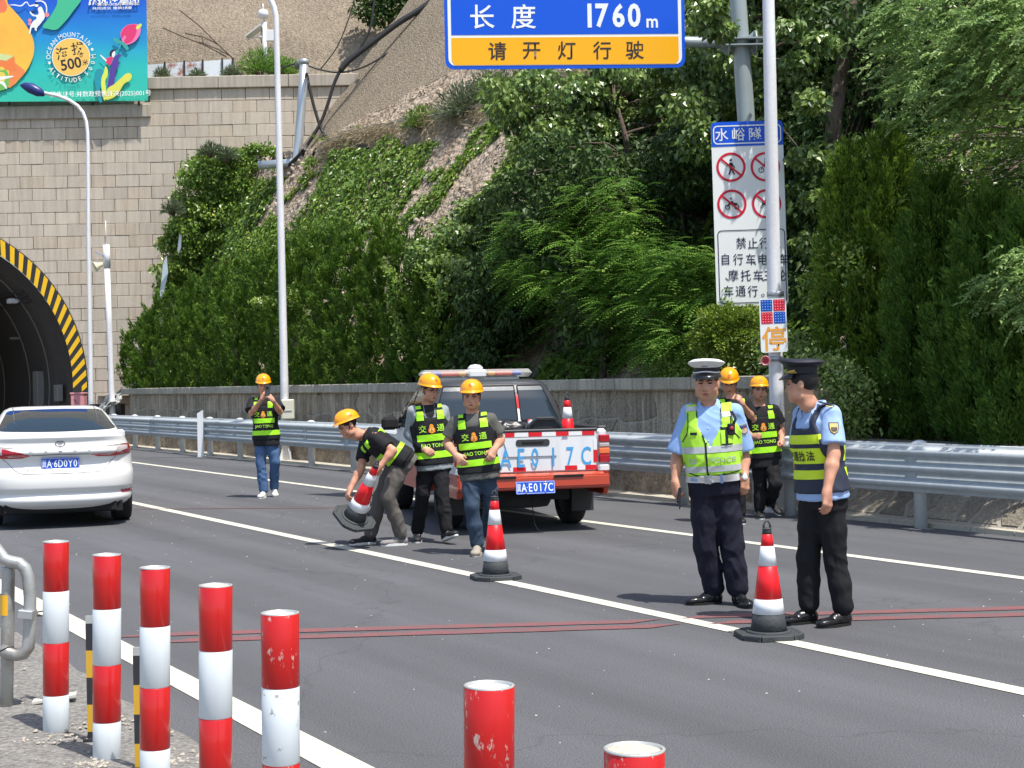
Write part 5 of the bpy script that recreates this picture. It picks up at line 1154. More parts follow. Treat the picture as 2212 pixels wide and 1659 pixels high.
btext('远洋集团', 1718, 5, 19, cw, 0, .02, 1.1); btext('SINO-OCEAN GROUP', 1718, 60, 5.6, cw, 0, .03, 1.25); btext('共同成长 建筑健康', 1628, 117, 6, cw, 0, .01, 1.6)
lay[0] += .003
for s_ in (-1, 1):
    shape([z1(1375 + s_ * x, y) for x, y in ((90, 75), (70, -40), (20, -60), (25, -10), (60, 20), (55, 70))], cw, 'printed_logo', False); 
shape(Z((1340, 75), (1350, 20), (1400, 20), (1410, 75), (1380, 60), (1375, -60), (1365, 60)), cw, 'printed_logo', False)
for x in (-200, 20, 200, 300):
    mb = MB(); mb.tube([P(x, 228, YB + .15), P(x, -200, YB + .15)], .03, 6); mb.build('banner_frame', m_cab, bn, world=Wb)

# ================= BOLLARDS, BARRIER, CONES =================
m_bred = mat('bollard_red', (.50, .010, .010), rough=.28, var=.06, vs=8, coat=.3); m_bwh = mat('bollard_white', (.64, .69, .71), rough=.42, var=.07, vs=6, streak=.10)
m_bredw = mat('bollard_red_worn', (.50, .010, .010), rough=.4, col2=(.55, .42, .36), vs=44, thr=.635, wid=.03, stretch=(1, 1, .45), coat=.1); m_bwhw = mat('bollard_white_worn', (.66, .71, .73), rough=.45, col2=(.30, .31, .30), vs=30, thr=.63, wid=.025)
m_sand = mat('bollard_fill', (.60, .53, .40), rough=.95, var=.2, vs=30, bump=1, bs=60); m_rim = mat('steel_rim', (.5, .52, .5), rough=.4, metal=.4)
def bollard(label, x, z, ht, worn, r=.0605, fill=False, lean_=(0, 0), ztop0=None):
    t = thing('bollard', label, 'bollard', (x, z, .02), 0, 'red and white striped bollards in a row at the near kerb')
    Mx = Matrix.Rotation(lean_[0], 4, 'Y') @ Matrix.Rotation(lean_[1], 4, 'X')
    top = ht; red = True; bands = [.235, .245, .25, .25]
    for bnd in bands:
        z0 = max(0, top - bnd)
        if top <= 0: break
        rr = r * rng.uniform(.985, 1.01); mb = MB(); mb.lathe([(rr - .002, z0), (rr, z0 + .003), (rr, (z0 + top) / 2), (rr + .0006, top - .003), (rr - .002, top)], n=36, M=Mx, cap=False)
        mb.build('red_band' if red else 'white_band', (m_bredw if worn else m_bred) if red else (m_bwhw if worn else m_bwh), t); top = z0; red = not red
    mb = MB(); mb.lathe([(r - .001, ht - .004), (r + .001, ht + .001), (r - .006, ht + .002), (r - .006, ht - .01)], n=36, M=Mx, cap=False); mb.build('rim', m_rim, t)
    mb = MB(); k = 7
    dm = .010 if fill else .001; mb.lathe([(max(1e-4, r * .94 * (1 - q / 6)), ht - .006 + dm * (1 - (1 - q / 6) ** 2) + (.0015 * rng.random() if fill else 0)) for q in range(7)], n=24, M=Mx, cap=False)
    mb.build('concrete_fill', m_sand if fill else mat('cap_grey', (.52, .53, .50), rough=.8, var=.2, vs=20), t)
for (px, py, wpx, lb, worn, fill) in ((121, 1169.5, 53, 'leftmost bollard of the row, clean, beside the bent metal barrier', 0, 0), (231, 1198, 58, 'second bollard from the left, glossy red top with no scratches', 0, 0), (335, 1225.5, 63.5, 'third bollard from the left, crossed by the red road line', 0, 0), (466, 1264, 70, 'fourth bollard from the left with a pale sandy cap', 0, 1),
        (605, 1323.5, 80, 'scratched bollard with peeled red top over a chipped white band', 1, 0), (1057, 1480, 106, 'lone scuffed red bollard at the bottom centre', 1, 0), (1371, 1617, 128, 'short scuffed red bollard with sandy fill cut by the bottom edge', 1, 1)):
    Z_ = {121: 7.35, 231: 6.76, 335: 6.22, 466: 5.62, 605: 4.93, 1057: 3.69, 1371: 3.03}[px]; zt = P(px, py, Z_).z; x_ = P(px, py, Z_).x - .93 * math.tan(math.radians(.7 if 500 < px < 700 else 1.1))
    bollard(lb, x_, Z_, zt - .02, worn, .0605, fill, (math.radians(.7 if px > 500 and px < 700 else 1.1), 0))
# thin black and yellow posts behind
m_by = mat('post_black', (.03, .03, .035), rough=.5); m_yy = mat('post_yellow', (.62, .36, .03), rough=.5, var=.15)
for px, yt, yb_, lb in ((108, 1255, 1556, 'narrow black and yellow post hidden behind the first bollard'), (198, 1330, 1610, 'narrow black and yellow post standing left of the second bollard'), (300, 1398, 1675, 'narrow black and yellow post standing left of the third bollard')):
    g0 = G(px, yb_, .035); g0 = P(px + (0 if px > 150 else 4), 1400, g0.y + (.12 if px > 150 else .38)); top = P(px, yt, g0.y).z; t = thing('marker_post', lb, 'marker post', (g0.x - .004, g0.y, .03), 0, 'thin black and yellow posts behind the bollards'); z = top - .03; k = 0
    while z > .005:
        h_ = .035 if k == 0 else .125; z0 = max(0, z - h_); mb = MB(); mb.box((0, 0, (z + z0) / 2), (.042, .014, z - z0)); mb.build('grey_tip' if k == 0 else ('black_band' if k % 2 else 'yellow_band'), m_rim if k == 0 else (m_by if k % 2 else m_yy), t); z = z0; k += 1
    mb = MB(); mb.box((0, 0, .006), (.07, .07, .012)); mb.build('foot_plate', m_by, t)
# bent tube barrier
YG = G(18, 1525, .03).y; gx = G(18, 1525, .03); br = thing('tube_barrier', 'scuffed galvanised tube barrier with a yellow reflective band at the left edge', 'barrier', (gx.x, gx.y, .03)); W = Matrix.Translation((gx.x, gx.y, .03)); m_tube = mat('dull_tube', (.42, .43, .42), rough=.42, metal=.45, col2=(.22, .18, .14), vs=5, thr=.63, wid=.12, streak=.1)
rt_ = 14 / F * YG
mb = MB(); mb.tube([P(14, 1530, YG), P(16, 1400, YG), P(18, 1230, YG), P(17, 1222, YG)], rt_, 18); mb.build('upright', m_tube, br, world=W)
mb = MB(); mb.tube([P(15.5, 1328, YG), P(15.8, 1284, YG)], rt_ * 1.03, 18, cap=False); mb.build('yellow_band', mat('yellow_tape', (.80, .42, .02), rough=.4, var=.12), br, world=W)
mb = MB(); mb.tube([P(-60, 1100, YG - .05), P(-20, 1170, YG - .05), P(8, 1207, YG - .05), P(22, 1213, YG - .05), P(42, 1217, YG - .05), P(54, 1227, YG - .05), P(61, 1247, YG - .05), P(65, 1290, YG - .05), P(64, 1360, YG - .05), P(61, 1398, YG - .05), P(52, 1412, YG - .05), P(36, 1415, YG - .05), P(16, 1409, YG - .05), P(2, 1404, YG - .05)], rt_ * .95, 18); mb.build('bent_tube', m_tube, br, world=W)
mb = MB(); mb.box((0, 0, 0), (.075, .085, .045), Matrix.Translation(P(59, 1326, YG - .07)) @ Matrix.Rotation(.12, 4, 'Y'), .004); mb.build('bracket', m_al, br, world=W)
mb = MB(); mb.tube([P(76, 1323, YG), P(92, 1320, YG + .1)], .004, 5); mb.tube([P(78, 1330, YG), P(95, 1330, YG + .1)], .004, 5); o = mb.build('wire', m_by, br, world=W); o['kind'] = 'stuff'
mb = MB(); mb.tube([P(0, 1407, YG - .1), P(18, 1398, YG - .1), P(29, 1397, YG - .1)], .004, 5); mb.build('wire_tie', m_by, br, world=W)
c = G(140, 1512, .045); t = thing('scrap_board', 'flat pale board lying on the concrete apron behind the first bollard', 'board', (c.x - .05, c.y, .045)); mb = MB(); mb.box((0, 0, .012), (.22, .1, .012), Matrix.Rotation(.2, 4, 'Z') @ Matrix.Rotation(-.12, 4, 'Y')); mb.build('board', mat('pale_board', (.5, .48, .42), rough=.8), t)
# cones
m_cr = mat('cone_red', (.80, .012, .018), rough=.38, var=.04, coat=.15); m_cw = mat('cone_reflective', (.74, .76, .78), rough=.35, var=.07, vs=12, stretch=(1, 1, .1)); m_cb = mat('cone_rubber', (.045, .05, .052), rough=.7, var=.2, vs=10, bump=.2, bs=40)
def cone(label, M, cut=False, nm='traffic_cone', lbl_group='red and white traffic cones'):
    t = thing(nm, label, 'traffic cone', group=lbl_group, M=M); hc = .72
    rad = lambda z: .116 + (.032 - .116) * (z - .04) / (.65 - .04)
    mb = MB(); oc = [(x * .97, y * .97) for x, y in ((.20, .11), (.11, .20), (-.11, .20), (-.20, .11), (-.20, -.11), (-.11, -.20), (.11, -.20), (.20, -.11))]
    mb.prism([Vector((x * .88, y * .88, .012)) for x, y in oc], (0, 0, .022))
    for k in range(8):
        a = (oc[k][0] + oc[(k + 1) % 8][0]) / 2, (oc[k][1] + oc[(k + 1) % 8][1]) / 2; ang = math.atan2(a[1], a[0]); l = math.hypot(oc[k][0] - oc[(k + 1) % 8][0], oc[k][1] - oc[(k + 1) % 8][1])
        mb.box((0, 0, 0), (.03, l * .96, .036), Matrix.Translation((a[0] * .96, a[1] * .96, .018)) @ Matrix.Rotation(ang, 4, 'Z'), .004)
    mb.lathe([(.142, .034), (.142, .044), (.134, .047), (.118, .047)], n=40, cap=False)
    mb.build('rubber_base', m_cb, t)
    for nm_, z0, z1_, m in (('black_band', .04, .152, m_cb), ('white_band', .152, .247, m_cw), ('red_band', .247, .455, m_cr), ('white_band', .455, .58, m_cw), ('red_band', .58, .655, m_cr), ('black_tip', .655, .69, m_cb)):
        d = .0015 if 'white' in nm_ else 0; mb = MB(); mb.lathe([(rad(z0) - .002, z0), (rad(z0) + d, z0 + .001), (rad(z1_) + d, z1_ - .001), (rad(z1_) - .002, z1_)], n=40, cap=False); mb.build(nm_, m, t)
    mb = MB(); mb.lathe([(.032, .688), (.028, .694), (.0001, .696)], n=20, cap=False); mb.tube([(-.022, 0, .692), (-.020, 0, .715), (-.008, 0, .736), (.008, 0, .736), (.020, 0, .715), (.022, 0, .692)], .0065, 7); mb.build('handle_loop', m_cb, t)
    return t
c = G(1071, 1250); cone('traffic cone on the lane line in front of the grey shirt worker', Matrix.Translation(c) @ Matrix.Rotation(.25, 4, 'Z') @ Matrix.Scale(1.0, 4))
c = G(1661, 1376); cone('nearest traffic cone standing on the lane line between the two officers', Matrix.Translation(c) @ Matrix.Rotation(.12, 4, 'Z') @ Matrix.Scale(1.0, 4))
# ================= VEHICLES =================
def level_loft(levels, nu=14, ns=10, cap=True):
    """levels: list of (z, W, y_rear, y_front, rear_round, front_round); closed plan outlines stacked into a shell"""
    rings = []
    for (z, W, y0, y1, cr_, cf) in levels:
        half = []
        for k in range(nu):
            u = math.sin(math.pi / 2 * k / nu); half.append((W * u, y0 + cr_ * (1 - (1 - u ** 3.4) ** (1 / 2.1))))
        for k in range(ns + 1): half.append((W, y0 + cr_ + (y1 - cf - y0 - cr_) * k / ns))
        for k in range(nu - 1, -1, -1):
            u = math.sin(math.pi / 2 * k / nu); half.append((W * u, y1 - cf * (1 - (1 - u ** 3.0) ** (1 / 2.1))))
        ring = [(x, y, z) for x, y in half] + [(-x, y, z) for x, y in half[::-1][1:-1]]; rings.append(ring)
    n = len(rings[0]); V = [v for r in rings for v in r]
    Fs = [(i * n + k, i * n + (k + 1) % n, (i + 1) * n + (k + 1) % n, (i + 1) * n + k) for i in range(len(rings) - 1) for k in range(n)]
    if cap: Fs.append(tuple((len(rings) - 1) * n + k for k in range(n)))
    me = bpy.data.meshes.new('shell'); me.from_pydata(V, [], Fs); bm = bmesh.new(); bm.from_mesh(me); bmesh.ops.recalc_face_normals(bm, faces=bm.faces)
    for f in bm.faces: f.smooth = len(f.verts) == 4
    bm.to_mesh(me); bm.free(); return me
def bvh_of(*mes):
    V = []; Fs = []
    for me in mes:
        b = len(V); V += [v.co.copy() for v in me.vertices]; Fs += [[i + b for i in p.vertices] for p in me.polygons]
    return BVHTree.FromPolygons(V, Fs)
def project(poly, bvh, name, m, parent, off=.004, step=.04, o0=(0, -2, 0), dirn=(0, 1, 0), thick=0, axes=((1, 0, 0), (0, 0, 1)), M=None, world=None, maxd=6, subs=None):
    """lay a flat outline given in local (u, v) onto a surface along dirn"""
    ax, ay = Vector(axes[0]), Vector(axes[1]); dirn = Vector(dirn); o0 = Vector(o0)
    if isinstance(poly, bpy.types.Mesh): bm = bmesh.new(); bm.from_mesh(poly)
    else:
        bm = bmesh.new(); vs = [bm.verts.new((p[0], p[1], 0)) for p in poly]; bm.faces.new(vs)
    bmesh.ops.triangulate(bm, faces=bm.faces)
    for _ in range(subs if subs is not None else 4):
        es = [e for e in bm.edges if e.calc_length() > step]
        if not es: break
        bmesh.ops.subdivide_edges(bm, edges=es, cuts=1); bmesh.ops.triangulate(bm, faces=[f for f in bm.faces if len(f.verts) > 3])
    dead = []
    for v in bm.verts:
        o = o0 + ax * v.co.x + ay * v.co.y; h = bvh.ray_cast(M @ o if M else o, (M.to_3x3() @ dirn).normalized() if M else dirn, maxd)
        if h[0] is None: dead.append(v); continue
        nrm = h[1]; dd = (M.to_3x3() @ dirn).normalized() if M else dirn
        if nrm.dot(dd) > 0: nrm = -nrm
        v.co = h[0] + nrm * off
    if dead: bmesh.ops.delete(bm, geom=dead, context='VERTS')
    for f in bm.faces: f.smooth = True
    if thick:
        r = bmesh.ops.extrude_face_region(bm, geom=bm.faces[:]); dd = dirn if not M else (M.to_3x3() @ dirn).normalized()
        for v in [g for g in r['geom'] if isinstance(g, bmesh.types.BMVert)]: v.co -= dd * thick
    bmesh.ops.recalc_face_normals(bm, faces=bm.faces)
    me = bpy.data.meshes.new(name); bm.to_mesh(me); bm.free()
    return link(name, me, m, parent, world=world)
def ribbon(pts, w):      # a polyline as a thin closed outline list of quads (u,v)
    out = []
    for a, b in zip(pts[:-1], pts[1:]):
        d = Vector((b[0] - a[0], b[1] - a[1])).normalized(); n = Vector((-d.y, d.x)) * w / 2
        out.append([(a[0] + n.x, a[1] + n.y), (a[0] - n.x, a[1] - n.y), (b[0] - n.x, b[1] - n.y), (b[0] + n.x, b[1] + n.y)])
    return out
m_pw = mat('car_white', (.68, .68, .66), rough=.3, var=.01, coat=.3, spec=.5); m_glass = mat('car_glass', (.018, .03, .04), rough=.04, var=.05, spec=.7)
m_tyre = mat('tyre', (.018, .018, .019), rough=.85, bump=.3, bs=80); m_under = mat('underbody', (.012, .012, .012), rough=.9); m_chrome = mat('chrome', (.5, .51, .53), rough=.15, metal=.9)
m_tl = mat('tail_red', (.36, .003, .012), rough=.12, coat=.8, var=.05); m_tld = mat('tail_smoke', (.06, .01, .012), rough=.1, coat=.8); m_tlc = mat('tail_clear', (.40, .36, .36), rough=.12, coat=.8, var=.3, vs=18)
m_plb = mat('plate_blue', (.01, .08, .52), rough=.35, var=.03); m_plw = mat('plate_white', (.78, .82, .84), rough=.35); m_seam = mat('seam', (.12, .12, .12), rough=.6)
m_rimm = mat('wheel_rim', (.42, .43, .44), rough=.35, metal=.6)
def wheel(parent, x, y, r, w, side, mirror=1):
    Mw = Matrix.Translation((x, y, r)) @ Matrix.Rotation(math.pi / 2, 4, 'Y'); mb = MB()
    mb.lathe([(r * .62, -w / 2 + .01), (r * .9, -w / 2), (r * .975, -w / 2 + .02), (r, -w / 2 + .045), (r, w / 2 - .045), (r * .975, w / 2 - .02), (r * .9, w / 2), (r * .62, w / 2 - .01)], n=40, M=Mw, cap=False)
    wh = mb.build('wheel', m_tyre, parent); mb = MB(); mb.lathe([(r * .64, -w * .42), (r * .6, -w * .3), (r * .56, w * .3), (r * .64, w * .42)], n=32, M=Mw, cap=False)
    mb.lathe([(r * .6, side * w * .30), (r * .22, side * w * .38), (.001, side * w * .40)], n=10, M=Mw, cap=False, smooth=False); mb.build('rim', m_rimm, wh); return wh
def number_plate(parent, M, txt, prov='冀'):
    mb = MB(); mb.prism([M @ p for p in rrect(.44, .14, .01, 3)], M.to_3x3() @ Vector((0, 0, .004))); pl = mb.build('number_plate', m_plb, parent)
    o_, i_ = rrect(.428, .128, .008, 3, 0, 0, .005), rrect(.421, .121, .006, 3, 0, 0, .005); n = len(o_); mb = MB(); mb.add([M @ v for v in o_ + i_], [(k, (k + 1) % n, n + (k + 1) % n, n + k) for k in range(n)]); mb.build('plate_border', m_plw, pl)
    me = text_mesh(prov, .092, bold=0.0, w=.5); me.transform(M @ Matrix.Translation((-.185, 0, .006))); link('character', me, m_plw, pl)
    xs = [-.128, -.055, .001, .058, .114, .17]
    for ch, x in zip(txt, xs):
        me = text_mesh(ch, .088, bold=.012, w=.72 if ch not in 'AD' else .66); me.transform(M @ Matrix.Translation((x, 0, .006))); link('character', me, m_plw, pl)
    mb = MB(); mb.lathe([(.006, 0), (.0001, .001)], n=8, M=M @ Matrix.Translation((-.093, 0, .006))); mb.build('dot', m_plw, pl)
    for x in (-.11, .11):
        for y in (-.058, .058): mb = MB(); mb.lathe([(.009, 0), (.008, .005), (.0001, .006)], n=8, M=M @ Matrix.Translation((x, y, .005))); mb.build('screw', m_chrome, pl)
    return pl
# ---- white sedan ----
gc = G(262, 1122); hd_ = math.radians(19); fwd = Vector((-math.sin(hd_), math.cos(hd_), 0)); rgt = Vector((math.cos(hd_), math.sin(hd_), 0))
org = Vector((gc.x, gc.y, 0)) - rgt * .77 - fwd * 1.02; org.z = 0
car = thing('sedan', 'white sedan driving away towards the tunnel at the left edge of the road', 'car', tuple(org), hd_)
SW = .885
lv = [(.20, SW * .80, .22, 4.6, .5, .6), (.27, SW * .90, .07, 4.78, .5, .7), (.315, SW * .955, .02, 4.85, .55, .8), (.36, SW * .975, .005, 4.87, .55, .8), (.39, SW * .975, .035, 4.87, .55, .8), (.44, SW * .98, .05, 4.87, .55, .8), (.462, SW * .985, .012, 4.87, .55, .8),
      (.50, SW * .99, .0, 4.87, .55, .8), (.60, SW, .005, 4.86, .55, .85), (.665, SW, .02, 4.85, .55, .9), (.70, SW * .992, .06, 4.84, .55, .9), (.76, SW * .99, .10, 4.80, .55, .9), (.84, SW * .985, .09, 4.72, .55, .9), (.875, SW * .975, .075, 4.6, .55, .9), (.905, SW * .965, .03, 4.5, .55, .9), (.945, SW * .955, .045, 4.4, .52, .9),
      (.965, SW * .945, .085, 4.3, .50, .9), (1.0, SW * .93, .10, 4.2, .50, .9), (1.05, SW * .905, .105, 4.1, .48, .9), (1.075, SW * .885, .085, 4.0, .46, .9), (1.095, SW * .865, .075, 3.9, .45, .9), (1.107, SW * .84, .10, 3.85, .42, .8), (1.113, SW * .79, .17, 3.8, .4, .8), (1.116, SW * .6, .27, 3.7, .3, .8)]
body = level_loft(lv, 18, 12); bo = link('body', body, m_pw, car)
gl = [(1.02, .80, .42, 3.75, .50, .7), (1.10, .775, .52, 3.60, .50, .7), (1.18, .735, .66, 3.35, .5, .7), (1.27, .69, .86, 3.1, .5, .7), (1.35, .645, 1.08, 2.9, .5, .7), (1.405, .60, 1.30, 2.7, .5, .6), (1.435, .54, 1.50, 2.5, .45, .5), (1.448, .44, 1.75, 2.3, .4, .4)]
cab = level_loft(gl, 18, 10); link('roof', cab, m_pw, car)
bvh = bvh_of(body); bvc = bvh_of(cab)
def cp(xz, yz): return ((xz - 808) / 941, 1.6076 - yz / 981)
win = spline([(-.690, 1.165), (-.40, 1.150), (0, 1.143), (.40, 1.150), (.690, 1.165), (.672, 1.22), (.61, 1.33), (.56, 1.392), (.40, 1.405), (0, 1.412), (-.40, 1.405), (-.56, 1.392), (-.61, 1.33), (-.672, 1.22)], 3)
wo = project(win, bvc, 'rear_window', m_glass, car, .006)
for sg in (-1, 1):
    M1 = lambda pts: [(sg * x, z) for x, z in pts]
    lamp = M1([(.714, .978), (.80, .984), (.872, .986), (.874, .93), (.862, .876), (.629, .850), (.427, .855), (.33, .886), (.512, .890), (.640, .896), (.672, .93)]); tl_ = project(lamp, bvh, 'tail_lamp', m_tl, car, .008, .03)
    project(M1([(.66, .962), (.71, .972), (.80, .966), (.792, .925), (.70, .902), (.655, .90), (.60, .894), (.53, .886), (.42, .872), (.53, .868), (.66, .872), (.76, .89)])[:6] , bvh, 'clear_lens', m_tlc, tl_, .011, .03)
    project(M1([(.60, .888), (.48, .884), (.44, .872), (.58, .868)]), bvh, 'clear_lens', m_tlc, tl_, .011, .03)
    project(M1([(.496, .968), (.74, .985), (.80, .985), (.74, .976), (.50, .962)]), bvh, 'dark_trim', m_tld, tl_, .010, .03)
    project(M1([(.698, .430), (.860, .436), (.862, .408), (.715, .402)]), bvh, 'reflector', m_tl, car, .006, .03)
    # lights and shade are left to the shape: shut line of the boot lid
    for q in ribbon(M1([(.655, .845), (.60, .80), (.53, .72), (.485, .682), (.44, .668), (0.0, .662)]), .006): project(q, bvh, 'lid_seam', m_seam, car, .003, .08)
for q in ribbon([(-.33, .884), (0, .892), (.33, .884)], .010): project(q, bvh, 'lid_edge', m_seam, car, .004, .06)
hp_ = bvh.ray_cast((0, -2, .78), (0, 1, 0))[0]; number_plate(car, Matrix.Translation((0, hp_.y - .02, .779)) @ Matrix.Rotation(math.pi / 2, 4, 'X'), 'A6D0Y0')
for ch, x in zip('CAMRY', (-.335, -.168, .0, .168, .335)):
    me = text_mesh(ch, .026, bold=.02, w=1.6); me.transform(Matrix.Translation((x, .925, 0))); project(me, bvh, 'badge_letter', m_chrome, car, .006, .2, subs=0)
def ell(cx, cz, rx, rz, t, n=28): 
    mb = MB(); V = []
    for i in range(n): a = 2 * math.pi * i / n; V += [(cx + rx * math.cos(a), cz + rz * math.sin(a), 0), (cx + (rx - t) * math.cos(a), cz + (rz - t) * math.sin(a), 0)]
    mb.add([Vector(v) for v in V], [(2 * i, 2 * i + 1, (2 * i + 3) % (2 * n), (2 * i + 2) % (2 * n)) for i in range(n)]); return mb.mesh('e')
for a_ in ((0, 1.012, .058, .040, .008), (0, 1.028, .036, .014, .006), (0, 1.008, .016, .034, .006)): project(ell(*a_), bvh, 'emblem', mat('dark_chrome', (.12, .12, .13), rough=.2, metal=.8), car, .008, .5, subs=0)
me = text_mesh('广汽丰田', .030, bold=.0, w=1.1); me.transform(Matrix.Translation((-.395, .703, 0))); project(me, bvh, 'badge_letter', m_chrome, car, .005, .5, subs=0)
project(ell(.302, .712, .018, .010, .004), bvh, 'badge', m_chrome, car, .005, .5, subs=0); project([(.33, .708), (.40, .708), (.40, .716), (.33, .716)], bvh, 'badge', m_chrome, car, .005, .1)
mb = MB(); mb.box((0, 2.3, .24), (1.45, 4.2, .12)); mb.box((0, .35, .25), (1.3, .4, .10)); mb.box((0, 1.0, .33), (1.3, .1, .1)); mb.build('underbody', m_under, car)
mb = MB(); mb.tube([(-.42, .16, .235), (-.42, .6, .23)], .035, 12); mb.tube([(-.34, .16, .235), (-.34, .6, .23)], .035, 12); mb.build('exhaust_pipe', m_rimm, car)
for x, sd in ((-.77, -1), (.77, 1)):
    for y in (1.02, 3.84): wheel(car, x, y, .335, .23, sd)
for sg in (-1, 1): mb = MB(); mb.box((0, 0, 0), (.16, .10, .12), Matrix.Translation((sg * .93, 3.1, 1.03)), .03); mb.build('side_mirror', m_pw, car)
for x in (-.30, .42): mb = MB(); mb.box((x, 1.0, 1.12), (.24, .1, .18), None, .04)
for sg in (-1, 1):    # roof seams
    mb = MB(); pts = []
    for k in range(12):
        y = .9 + k * .15; h = bvc.ray_cast((sg * .50, y, 3), (0, 0, -1))[0]
        if h: pts.append(h + Vector((0, 0, .002)))
    mb.tube(pts, .006, 5); mb.build('roof_seam', m_seam, car)

# ---- red and white road maintenance pickup ----
ph = math.radians(14.5); pc = P(1149, 1000, 16.75); pc.z = 0
pk = thing('pickup_truck', 'orange and white road service pickup with a light bar and reflective strips on its tailgate', 'pickup truck', tuple(pc), ph)
m_or = mat('pickup_orange', (.40, .040, .012), rough=.35, var=.06, coat=.3); m_wh = mat('pickup_white', (.70, .71, .72), rough=.38, var=.05, vs=3, coat=.2, streak=.1); m_dk = mat('cab_black', (.035, .038, .042), rough=.35, coat=.2)
m_rs = mat('reflective_red', (.62, .01, .02), rough=.4, var=.05); m_rw = mat('reflective_white', (.74, .74, .73), rough=.4, var=.06, vs=20); m_sten = mat('stencil_blue', (.05, .33, .66), rough=.6, var=.12, vs=14)
def side_panel(x0, x1, zlo, zhi, y0, y1, m, nm, arch=None, lo2=None):
    pts = [(y0, zlo)]
    if arch:
        ya, ra, za = arch
        for k in range(13):
            a = math.pi - math.pi * k / 12; pz = za + ra * math.sin(a); pts.append((ya + ra * math.cos(a), max(zlo, pz)))
    pts += [(y1, zlo), (y1, zhi), (y0, zhi)]; mb = MB(); mb.prism([Vector((x0, y, z)) for y, z in pts], (x1 - x0, 0, 0)); return mb.build(nm, m, pk)
HWp = .845
for sg in (-1, 1):
    side_panel(sg * HWp, sg * (HWp - .06), .60, 1.10, .02, 1.62, m_wh, 'bed_side', (.98, .44, .36))
    side_panel(sg * (HWp + .004), sg * (HWp - .05), .40, .66, -.02, 1.62, m_or, 'lower_side', (.98, .44, .36))
    side_panel(sg * (HWp + .004), sg * (HWp - .05), .38, .66, 1.64, 4.6, m_or, 'cab_lower_side', (3.98, .44, .36))
    side_panel(sg * HWp, sg * (HWp - .06), .66, 1.10, 1.64, 3.55, m_wh, 'cab_door')
    side_panel(sg * HWp, sg * (HWp - .06), .66, 1.00, 3.56, 4.85, m_wh, 'front_wing')
    mb = MB(); mb.box((sg * (HWp - .03), .82, 1.125), (.10, 1.62, .05), None, .012); mb.build('bed_rail', m_dk, pk)
    # rear corner posts and lamps
    mb = MB(); mb.box((sg * (HWp - .055), .02, .89), (.12, .12, .46), None, .03); mb.build('corner_post', m_wh, pk)
    tl_ = None
    for nm_, z0, z1_, m in (('lamp_red', .97, 1.055, m_tl), ('lamp_clear', .915, .968, m_tlc), ('lamp_amber', .84, .913, mat('lamp_amber', (.75, .16, .05), rough=.2, coat=.6)), ('lamp_red', .745, .838, m_tl)):
        mb = MB(); mb.box((sg * (HWp - .035), -.045, (z0 + z1_) / 2), (.125, .05, z1_ - z0 - .002), None, .012); mb.build(nm_, m, pk)
    mb = MB(); mb.box((sg * (HWp - .04), -.015, .69), (.13, .10, .09), None, .02); mb.build('corner_cap', m_wh, pk)
TG = HWp - .11
mb = MB(); mb.box((0, 0, .885), (TG * 2, .07, .45), None, .018); tg = mb.build('tailgate', m_wh, pk)
mb = MB(); mb.prism([Vector((x, -.036, z)) for x, z in ((-.34, 1.06), (.34, 1.06), (.27, .84), (-.27, .84))], (0, -.012, 0)); mb.build('pressed_panel', m_wh, tg)
mb = MB(); mb.prism([Vector((p.x, -.049, p.y + .985)) for p in rrect(.38, .075, .03)], (0, -.004, 0)); mb.build('handle_recess', m_dk, tg)
mb = MB(); mb.box((0, -.054, .99), (.24, .012, .026), None, .004); mb.build('handle', m_under, tg)
mb = MB(); mb.box((0, 0, 1.115), (TG * 2 + .02, .09, .03), None, .01); mb.build('top_trim', m_dk, tg)
z_t, z_b = 1.075, .70
def strip(x0, x1, zc, h, red, ver=False):
    mb = MB(); mb.box(((x0 + x1) / 2, -.0505 if abs((x0+x1)/2) < .34 and zc > .9 else -.038, zc), (x1 - x0, .003, h)); mb.build('reflective_strip', m_rs if red else m_rw, tg)
sx = lambda xz: (xz - 1005) / (2.2125 * 1.8228 * 197)
for a, b_, r_ in ((760, 845, 1), (845, 968, 0), (968, 1090, 1), (1090, 1215, 0), (1215, 1332, 1), (1332, 1455, 0), (1455, 1570, 1)): strip(sx(a), sx(b_) - .004, z_t, .046, r_)
for a, b_, r_ in ((715, 830, 0), (830, 945, 1), (1295, 1405, 1), (1405, 1480, 0), (1480, 1590, 1)): strip(sx(a), min(TG - .005, sx(b_)) - .004, z_b, .05, r_)
mb = MB(); mb.box((TG - .022, -.038, .82), (.042, .003, .13)); mb.build('reflective_strip', m_rs, tg); mb = MB(); mb.box((TG - .022, -.038, .95), (.042, .003, .12)); mb.build('reflective_strip', m_rw, tg)
for ch, xz in zip('冀AE017C', (600, 762, 900, 1022, 1187, 1342, 1487)):
    x = sx(xz); me = text_mesh(ch, .205, bold=.012 if ch != '冀' else 0, w=.62 if ch != '冀' else .9)
    bm = bmesh.new(); bm.from_mesh(me)
    if ch in '0A':
        for z_ in ((-.012, .012),):      # stencil bridges
            for q in z_: bmesh.ops.bisect_plane(bm, geom=bm.verts[:] + bm.edges[:] + bm.faces[:], plane_co=(0, q, 0), plane_no=(0, 1, 0))
            bmesh.ops.delete(bm, geom=[f for f in bm.faces if abs(f.calc_center_median().y) < .012], context='FACES')
    bm.to_mesh(me); bm.free(); me.transform(Matrix.Translation((x, -.053 if abs(x) < .36 else -.039, .825)) @ Matrix.Rotation(math.pi / 2, 4, 'X')); link('stencil_letter', me, m_sten, tg)
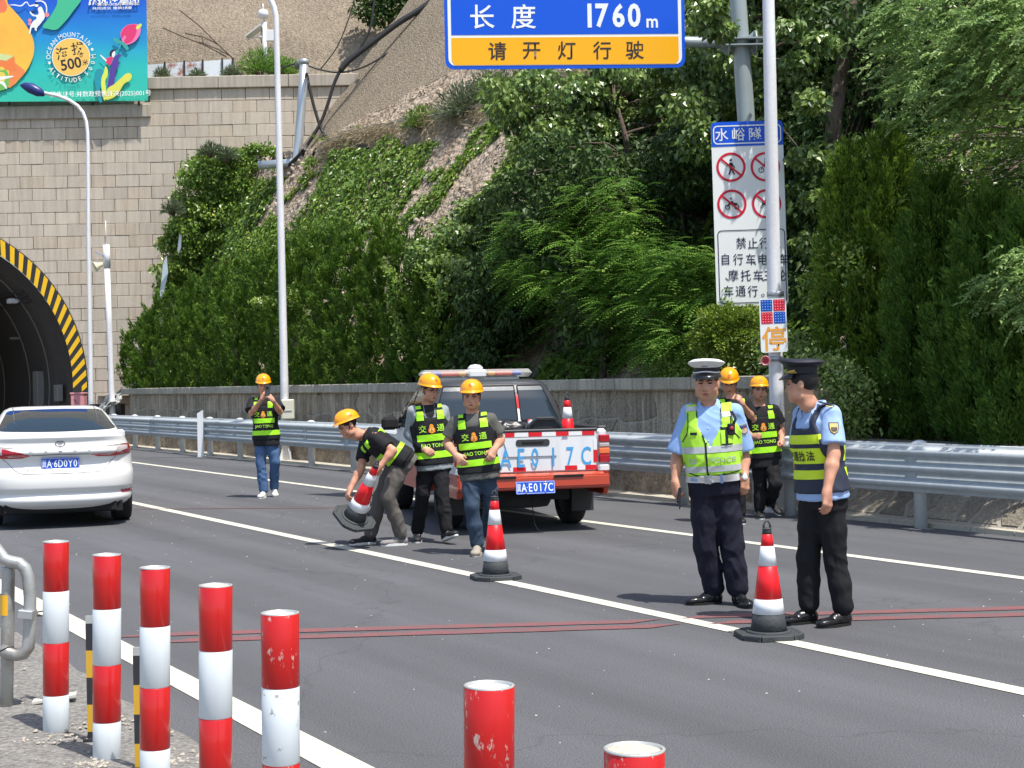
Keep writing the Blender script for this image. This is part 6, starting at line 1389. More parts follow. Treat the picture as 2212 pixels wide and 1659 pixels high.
# bumper
mb = MB(); pr = [(-.06, .655), (-.11, .62), (-.12, .50), (-.09, .475), (.06, .475), (.06, .655)]; mb.prism([Vector((-HWp - .005, y, z)) for y, z in pr], (2 * HWp + .01, 0, 0)); bp_ = mb.build('rear_bumper', m_or, pk)
bm = bmesh.new(); bm.from_mesh(bp_.data); bmesh.ops.bevel(bm, geom=bm.edges[:], offset=.012, segments=2, affect='EDGES'); bm.to_mesh(bp_.data); bm.free()
for sg in (-1, 1): mb = MB(); mb.box((sg * .38, -.122, .62), (.34, .012, .028), None, .005); mb.build('bumper_slot', m_under, bp_)
for sg in (-1, 1): mb = MB(); mb.prism([Vector((sg * HWp, -.10, .66)), Vector((sg * HWp, .35, .66)), Vector((sg * HWp, .30, .42)), Vector((sg * HWp, -.06, .42))], (-sg * .05, 0, 0)); mb.build('bumper_end', m_or, bp_)
number_plate(pk, Matrix.Translation((0, -.125, .505)) @ Matrix.Rotation(math.radians(80), 4, 'X'), 'AE017C')
# bed floor and inner walls, cab body
mb = MB(); mb.box((0, .83, .70), (1.56, 1.6, .05)); mb.box((0, 1.6, .9), (1.6, .05, .44)); mb.build('bed_liner', m_dk, pk)
mb = MB(); mb.box((0, 3.25, .84), (1.60, 3.2, .46), None, .06); mb.build('cab_floor_body', m_wh, pk)
mb = MB(); mb.box((0, 4.25, 1.0), (1.56, 1.15, .14), None, .06); mb.build('bonnet', m_wh, pk)
cabm = level_loft([(1.06, .84, 1.50, 3.85, .08, .2), (1.20, .835, 1.53, 3.65, .10, .2), (1.45, .765, 1.62, 3.25, .12, .2), (1.60, .70, 1.70, 3.05, .14, .25), (1.655, .655, 1.75, 2.95, .16, .3), (1.685, .55, 1.88, 2.85, .15, .25)], 12, 8)
link('cab_roof', cabm, m_dk, pk); bvk = bvh_of(cabm)
for x0, x1, nm_ in ((-.77, -.29, 'l'), (-.25, .25, 'c'), (.29, .77, 'r')):
    o_ = 0 if nm_ == 'c' else .07 * (1 if x1 > 0 else -1)
    def tp(x, z): return (x - (o_ * (z - 1.2) / .4 if abs(x) > .5 else 0) - (.10 * (z - 1.15) / .45 * (1 if x > 0 else -1) if abs(x) > .5 else 0), z)
    w_ = project([tp(x0, 1.19), tp(x1, 1.19), tp(x1, 1.60), tp(x0, 1.60)], bvk, 'rear_window', m_glass, pk, .006)
    project([tp(x0, 1.605), tp(x0, 1.545), tp(x1, 1.545), tp(x1, 1.605)], bvk, 'window_top_band', mat('tint_band', (.16, .17, .18), rough=.3), w_, .009)
    for q in ribbon([tp(x0, 1.19), tp(x1, 1.19), tp(x1, 1.60), tp(x0, 1.60), tp(x0, 1.19)], .014): project(q, bvk, 'window_seal', m_under, w_, .011, .1)
for xc in (-.27, .27):
    for z0, z1_, r_ in ((1.18, 1.33, 0), (1.33, 1.50, 1)): project([(xc - .025, z0), (xc + .025, z0), (xc + .025, z1_ - .003), (xc - .025, z1_ - .003)], bvk, 'reflective_strip', m_rs if r_ else m_rw, pk, .010, .08)
for sg in (-1, 1):
    sdp = [(1.95, 1.14), (2.55, 1.14), (2.62, 1.14), (3.52, 1.14), (3.12, 1.55), (2.15, 1.55)]
    project([(1.85, 1.15), (2.6, 1.15), (2.6, 1.56), (1.98, 1.56)], bvk, 'side_window', m_glass, pk, .006, .1, (sg * 3, 0, 0), (-sg, 0, 0), axes=((0, 1, 0), (0, 0, 1)))
    project([(2.68, 1.15), (3.45, 1.15), (3.12, 1.55), (2.68, 1.56)], bvk, 'side_window', m_glass, pk, .006, .1, (sg * 3, 0, 0), (-sg, 0, 0), axes=((0, 1, 0), (0, 0, 1)))
    for q in ribbon([(3.62, 1.10), (3.18, 1.58), (3.0, 1.64)], .06): project(q, bvk, 'door_pillar', m_wh, pk, .009, .1, (sg * 3, 0, 0), (-sg, 0, 0), axes=((0, 1, 0), (0, 0, 1)))
    for z0, z1_, r_ in ((1.30, 1.42, 1), (1.42, 1.55, 0)): project([(1.66 + (z0 - 1.3) * .4, z0), (1.78 + (z0 - 1.3) * .4, z0), (1.78 + (z1_ - 1.3) * .4, z1_ - .004), (1.66 + (z1_ - 1.3) * .4, z1_ - .004)], bvk, 'reflective_strip', m_rs if r_ else m_rw, pk, .008, .08, (sg * 3, 0, 0), (-sg, 0, 0), axes=((0, 1, 0), (0, 0, 1)))
    mb = MB(); mb.box((sg * .98, 3.32, 1.15), (.21, .09, .17), None, .04); mb.build('side_mirror', m_under, pk); mb = MB(); mb.box((sg * .87, 3.34, 1.10), (.12, .04, .04)); mb.build('mirror_arm', m_under, pk)
    for y in (.98, 3.98): wheel(pk, sg * .72, y, .355, .22, sg)
    mb = MB(); mb.box((sg * .72, .50, .34), (.26, .015, .32), Matrix.Rotation(0, 4, 'X'), .004); mb.build('mud_flap', mat('rubber_flap', (.03, .03, .03), rough=.6), pk)
mb = MB(); mb.box((0, 2.4, .42), (.9, 4.6, .14)); mb.box((0, .98, .34), (1.2, .10, .10)); mb.lathe([(.12, -.12), (.12, .12)], n=16, M=Matrix.Translation((.05, .98, .33)) @ Matrix.Rotation(math.pi / 2, 4, 'X')); mb.build('chassis', m_under, pk)
mb = MB(); mb.lathe([(.14, .27), (.33, .27), (.36, .32), (.36, .40), (.33, .45), (.14, .45)], c=(-.05, .42, .0), n=32); mb.build('spare_wheel', m_tyre, pk)
mb = MB(); mb.tube([(-.02, -.02, .38), (0, -.02, .22), (.01, -.02, .10), (.05, -.05, .02), (.10, -.06, .015)], .006, 5); mb.build('chain', m_under, pk)
# light bar
LB = (0, 2.62, 1.76); lb_ = MB(); m_clear = mat('light_bar_lens', (.70, .70, .66), rough=.15, alpha=.35, coat=.4); lb_.box((0, 2.62, 1.765), (1.42, .26, .10), None, .047); lbo = lb_.build('light_bar', m_clear, pk)
for x0, x1, nm_, col in ((-.60, -.50, 'end_lens', (.6, .6, .55)), (-.49, -.40, 'blue_lens', (.04, .08, .5)), (-.395, -.21, 'red_lens', (.72, .10, .06)), (-.205, -.12, 'amber_lens', (.80, .36, .08)), (.12, .205, 'amber_lens', (.80, .36, .08)), (.21, .395, 'red_lens', (.72, .10, .06)), (.40, .49, 'blue_lens', (.04, .08, .5))):
    mb = MB(); mb.box(((x0 + x1) * .58, 2.62, 1.762), ((x1 - x0) * 1.16, .18, .055), None, .01); mb.build(nm_, mat(nm_, col, rough=.3), lbo)
mb = MB(); mb.box((0, 2.62, 1.762), (.23, .265, .10), None, .02); mb.build('centre_section', m_wh, lbo)
mb = MB(); mb.lathe([(.10, 0), (.095, .03), (.06, .06), (.0001, .07)], c=(0, 2.62, 1.81), n=20); mb.build('dome', m_wh, lbo)
mb = MB(); mb.box((0, 2.62, 1.70), (1.1, .1, .03)); mb.build('roof_rack', m_al, lbo)
# load
Mp_ = Matrix.Translation(pc) @ Matrix.Rotation(ph, 4, 'Z')
cone('traffic cone standing in the pickup bed at the right', Mp_ @ Matrix.Translation((.52, .36, .765)) @ Matrix.Rotation(.3, 4, 'Z') @ Matrix.Scale(1.02, 4), nm='traffic_cone')
cone('traffic cone lying in the pickup bed with its eight sided rubber base upward', Mp_ @ Matrix.Translation((.20, .17, 1.055)) @ Matrix.Rotation(math.radians(-78), 4, 'X'))
def lump(name, label, cat, M, dims, m, seedv):
    t = thing(name, label, cat, M=M); n = 22; V = []
    for i in range(n + 1):
        th = math.pi * i / n
        for j in range(n * 2):
            a = math.pi * j / n; d = np.array([math.sin(th) * math.cos(a), math.sin(th) * math.sin(a), math.cos(th)]); r_ = 1 + .5 * fbm(d * 2.3 + seedv, 3); V.append(tuple(d * r_ * dims))
    w_ = n * 2; link('bag', arr_mesh(name, V, [(i * w_ + j, i * w_ + (j + 1) % w_, (i + 1) * w_ + (j + 1) % w_, (i + 1) * w_ + j) for i in range(n) for j in range(w_)], True), m, t)
m_bag = mat('black_plastic', (.015, .015, .017), rough=.35)
lump('plastic_bag', 'crumpled black plastic bag in the pickup bed next to the lying cone', 'bag', Mp_ @ Matrix.Translation((-.20, .25, 1.12)), (.20, .14, .11), m_bag, 3.3); lump('plastic_bag', 'larger black plastic bundle in the pickup bed behind the grey shirt worker', 'bag', Mp_ @ Matrix.Translation((-.52, .3, 1.10)), (.24, .2, .13), m_bag, 8.1)
# ================= PEOPLE =================
class Field:
    """smooth union of tapered limbs on a grid, turned into one continuous skin"""
    def __init__(s, lo, hi, h, k):
        s.lo = np.array(lo, float) - .03; s.h = h; s.k = k
        s.n = np.ceil((np.array(hi, float) + .03 - s.lo) / h).astype(int) + 1; s.S = np.zeros(s.n, dtype=np.float32); s.cut = []
    def _sl(s, lo, hi):
        a = np.clip(np.floor((lo - s.lo) / s.h).astype(int), 0, s.n - 1); b = np.clip(np.ceil((hi - s.lo) / s.h).astype(int) + 1, 1, s.n)
        g = np.meshgrid(*[s.lo[i] + s.h * np.arange(a[i], b[i]) for i in range(3)], indexing='ij'); return tuple(slice(a[i], b[i]) for i in range(3)), np.stack(g, -1)
    def _acc(s, sl, d, k=None): s.S[sl] += np.exp(-np.clip(d / (k or s.k), -30, 30)).astype(np.float32)
    def cap(s, a, b, ra, rb, k=None):
        a, b = np.array(a, float), np.array(b, float); R_ = max(ra, rb) + 5 * s.k; sl, p = s._sl(np.minimum(a, b) - R_, np.maximum(a, b) + R_)
        ab = b - a; t = np.clip(((p - a) @ ab) / max(ab @ ab, 1e-9), 0, 1); d = np.linalg.norm(p - a - t[..., None] * ab, axis=-1) - (ra + (rb - ra) * t); s._acc(sl, d, k)
    def chain(s, pts, rs, k=None):
        for i in range(len(pts) - 1): s.cap(pts[i], pts[i + 1], rs[i], rs[i + 1], k)
    def ell(s, c, r, M=None, k=None):
        c = np.array(c, float); r = np.array(r, float); R_ = r.max() + 5 * s.k; sl, p = s._sl(c - R_, c + R_); q = p - c
        if M is not None: q = q @ np.array(M.to_3x3())
        n = np.linalg.norm(q / r, axis=-1); g = np.linalg.norm(q / (r * r), axis=-1) + 1e-9; d = n * (n - 1) / g; s._acc(sl, d, k)
    def loft(s, M, prof, k=None, pw=2.3):
        """prof: list of (z, rx, ry, yoff) in the frame M"""
        Z = np.array([q[0] for q in prof]); Mi = np.array(M.inverted()); ext = max(max(q[1], q[2]) + abs(q[3]) for q in prof) + 5 * s.k
        cs = np.array([list(M @ Vector((x, y, z))) for x in (-ext, ext) for y in (-ext, ext) for z in (Z[0] - .05, Z[-1] + .05)]); sl, p = s._sl(cs.min(0), cs.max(0))
        q = p @ Mi[:3, :3].T + Mi[:3, 3]; z = q[..., 2]; zc = np.clip(z, Z[0], Z[-1])
        rx, ry, yo = [np.interp(zc, Z, [w[i] for w in prof]) for i in (1, 2, 3)]; x, y = np.abs(q[..., 0]) / rx, np.abs(q[..., 1] - yo) / ry
        n = (x ** pw + y ** pw) ** (1 / pw); d = (n - 1) * np.minimum(rx, ry); dz = np.maximum(Z[0] - z, z - Z[-1]); d = np.where(dz > 0, np.maximum(d, 0) + dz, np.maximum(d, dz)); s._acc(sl, d, k)
    def mesh(s, name, bumps=None, cuts=(), smooth=1, inset=0.):
        f = -s.k * np.log(s.S + 1e-12) + inset; f = np.where(s.S < 1e-10, .3, f)
        for c in cuts: f = np.maximum(f, c(s))
        ins = f < 0; c = np.zeros(np.array(f.shape) - 1, dtype=np.int8)
        for dx in (0, 1):
            for dy in (0, 1):
                for dz in (0, 1): c += ins[dx:f.shape[0] - 1 + dx, dy:f.shape[1] - 1 + dy, dz:f.shape[2] - 1 + dz]
        act = (c > 0) & (c < 8); idx = -np.ones(act.shape, dtype=np.int64); I = np.argwhere(act); idx[act] = np.arange(len(I))
        P_ = np.zeros((len(I), 3)); W = np.zeros(len(I))
        co = [(x, y, z) for x in (0, 1) for y in (0, 1) for z in (0, 1)]
        for a in co:
            for ax in range(3):
                if a[ax]: continue
                b = list(a); b[ax] = 1; fa = f[I[:, 0] + a[0], I[:, 1] + a[1], I[:, 2] + a[2]]; fb = f[I[:, 0] + b[0], I[:, 1] + b[1], I[:, 2] + b[2]]
                m = (fa < 0) != (fb < 0); t = np.where(m, fa / np.where(fa - fb == 0, 1, fa - fb), 0); q = np.array(a, float) * np.ones((len(I), 3)); q[:, ax] = t; P_ += q * m[:, None]; W += m
        V = s.lo + s.h * (I + P_ / W[:, None]); quads = []
        for ax in range(3):
            sl0 = [slice(1, -1)] * 3; 
            a_ = ins[:-1] if ax == 0 else (ins[:, :-1] if ax == 1 else ins[:, :, :-1]); b_ = ins[1:] if ax == 0 else (ins[:, 1:] if ax == 1 else ins[:, :, 1:])
            E = np.argwhere(a_ != b_); u, v = (ax + 1) % 3, (ax + 2) % 3; ok = (E[:, u] > 0) & (E[:, v] > 0) & (E[:, u] < f.shape[u] - 1) & (E[:, v] < f.shape[v] - 1); E = E[ok]
            def at(du, dv): e = E.copy(); e[:, u] -= du; e[:, v] -= dv; return idx[e[:, 0], e[:, 1], e[:, 2]]
            q = np.stack([at(1, 1), at(0, 1), at(0, 0), at(1, 0)], 1); flip = a_[E[:, 0], E[:, 1], E[:, 2]]; q[~flip] = q[~flip][:, ::-1]; quads.append(q)
        Q = np.vstack(quads)
        for _ in range(smooth):
            A_ = np.zeros_like(V); cnt = np.zeros(len(V))
            for a in range(4): np.add.at(A_, Q[:, a], V[Q[:, (a + 1) % 4]]); np.add.at(A_, Q[:, (a + 1) % 4], V[Q[:, a]]); np.add.at(cnt, Q[:, a], 1); np.add.at(cnt, Q[:, (a + 1) % 4], 1)
            V = V * .5 + .5 * A_ / np.maximum(cnt, 1)[:, None]
        if bumps is not None:
            e1 = V[Q[:, 2]] - V[Q[:, 0]]; e2 = V[Q[:, 3]] - V[Q[:, 1]]; fn = np.cross(e1, e2); N_ = np.zeros_like(V)
            for a in range(4): np.add.at(N_, Q[:, a], fn)
            V = V + unit(N_) * bumps(V)[:, None]
        return arr_mesh(name, V, Q, True)
def folds(seed, amp=.006, fr=9., st_=(1, 1, .5), dirv=None, ridge=True):
    def f(V):
        q = V * np.array(st_) * fr + seed; w = fbm(q * .5, 2)[:, None] * np.array([1.3, -1.1, 1.0]); a = fbm(q + w, 3)
        r = 1 - np.abs(a) * 3.2 if ridge else a * 2
        
        d = np.array([[.8, .2, .9], [-.7, .3, 1.0]]); w2 = vnoise(V * 5 + seed) * 2.2; g = 0
        for k_ in range(2): g = g + (np.abs(np.sin(V @ d[k_] * 26 + w2 * 3 + seed)) ** .6 - .75) * np.clip(vnoise(V * 4 + seed + k_ * 9) * 4, 0, 1)
        return amp * (r - .3) * .8 - amp * .9 * g
    return f
m_skin = bpy.data.materials.new('skin'); m_skin.use_nodes = True; _b = m_skin.node_tree.nodes['Principled BSDF']
_n = m_skin.node_tree.nodes.new('ShaderNodeTexNoise'); _n.inputs['Scale'].default_value = 14; _c = m_skin.node_tree.nodes.new('ShaderNodeValToRGB'); _tc = m_skin.node_tree.nodes.new('ShaderNodeTexCoord')
_c.color_ramp.elements[0].color = (.46, .215, .135, 1); _c.color_ramp.elements[0].position = .3; _c.color_ramp.elements[1].color = (.62, .33, .215, 1); _c.color_ramp.elements[1].position = .7
m_skin.node_tree.links.new(_tc.outputs['Object'], _n.inputs[0]); m_skin.node_tree.links.new(_n.outputs[0], _c.inputs[0]); m_skin.node_tree.links.new(_c.outputs[0], _b.inputs['Base Color']); _b.inputs['Roughness'].default_value = .5; _b.inputs['Subsurface Weight'].default_value = .12; _b.inputs['Subsurface Radius'].default_value = (.02, .008, .004); _b.inputs['Subsurface Scale'].default_value = .3; _b.inputs['Specular IOR Level'].default_value = .35
m_hair = mat('black_hair', (.012, .010, .009), rough=.55, bump=.6, bs=160); m_brow = mat('brow_hair', (.025, .017, .013), rough=.8); m_lip = mat('lip', (.36, .11, .085), rough=.5, var=.05); m_eye = mat('eye_dark', (.02, .014, .012), rough=.25); m_lid = mat('eyelid', (.27, .12, .075), rough=.6); m_mouth = mat('mouth_dark', (.10, .03, .025), rough=.6)
def cloth(name, col, rough=.85, var=.12, bump=.05, bs=260): return mat(name, col, rough=rough, var=var, vs=7, bump=bump, bs=bs, spec=.2)
m_hvblk = cloth('vest_black', (.016, .017, .019), .75); m_lime = mat('reflective_lime', (.38, .86, .02), rough=.5, var=.05, vs=20, bump=.05, bs=220); m_vline = mat('vest_lime_print', (.45, .85, .05), rough=.6)
m_helm = mat('helmet_amber', (.92, .36, .004), rough=.22, coat=.6, var=.03); m_hred = mat('helmet_mark', (.72, .10, .02), rough=.5); m_badge = mat('badge_orange', (.85, .30, .02), rough=.6); m_badge2 = mat('badge_gold', (.9, .62, .2), rough=.6)
def euler_frame(o, yaw=0, pitch=0, roll=0):   # front is local -y; yaw>0 turns the front towards +x, pitch>0 looks down
    return Matrix.Translation(o) @ Matrix.Rotation(yaw, 4, 'Z') @ Matrix.Rotation(pitch, 4, 'X') @ Matrix.Rotation(roll, 4, 'Y')
def axis_frame(a, b, xdir):     # frame at a, z towards b, x near xdir
    z = (b - a).normalized(); x = (xdir - z * xdir.dot(z)).normalized(); y = z.cross(x)
    return Matrix(((x.x, y.x, z.x, a.x), (x.y, y.y, z.y, a.y), (x.z, y.z, z.z, a.z), (0, 0, 0, 1)))
def add_head(F_, Mh, k=1., fat=1.):
    e = lambda c, r, kk=None: F_.ell(list(Mh @ Vector([q * k for q in c])), [q * k for q in r], Mh, kk)
    cpp = lambda a, b, ra, rb, kk=None: F_.cap(list(Mh @ Vector([q * k for q in a])), list(Mh @ Vector([q * k for q in b])), ra * k, rb * k, kk)
    e((0, .012, .036), (.077, .092, .083)); e((0, -.022, -.022), (.066 * fat, .070, .070)); e((0, -.042, -.068), (.048 * fat, .045, .040)); e((0, -.070, -.094), (.021, .018, .016))
    for s_ in (-1, 1):
        e((s_ * .040 * fat, -.058, -.032), (.026, .022, .028)); e((s_ * .052 * fat, -.02, -.070), (.020, .032, .024))
        e((s_ * .081, .006, -.004), (.0085, .019, .031), .003); cpp((s_ * .010, -.088, .030), (s_ * .048, -.078, .034), .010, .009); e((s_ * .0125, -.096, -.036), (.0085, .010, .0075), .003)
    cpp((0, -.086, .024), (0, -.104, -.030), .0085, .0115, .004); cpp((-.018, -.089, -.063), (.018, -.089, -.063), .0062, .0062, .003); cpp((-.015, -.087, -.075), (.015, -.087, -.075), .007, .007, .003)
    cpp((0, -.01, -.06), (0, .024, -.13), .050 * (fat ** .5), .051)
def face_parts(t, me, Mh, W, k=1., glasses=False, mouth_open=False, detail=True):
    bv = bvh_of(me); o0 = (0, -.35, 0)
    def pr(poly, nm, m, off, **kw):
        poly = [(p[0] * k, p[1] * k) for p in poly]; return project(poly, bv, nm, m, t, off, .012, o0, (0, 1, 0), M=Mh, world=W, **kw)
    el = lambda cx, cz, rx, rz, n=12: [(cx + rx * math.cos(2 * math.pi * i / n), cz + rz * math.sin(2 * math.pi * i / n)) for i in range(n)]
    for s_ in (-1, 1):
        fl = lambda pts: [(s_ * x, z) for x, z in pts]
        pr(fl([(.011, .028), (.030, .034), (.054, .028), (.055, .0225), (.032, .0262), (.012, .020)]), 'eyebrow', m_brow, .0022)
        pr(fl([(.015, .0075), (.026, .0135), (.041, .013), (.050, .007), (.039, .0030), (.026, .0025)]), 'eye', m_eye, .0018)
        pr(fl([(.015, .015), (.030, .019), (.050, .013), (.048, .0085), (.030, .0135), (.017, .0105)]), 'eyelid', m_lid, .0012)
    if mouth_open: pr(el(0, -.069, .019, .010), 'lips', m_lip, .0015); pr(el(0, -.069, .012, .0048), 'mouth', m_mouth, .003)
    else: pr([(-.023, -.0665), (-.008, -.0595), (0, -.061), (.008, -.0595), (.023, -.0665), (.010, -.077), (0, -.079), (-.010, -.077)], 'lips', m_lip, .0015); pr([(-.022, -.0665), (0, -.0655), (.022, -.0665), (0, -.0685)], 'mouth_line', m_mouth, .0028)
    for s_ in (-1, 1): pr(el(s_ * .0085, -.0435, .0035, .002, 8), 'nostril', m_mouth, .001)
    if glasses:
        mb = MB()
        for s_ in (-1, 1):
            pts = [Mh @ Vector((s_ * (.031 + .024 * math.cos(a)) * k, -.107 * k, (.006 + .0165 * math.sin(a)) * k)) for a in np.linspace(0, 2 * math.pi, 17)]; mb.tube(pts, .0016, 5)
            mb.tube([Mh @ Vector((s_ * .054 * k, -.106 * k, .012 * k)), Mh @ Vector((s_ * .080 * k, -.02 * k, .010 * k))], .0016, 5)
        mb.tube([Mh @ Vector((-.008 * k, -.108 * k, .008 * k)), Mh @ Vector((.008 * k, -.108 * k, .008 * k))], .0016, 5); mb.build('glasses', mat('glasses_frame', (.05, .04, .04), rough=.3), t, world=W)
def hair_cap(t, Mh, W, k=1., low=-.035, front=.035):
    V = []; nu, nv = 20, 36
    for i in range(nu + 1):
        th = math.pi * .78 * i / nu
        for j in range(nv):
            a = 2 * math.pi * j / nv; x, y, z = math.sin(th) * math.cos(a), math.sin(th) * math.sin(a), math.cos(th); fr = max(0, -y)
            zlim = low * (1 - fr) + front * fr - .0 ; p = np.array([x * .0815, .012 + y * .0975, .036 + z * .090])
            if p[2] < zlim: p = np.array([x * .070, .012 + y * .078, zlim - .003])
            p = p * (1 + .015 * vnoise(np.array([x * 6, y * 6, z * 6]))); V.append(tuple(Mh @ Vector(p * k)))
    me = arr_mesh('hair', V, [(i * nv + j, i * nv + (j + 1) % nv, (i + 1) * nv + (j + 1) % nv, (i + 1) * nv + j) for i in range(nu) for j in range(nv)], True); return link('hair', me, m_hair, t, world=W)
def helmet(t, Mh, W, k=1., tip=0.):
    M = Mh @ Matrix.Translation((0, .002, .018 * k)) @ Matrix.Rotation(tip - .04, 4, 'X'); V = []; nu, nv = 16, 40
    for i in range(nu + 1):
        th = math.pi / 2 * i / nu
        for j in range(nv):
            a = 2 * math.pi * j / nv; rid = 1 + .018 * max(0, math.cos(a * 0 + 0)) * (1 if abs(math.cos(a)) < .12 else 0) * math.sin(th * 2); rx, ry = .110, .134
            V.append(tuple(M @ (Vector((rx * math.sin(th) ** .92 * math.cos(a) * rid, .008 + ry * math.sin(th) ** .92 * math.sin(a) * rid, .048 + .106 * math.cos(th) * rid)) * k)))
    for (dx, dz) in ((1.04, .042), (1.16, .034), (1.165, .030), (1.02, .034)):
        for j in range(nv):
            a = 2 * math.pi * j / nv; pk = max(0, -math.sin(a)) ** 2; f_ = 1 + (dx - 1) * (.45 + .9 * pk); V.append(tuple(M @ (Vector((.110 * f_ * math.cos(a), .008 + .134 * f_ * math.sin(a), dz - .004 * pk * (dx > 1.1))) * k)))
    n = nu + 5; me = arr_mesh('helmet', V, [(i * nv + j, i * nv + (j + 1) % nv, (i + 1) * nv + (j + 1) % nv, (i + 1) * nv + j) for i in range(n - 1) for j in range(nv)], True)
    ho = link('helmet', me, m_helm, t, world=W); bv = bvh_of(me); el = lambda cx, cz, r, n_=14: [((cx + r * math.cos(2 * math.pi * i / n_)) * k, (cz + r * math.sin(2 * math.pi * i / n_)) * k) for i in range(n_)]
    mk = project(el(0, .098, .017), bv, 'helmet_mark', m_hred, t, .0012, .02, (0, -.4, 0), (0, 1, 0), M=M, world=W)
    project([(q[0] * .45, (q[1] - .098 * k) * .45 + .098 * k) for q in el(0, .098, .017, 3)], bv, 'mark_symbol', m_badge, t, .0022, .02, (0, -.4, 0), (0, 1, 0), M=M, world=W)
    for s_ in (-1, 1):
        me2 = text_mesh('交通', .020 * k, w=1.0); me2.transform(Matrix.Translation((.02 * s_, .078 * k, 0)))
        project(me2, bv, 'helmet_lettering', m_hred, t, .0012, .5, (s_ * .4, 0, 0), (-s_, 0, 0), axes=((0, s_, 0), (0, 0, 1)), M=M, world=W, subs=0)
    mb = MB(); mb.tube([M @ (Vector(p) * k) for p in ((-.087, -.01, .03), (-.083, -.022, -.045), (-.05, -.06, -.098), (0, -.075, -.113), (.05, -.06, -.098), (.083, -.022, -.045), (.087, -.01, .03))], .0035, 5); mb.build('chin_strap', m_hvblk, t, world=W)
    return ho
def peaked_cap(t, Mh, W, white=True):
    crown = mat('cap_white', (.74, .74, .72), rough=.7) if white else mat('cap_navy', (.012, .014, .024), rough=.6); band = mat('cap_band', (.015, .015, .02), rough=.6); trim = mat('cap_braid', (.72, .72, .70), rough=.6) if white else mat('cap_gold', (.70, .46, .10), rough=.4)
    M = Mh @ Matrix.Translation((0, .004, .019)) @ Matrix.Rotation(math.radians(-1), 4, 'X'); S_ = M @ Matrix.Diagonal((1, 1.10, 1, 1))
    mb = MB(); mb.lathe([(.085, .055), (.088, .085), (.090, .098)], n=40, M=S_, cap=False); mb.build('cap_band', band, t, world=W)
    def cr(rs):
        V = []; nv = 44
        for (r, z) in rs:
            for j in range(nv):
                a = 2 * math.pi * j / nv; y = math.sin(a); V.append(tuple(S_ @ Vector((r * math.cos(a), r * y * 1.04 - .004, z + .020 * max(0, -y) * min(1, max(0, r - .05) / .06) * (z > .1)))))
        return arr_mesh('crown', V, [(i * nv + j, i * nv + (j + 1) % nv, (i + 1) * nv + (j + 1) % nv, (i + 1) * nv + j) for i in range(len(rs) - 1) for j in range(nv)], True)
    link('cap_crown', cr([(.089, .096), (.112, .106), (.125, .118), (.128, .124), (.122, .132), (.10, .143), (.05, .149), (.001, .150)]), crown, t, world=W)
    mb = MB(); mb.tube([S_ @ Vector((.128 * math.cos(a), .128 * math.sin(a) * 1.04 - .004, .124 + .020 * max(0, -math.sin(a)))) for a in np.linspace(0, 2 * math.pi, 49)], .0025, 5, cap=False); mb.build('cap_piping', crown if white else mat('cap_piping', (.03, .03, .045), rough=.5), t, world=W)
    V = []; n = 22
    for i in range(n + 1):
        a = math.pi + math.pi * (.10 + .80 * i / n); c_, s_ = math.cos(a), math.sin(a); V += [tuple(S_ @ Vector((.089 * c_, .089 * s_, .062))), tuple(S_ @ Vector((.108 * c_, .118 * s_, .048 - .006 * (-s_)))), tuple(S_ @ Vector((.112 * c_, .140 * s_, .034 - .014 * (-s_)))), tuple(S_ @ Vector((.108 * c_, .137 * s_, .030 - .014 * (-s_)))), tuple(S_ @ Vector((.086 * c_, .086 * s_, .057)))]
    link('cap_visor', arr_mesh('visor', V, [(i * 5 + j, i * 5 + j + 1, (i + 1) * 5 + j + 1, (i + 1) * 5 + j) for i in range(n) for j in range(4)], True), mat('visor_black', (.01, .01, .012), rough=.18, coat=.5), t, world=W)
    pts = [S_ @ Vector((.092 * math.cos(a), .092 * math.sin(a), .064 + .004 * math.sin(a * 3))) for a in np.linspace(math.pi * 1.06, math.pi * 1.94, 26)]; mb = MB(); mb.tube(pts, .0058 if white else .003, 6); mb.build('cap_braid', trim, t, world=W)
    if white: mb = MB(); mb.box((0, 0, 0), (.042, .008, .034), M @ Matrix.Translation((0, -.112, .118)) @ Matrix.Rotation(-.5, 4, 'X'), .003); mb.build('cap_badge', mat('silver_badge', (.32, .33, .34), rough=.4, metal=.6, var=.4, vs=90), t, world=W)
    else:
        for s_ in (-1, 1): mb = MB(); mb.tube([S_ @ Vector((s_ * .088, -.028, .074)), S_ @ Vector((s_ * .078, -.055, .070)), S_ @ Vector((s_ * .06, -.072, .066))], .007, 7); mb.build('cap_cord', trim, t, world=W)
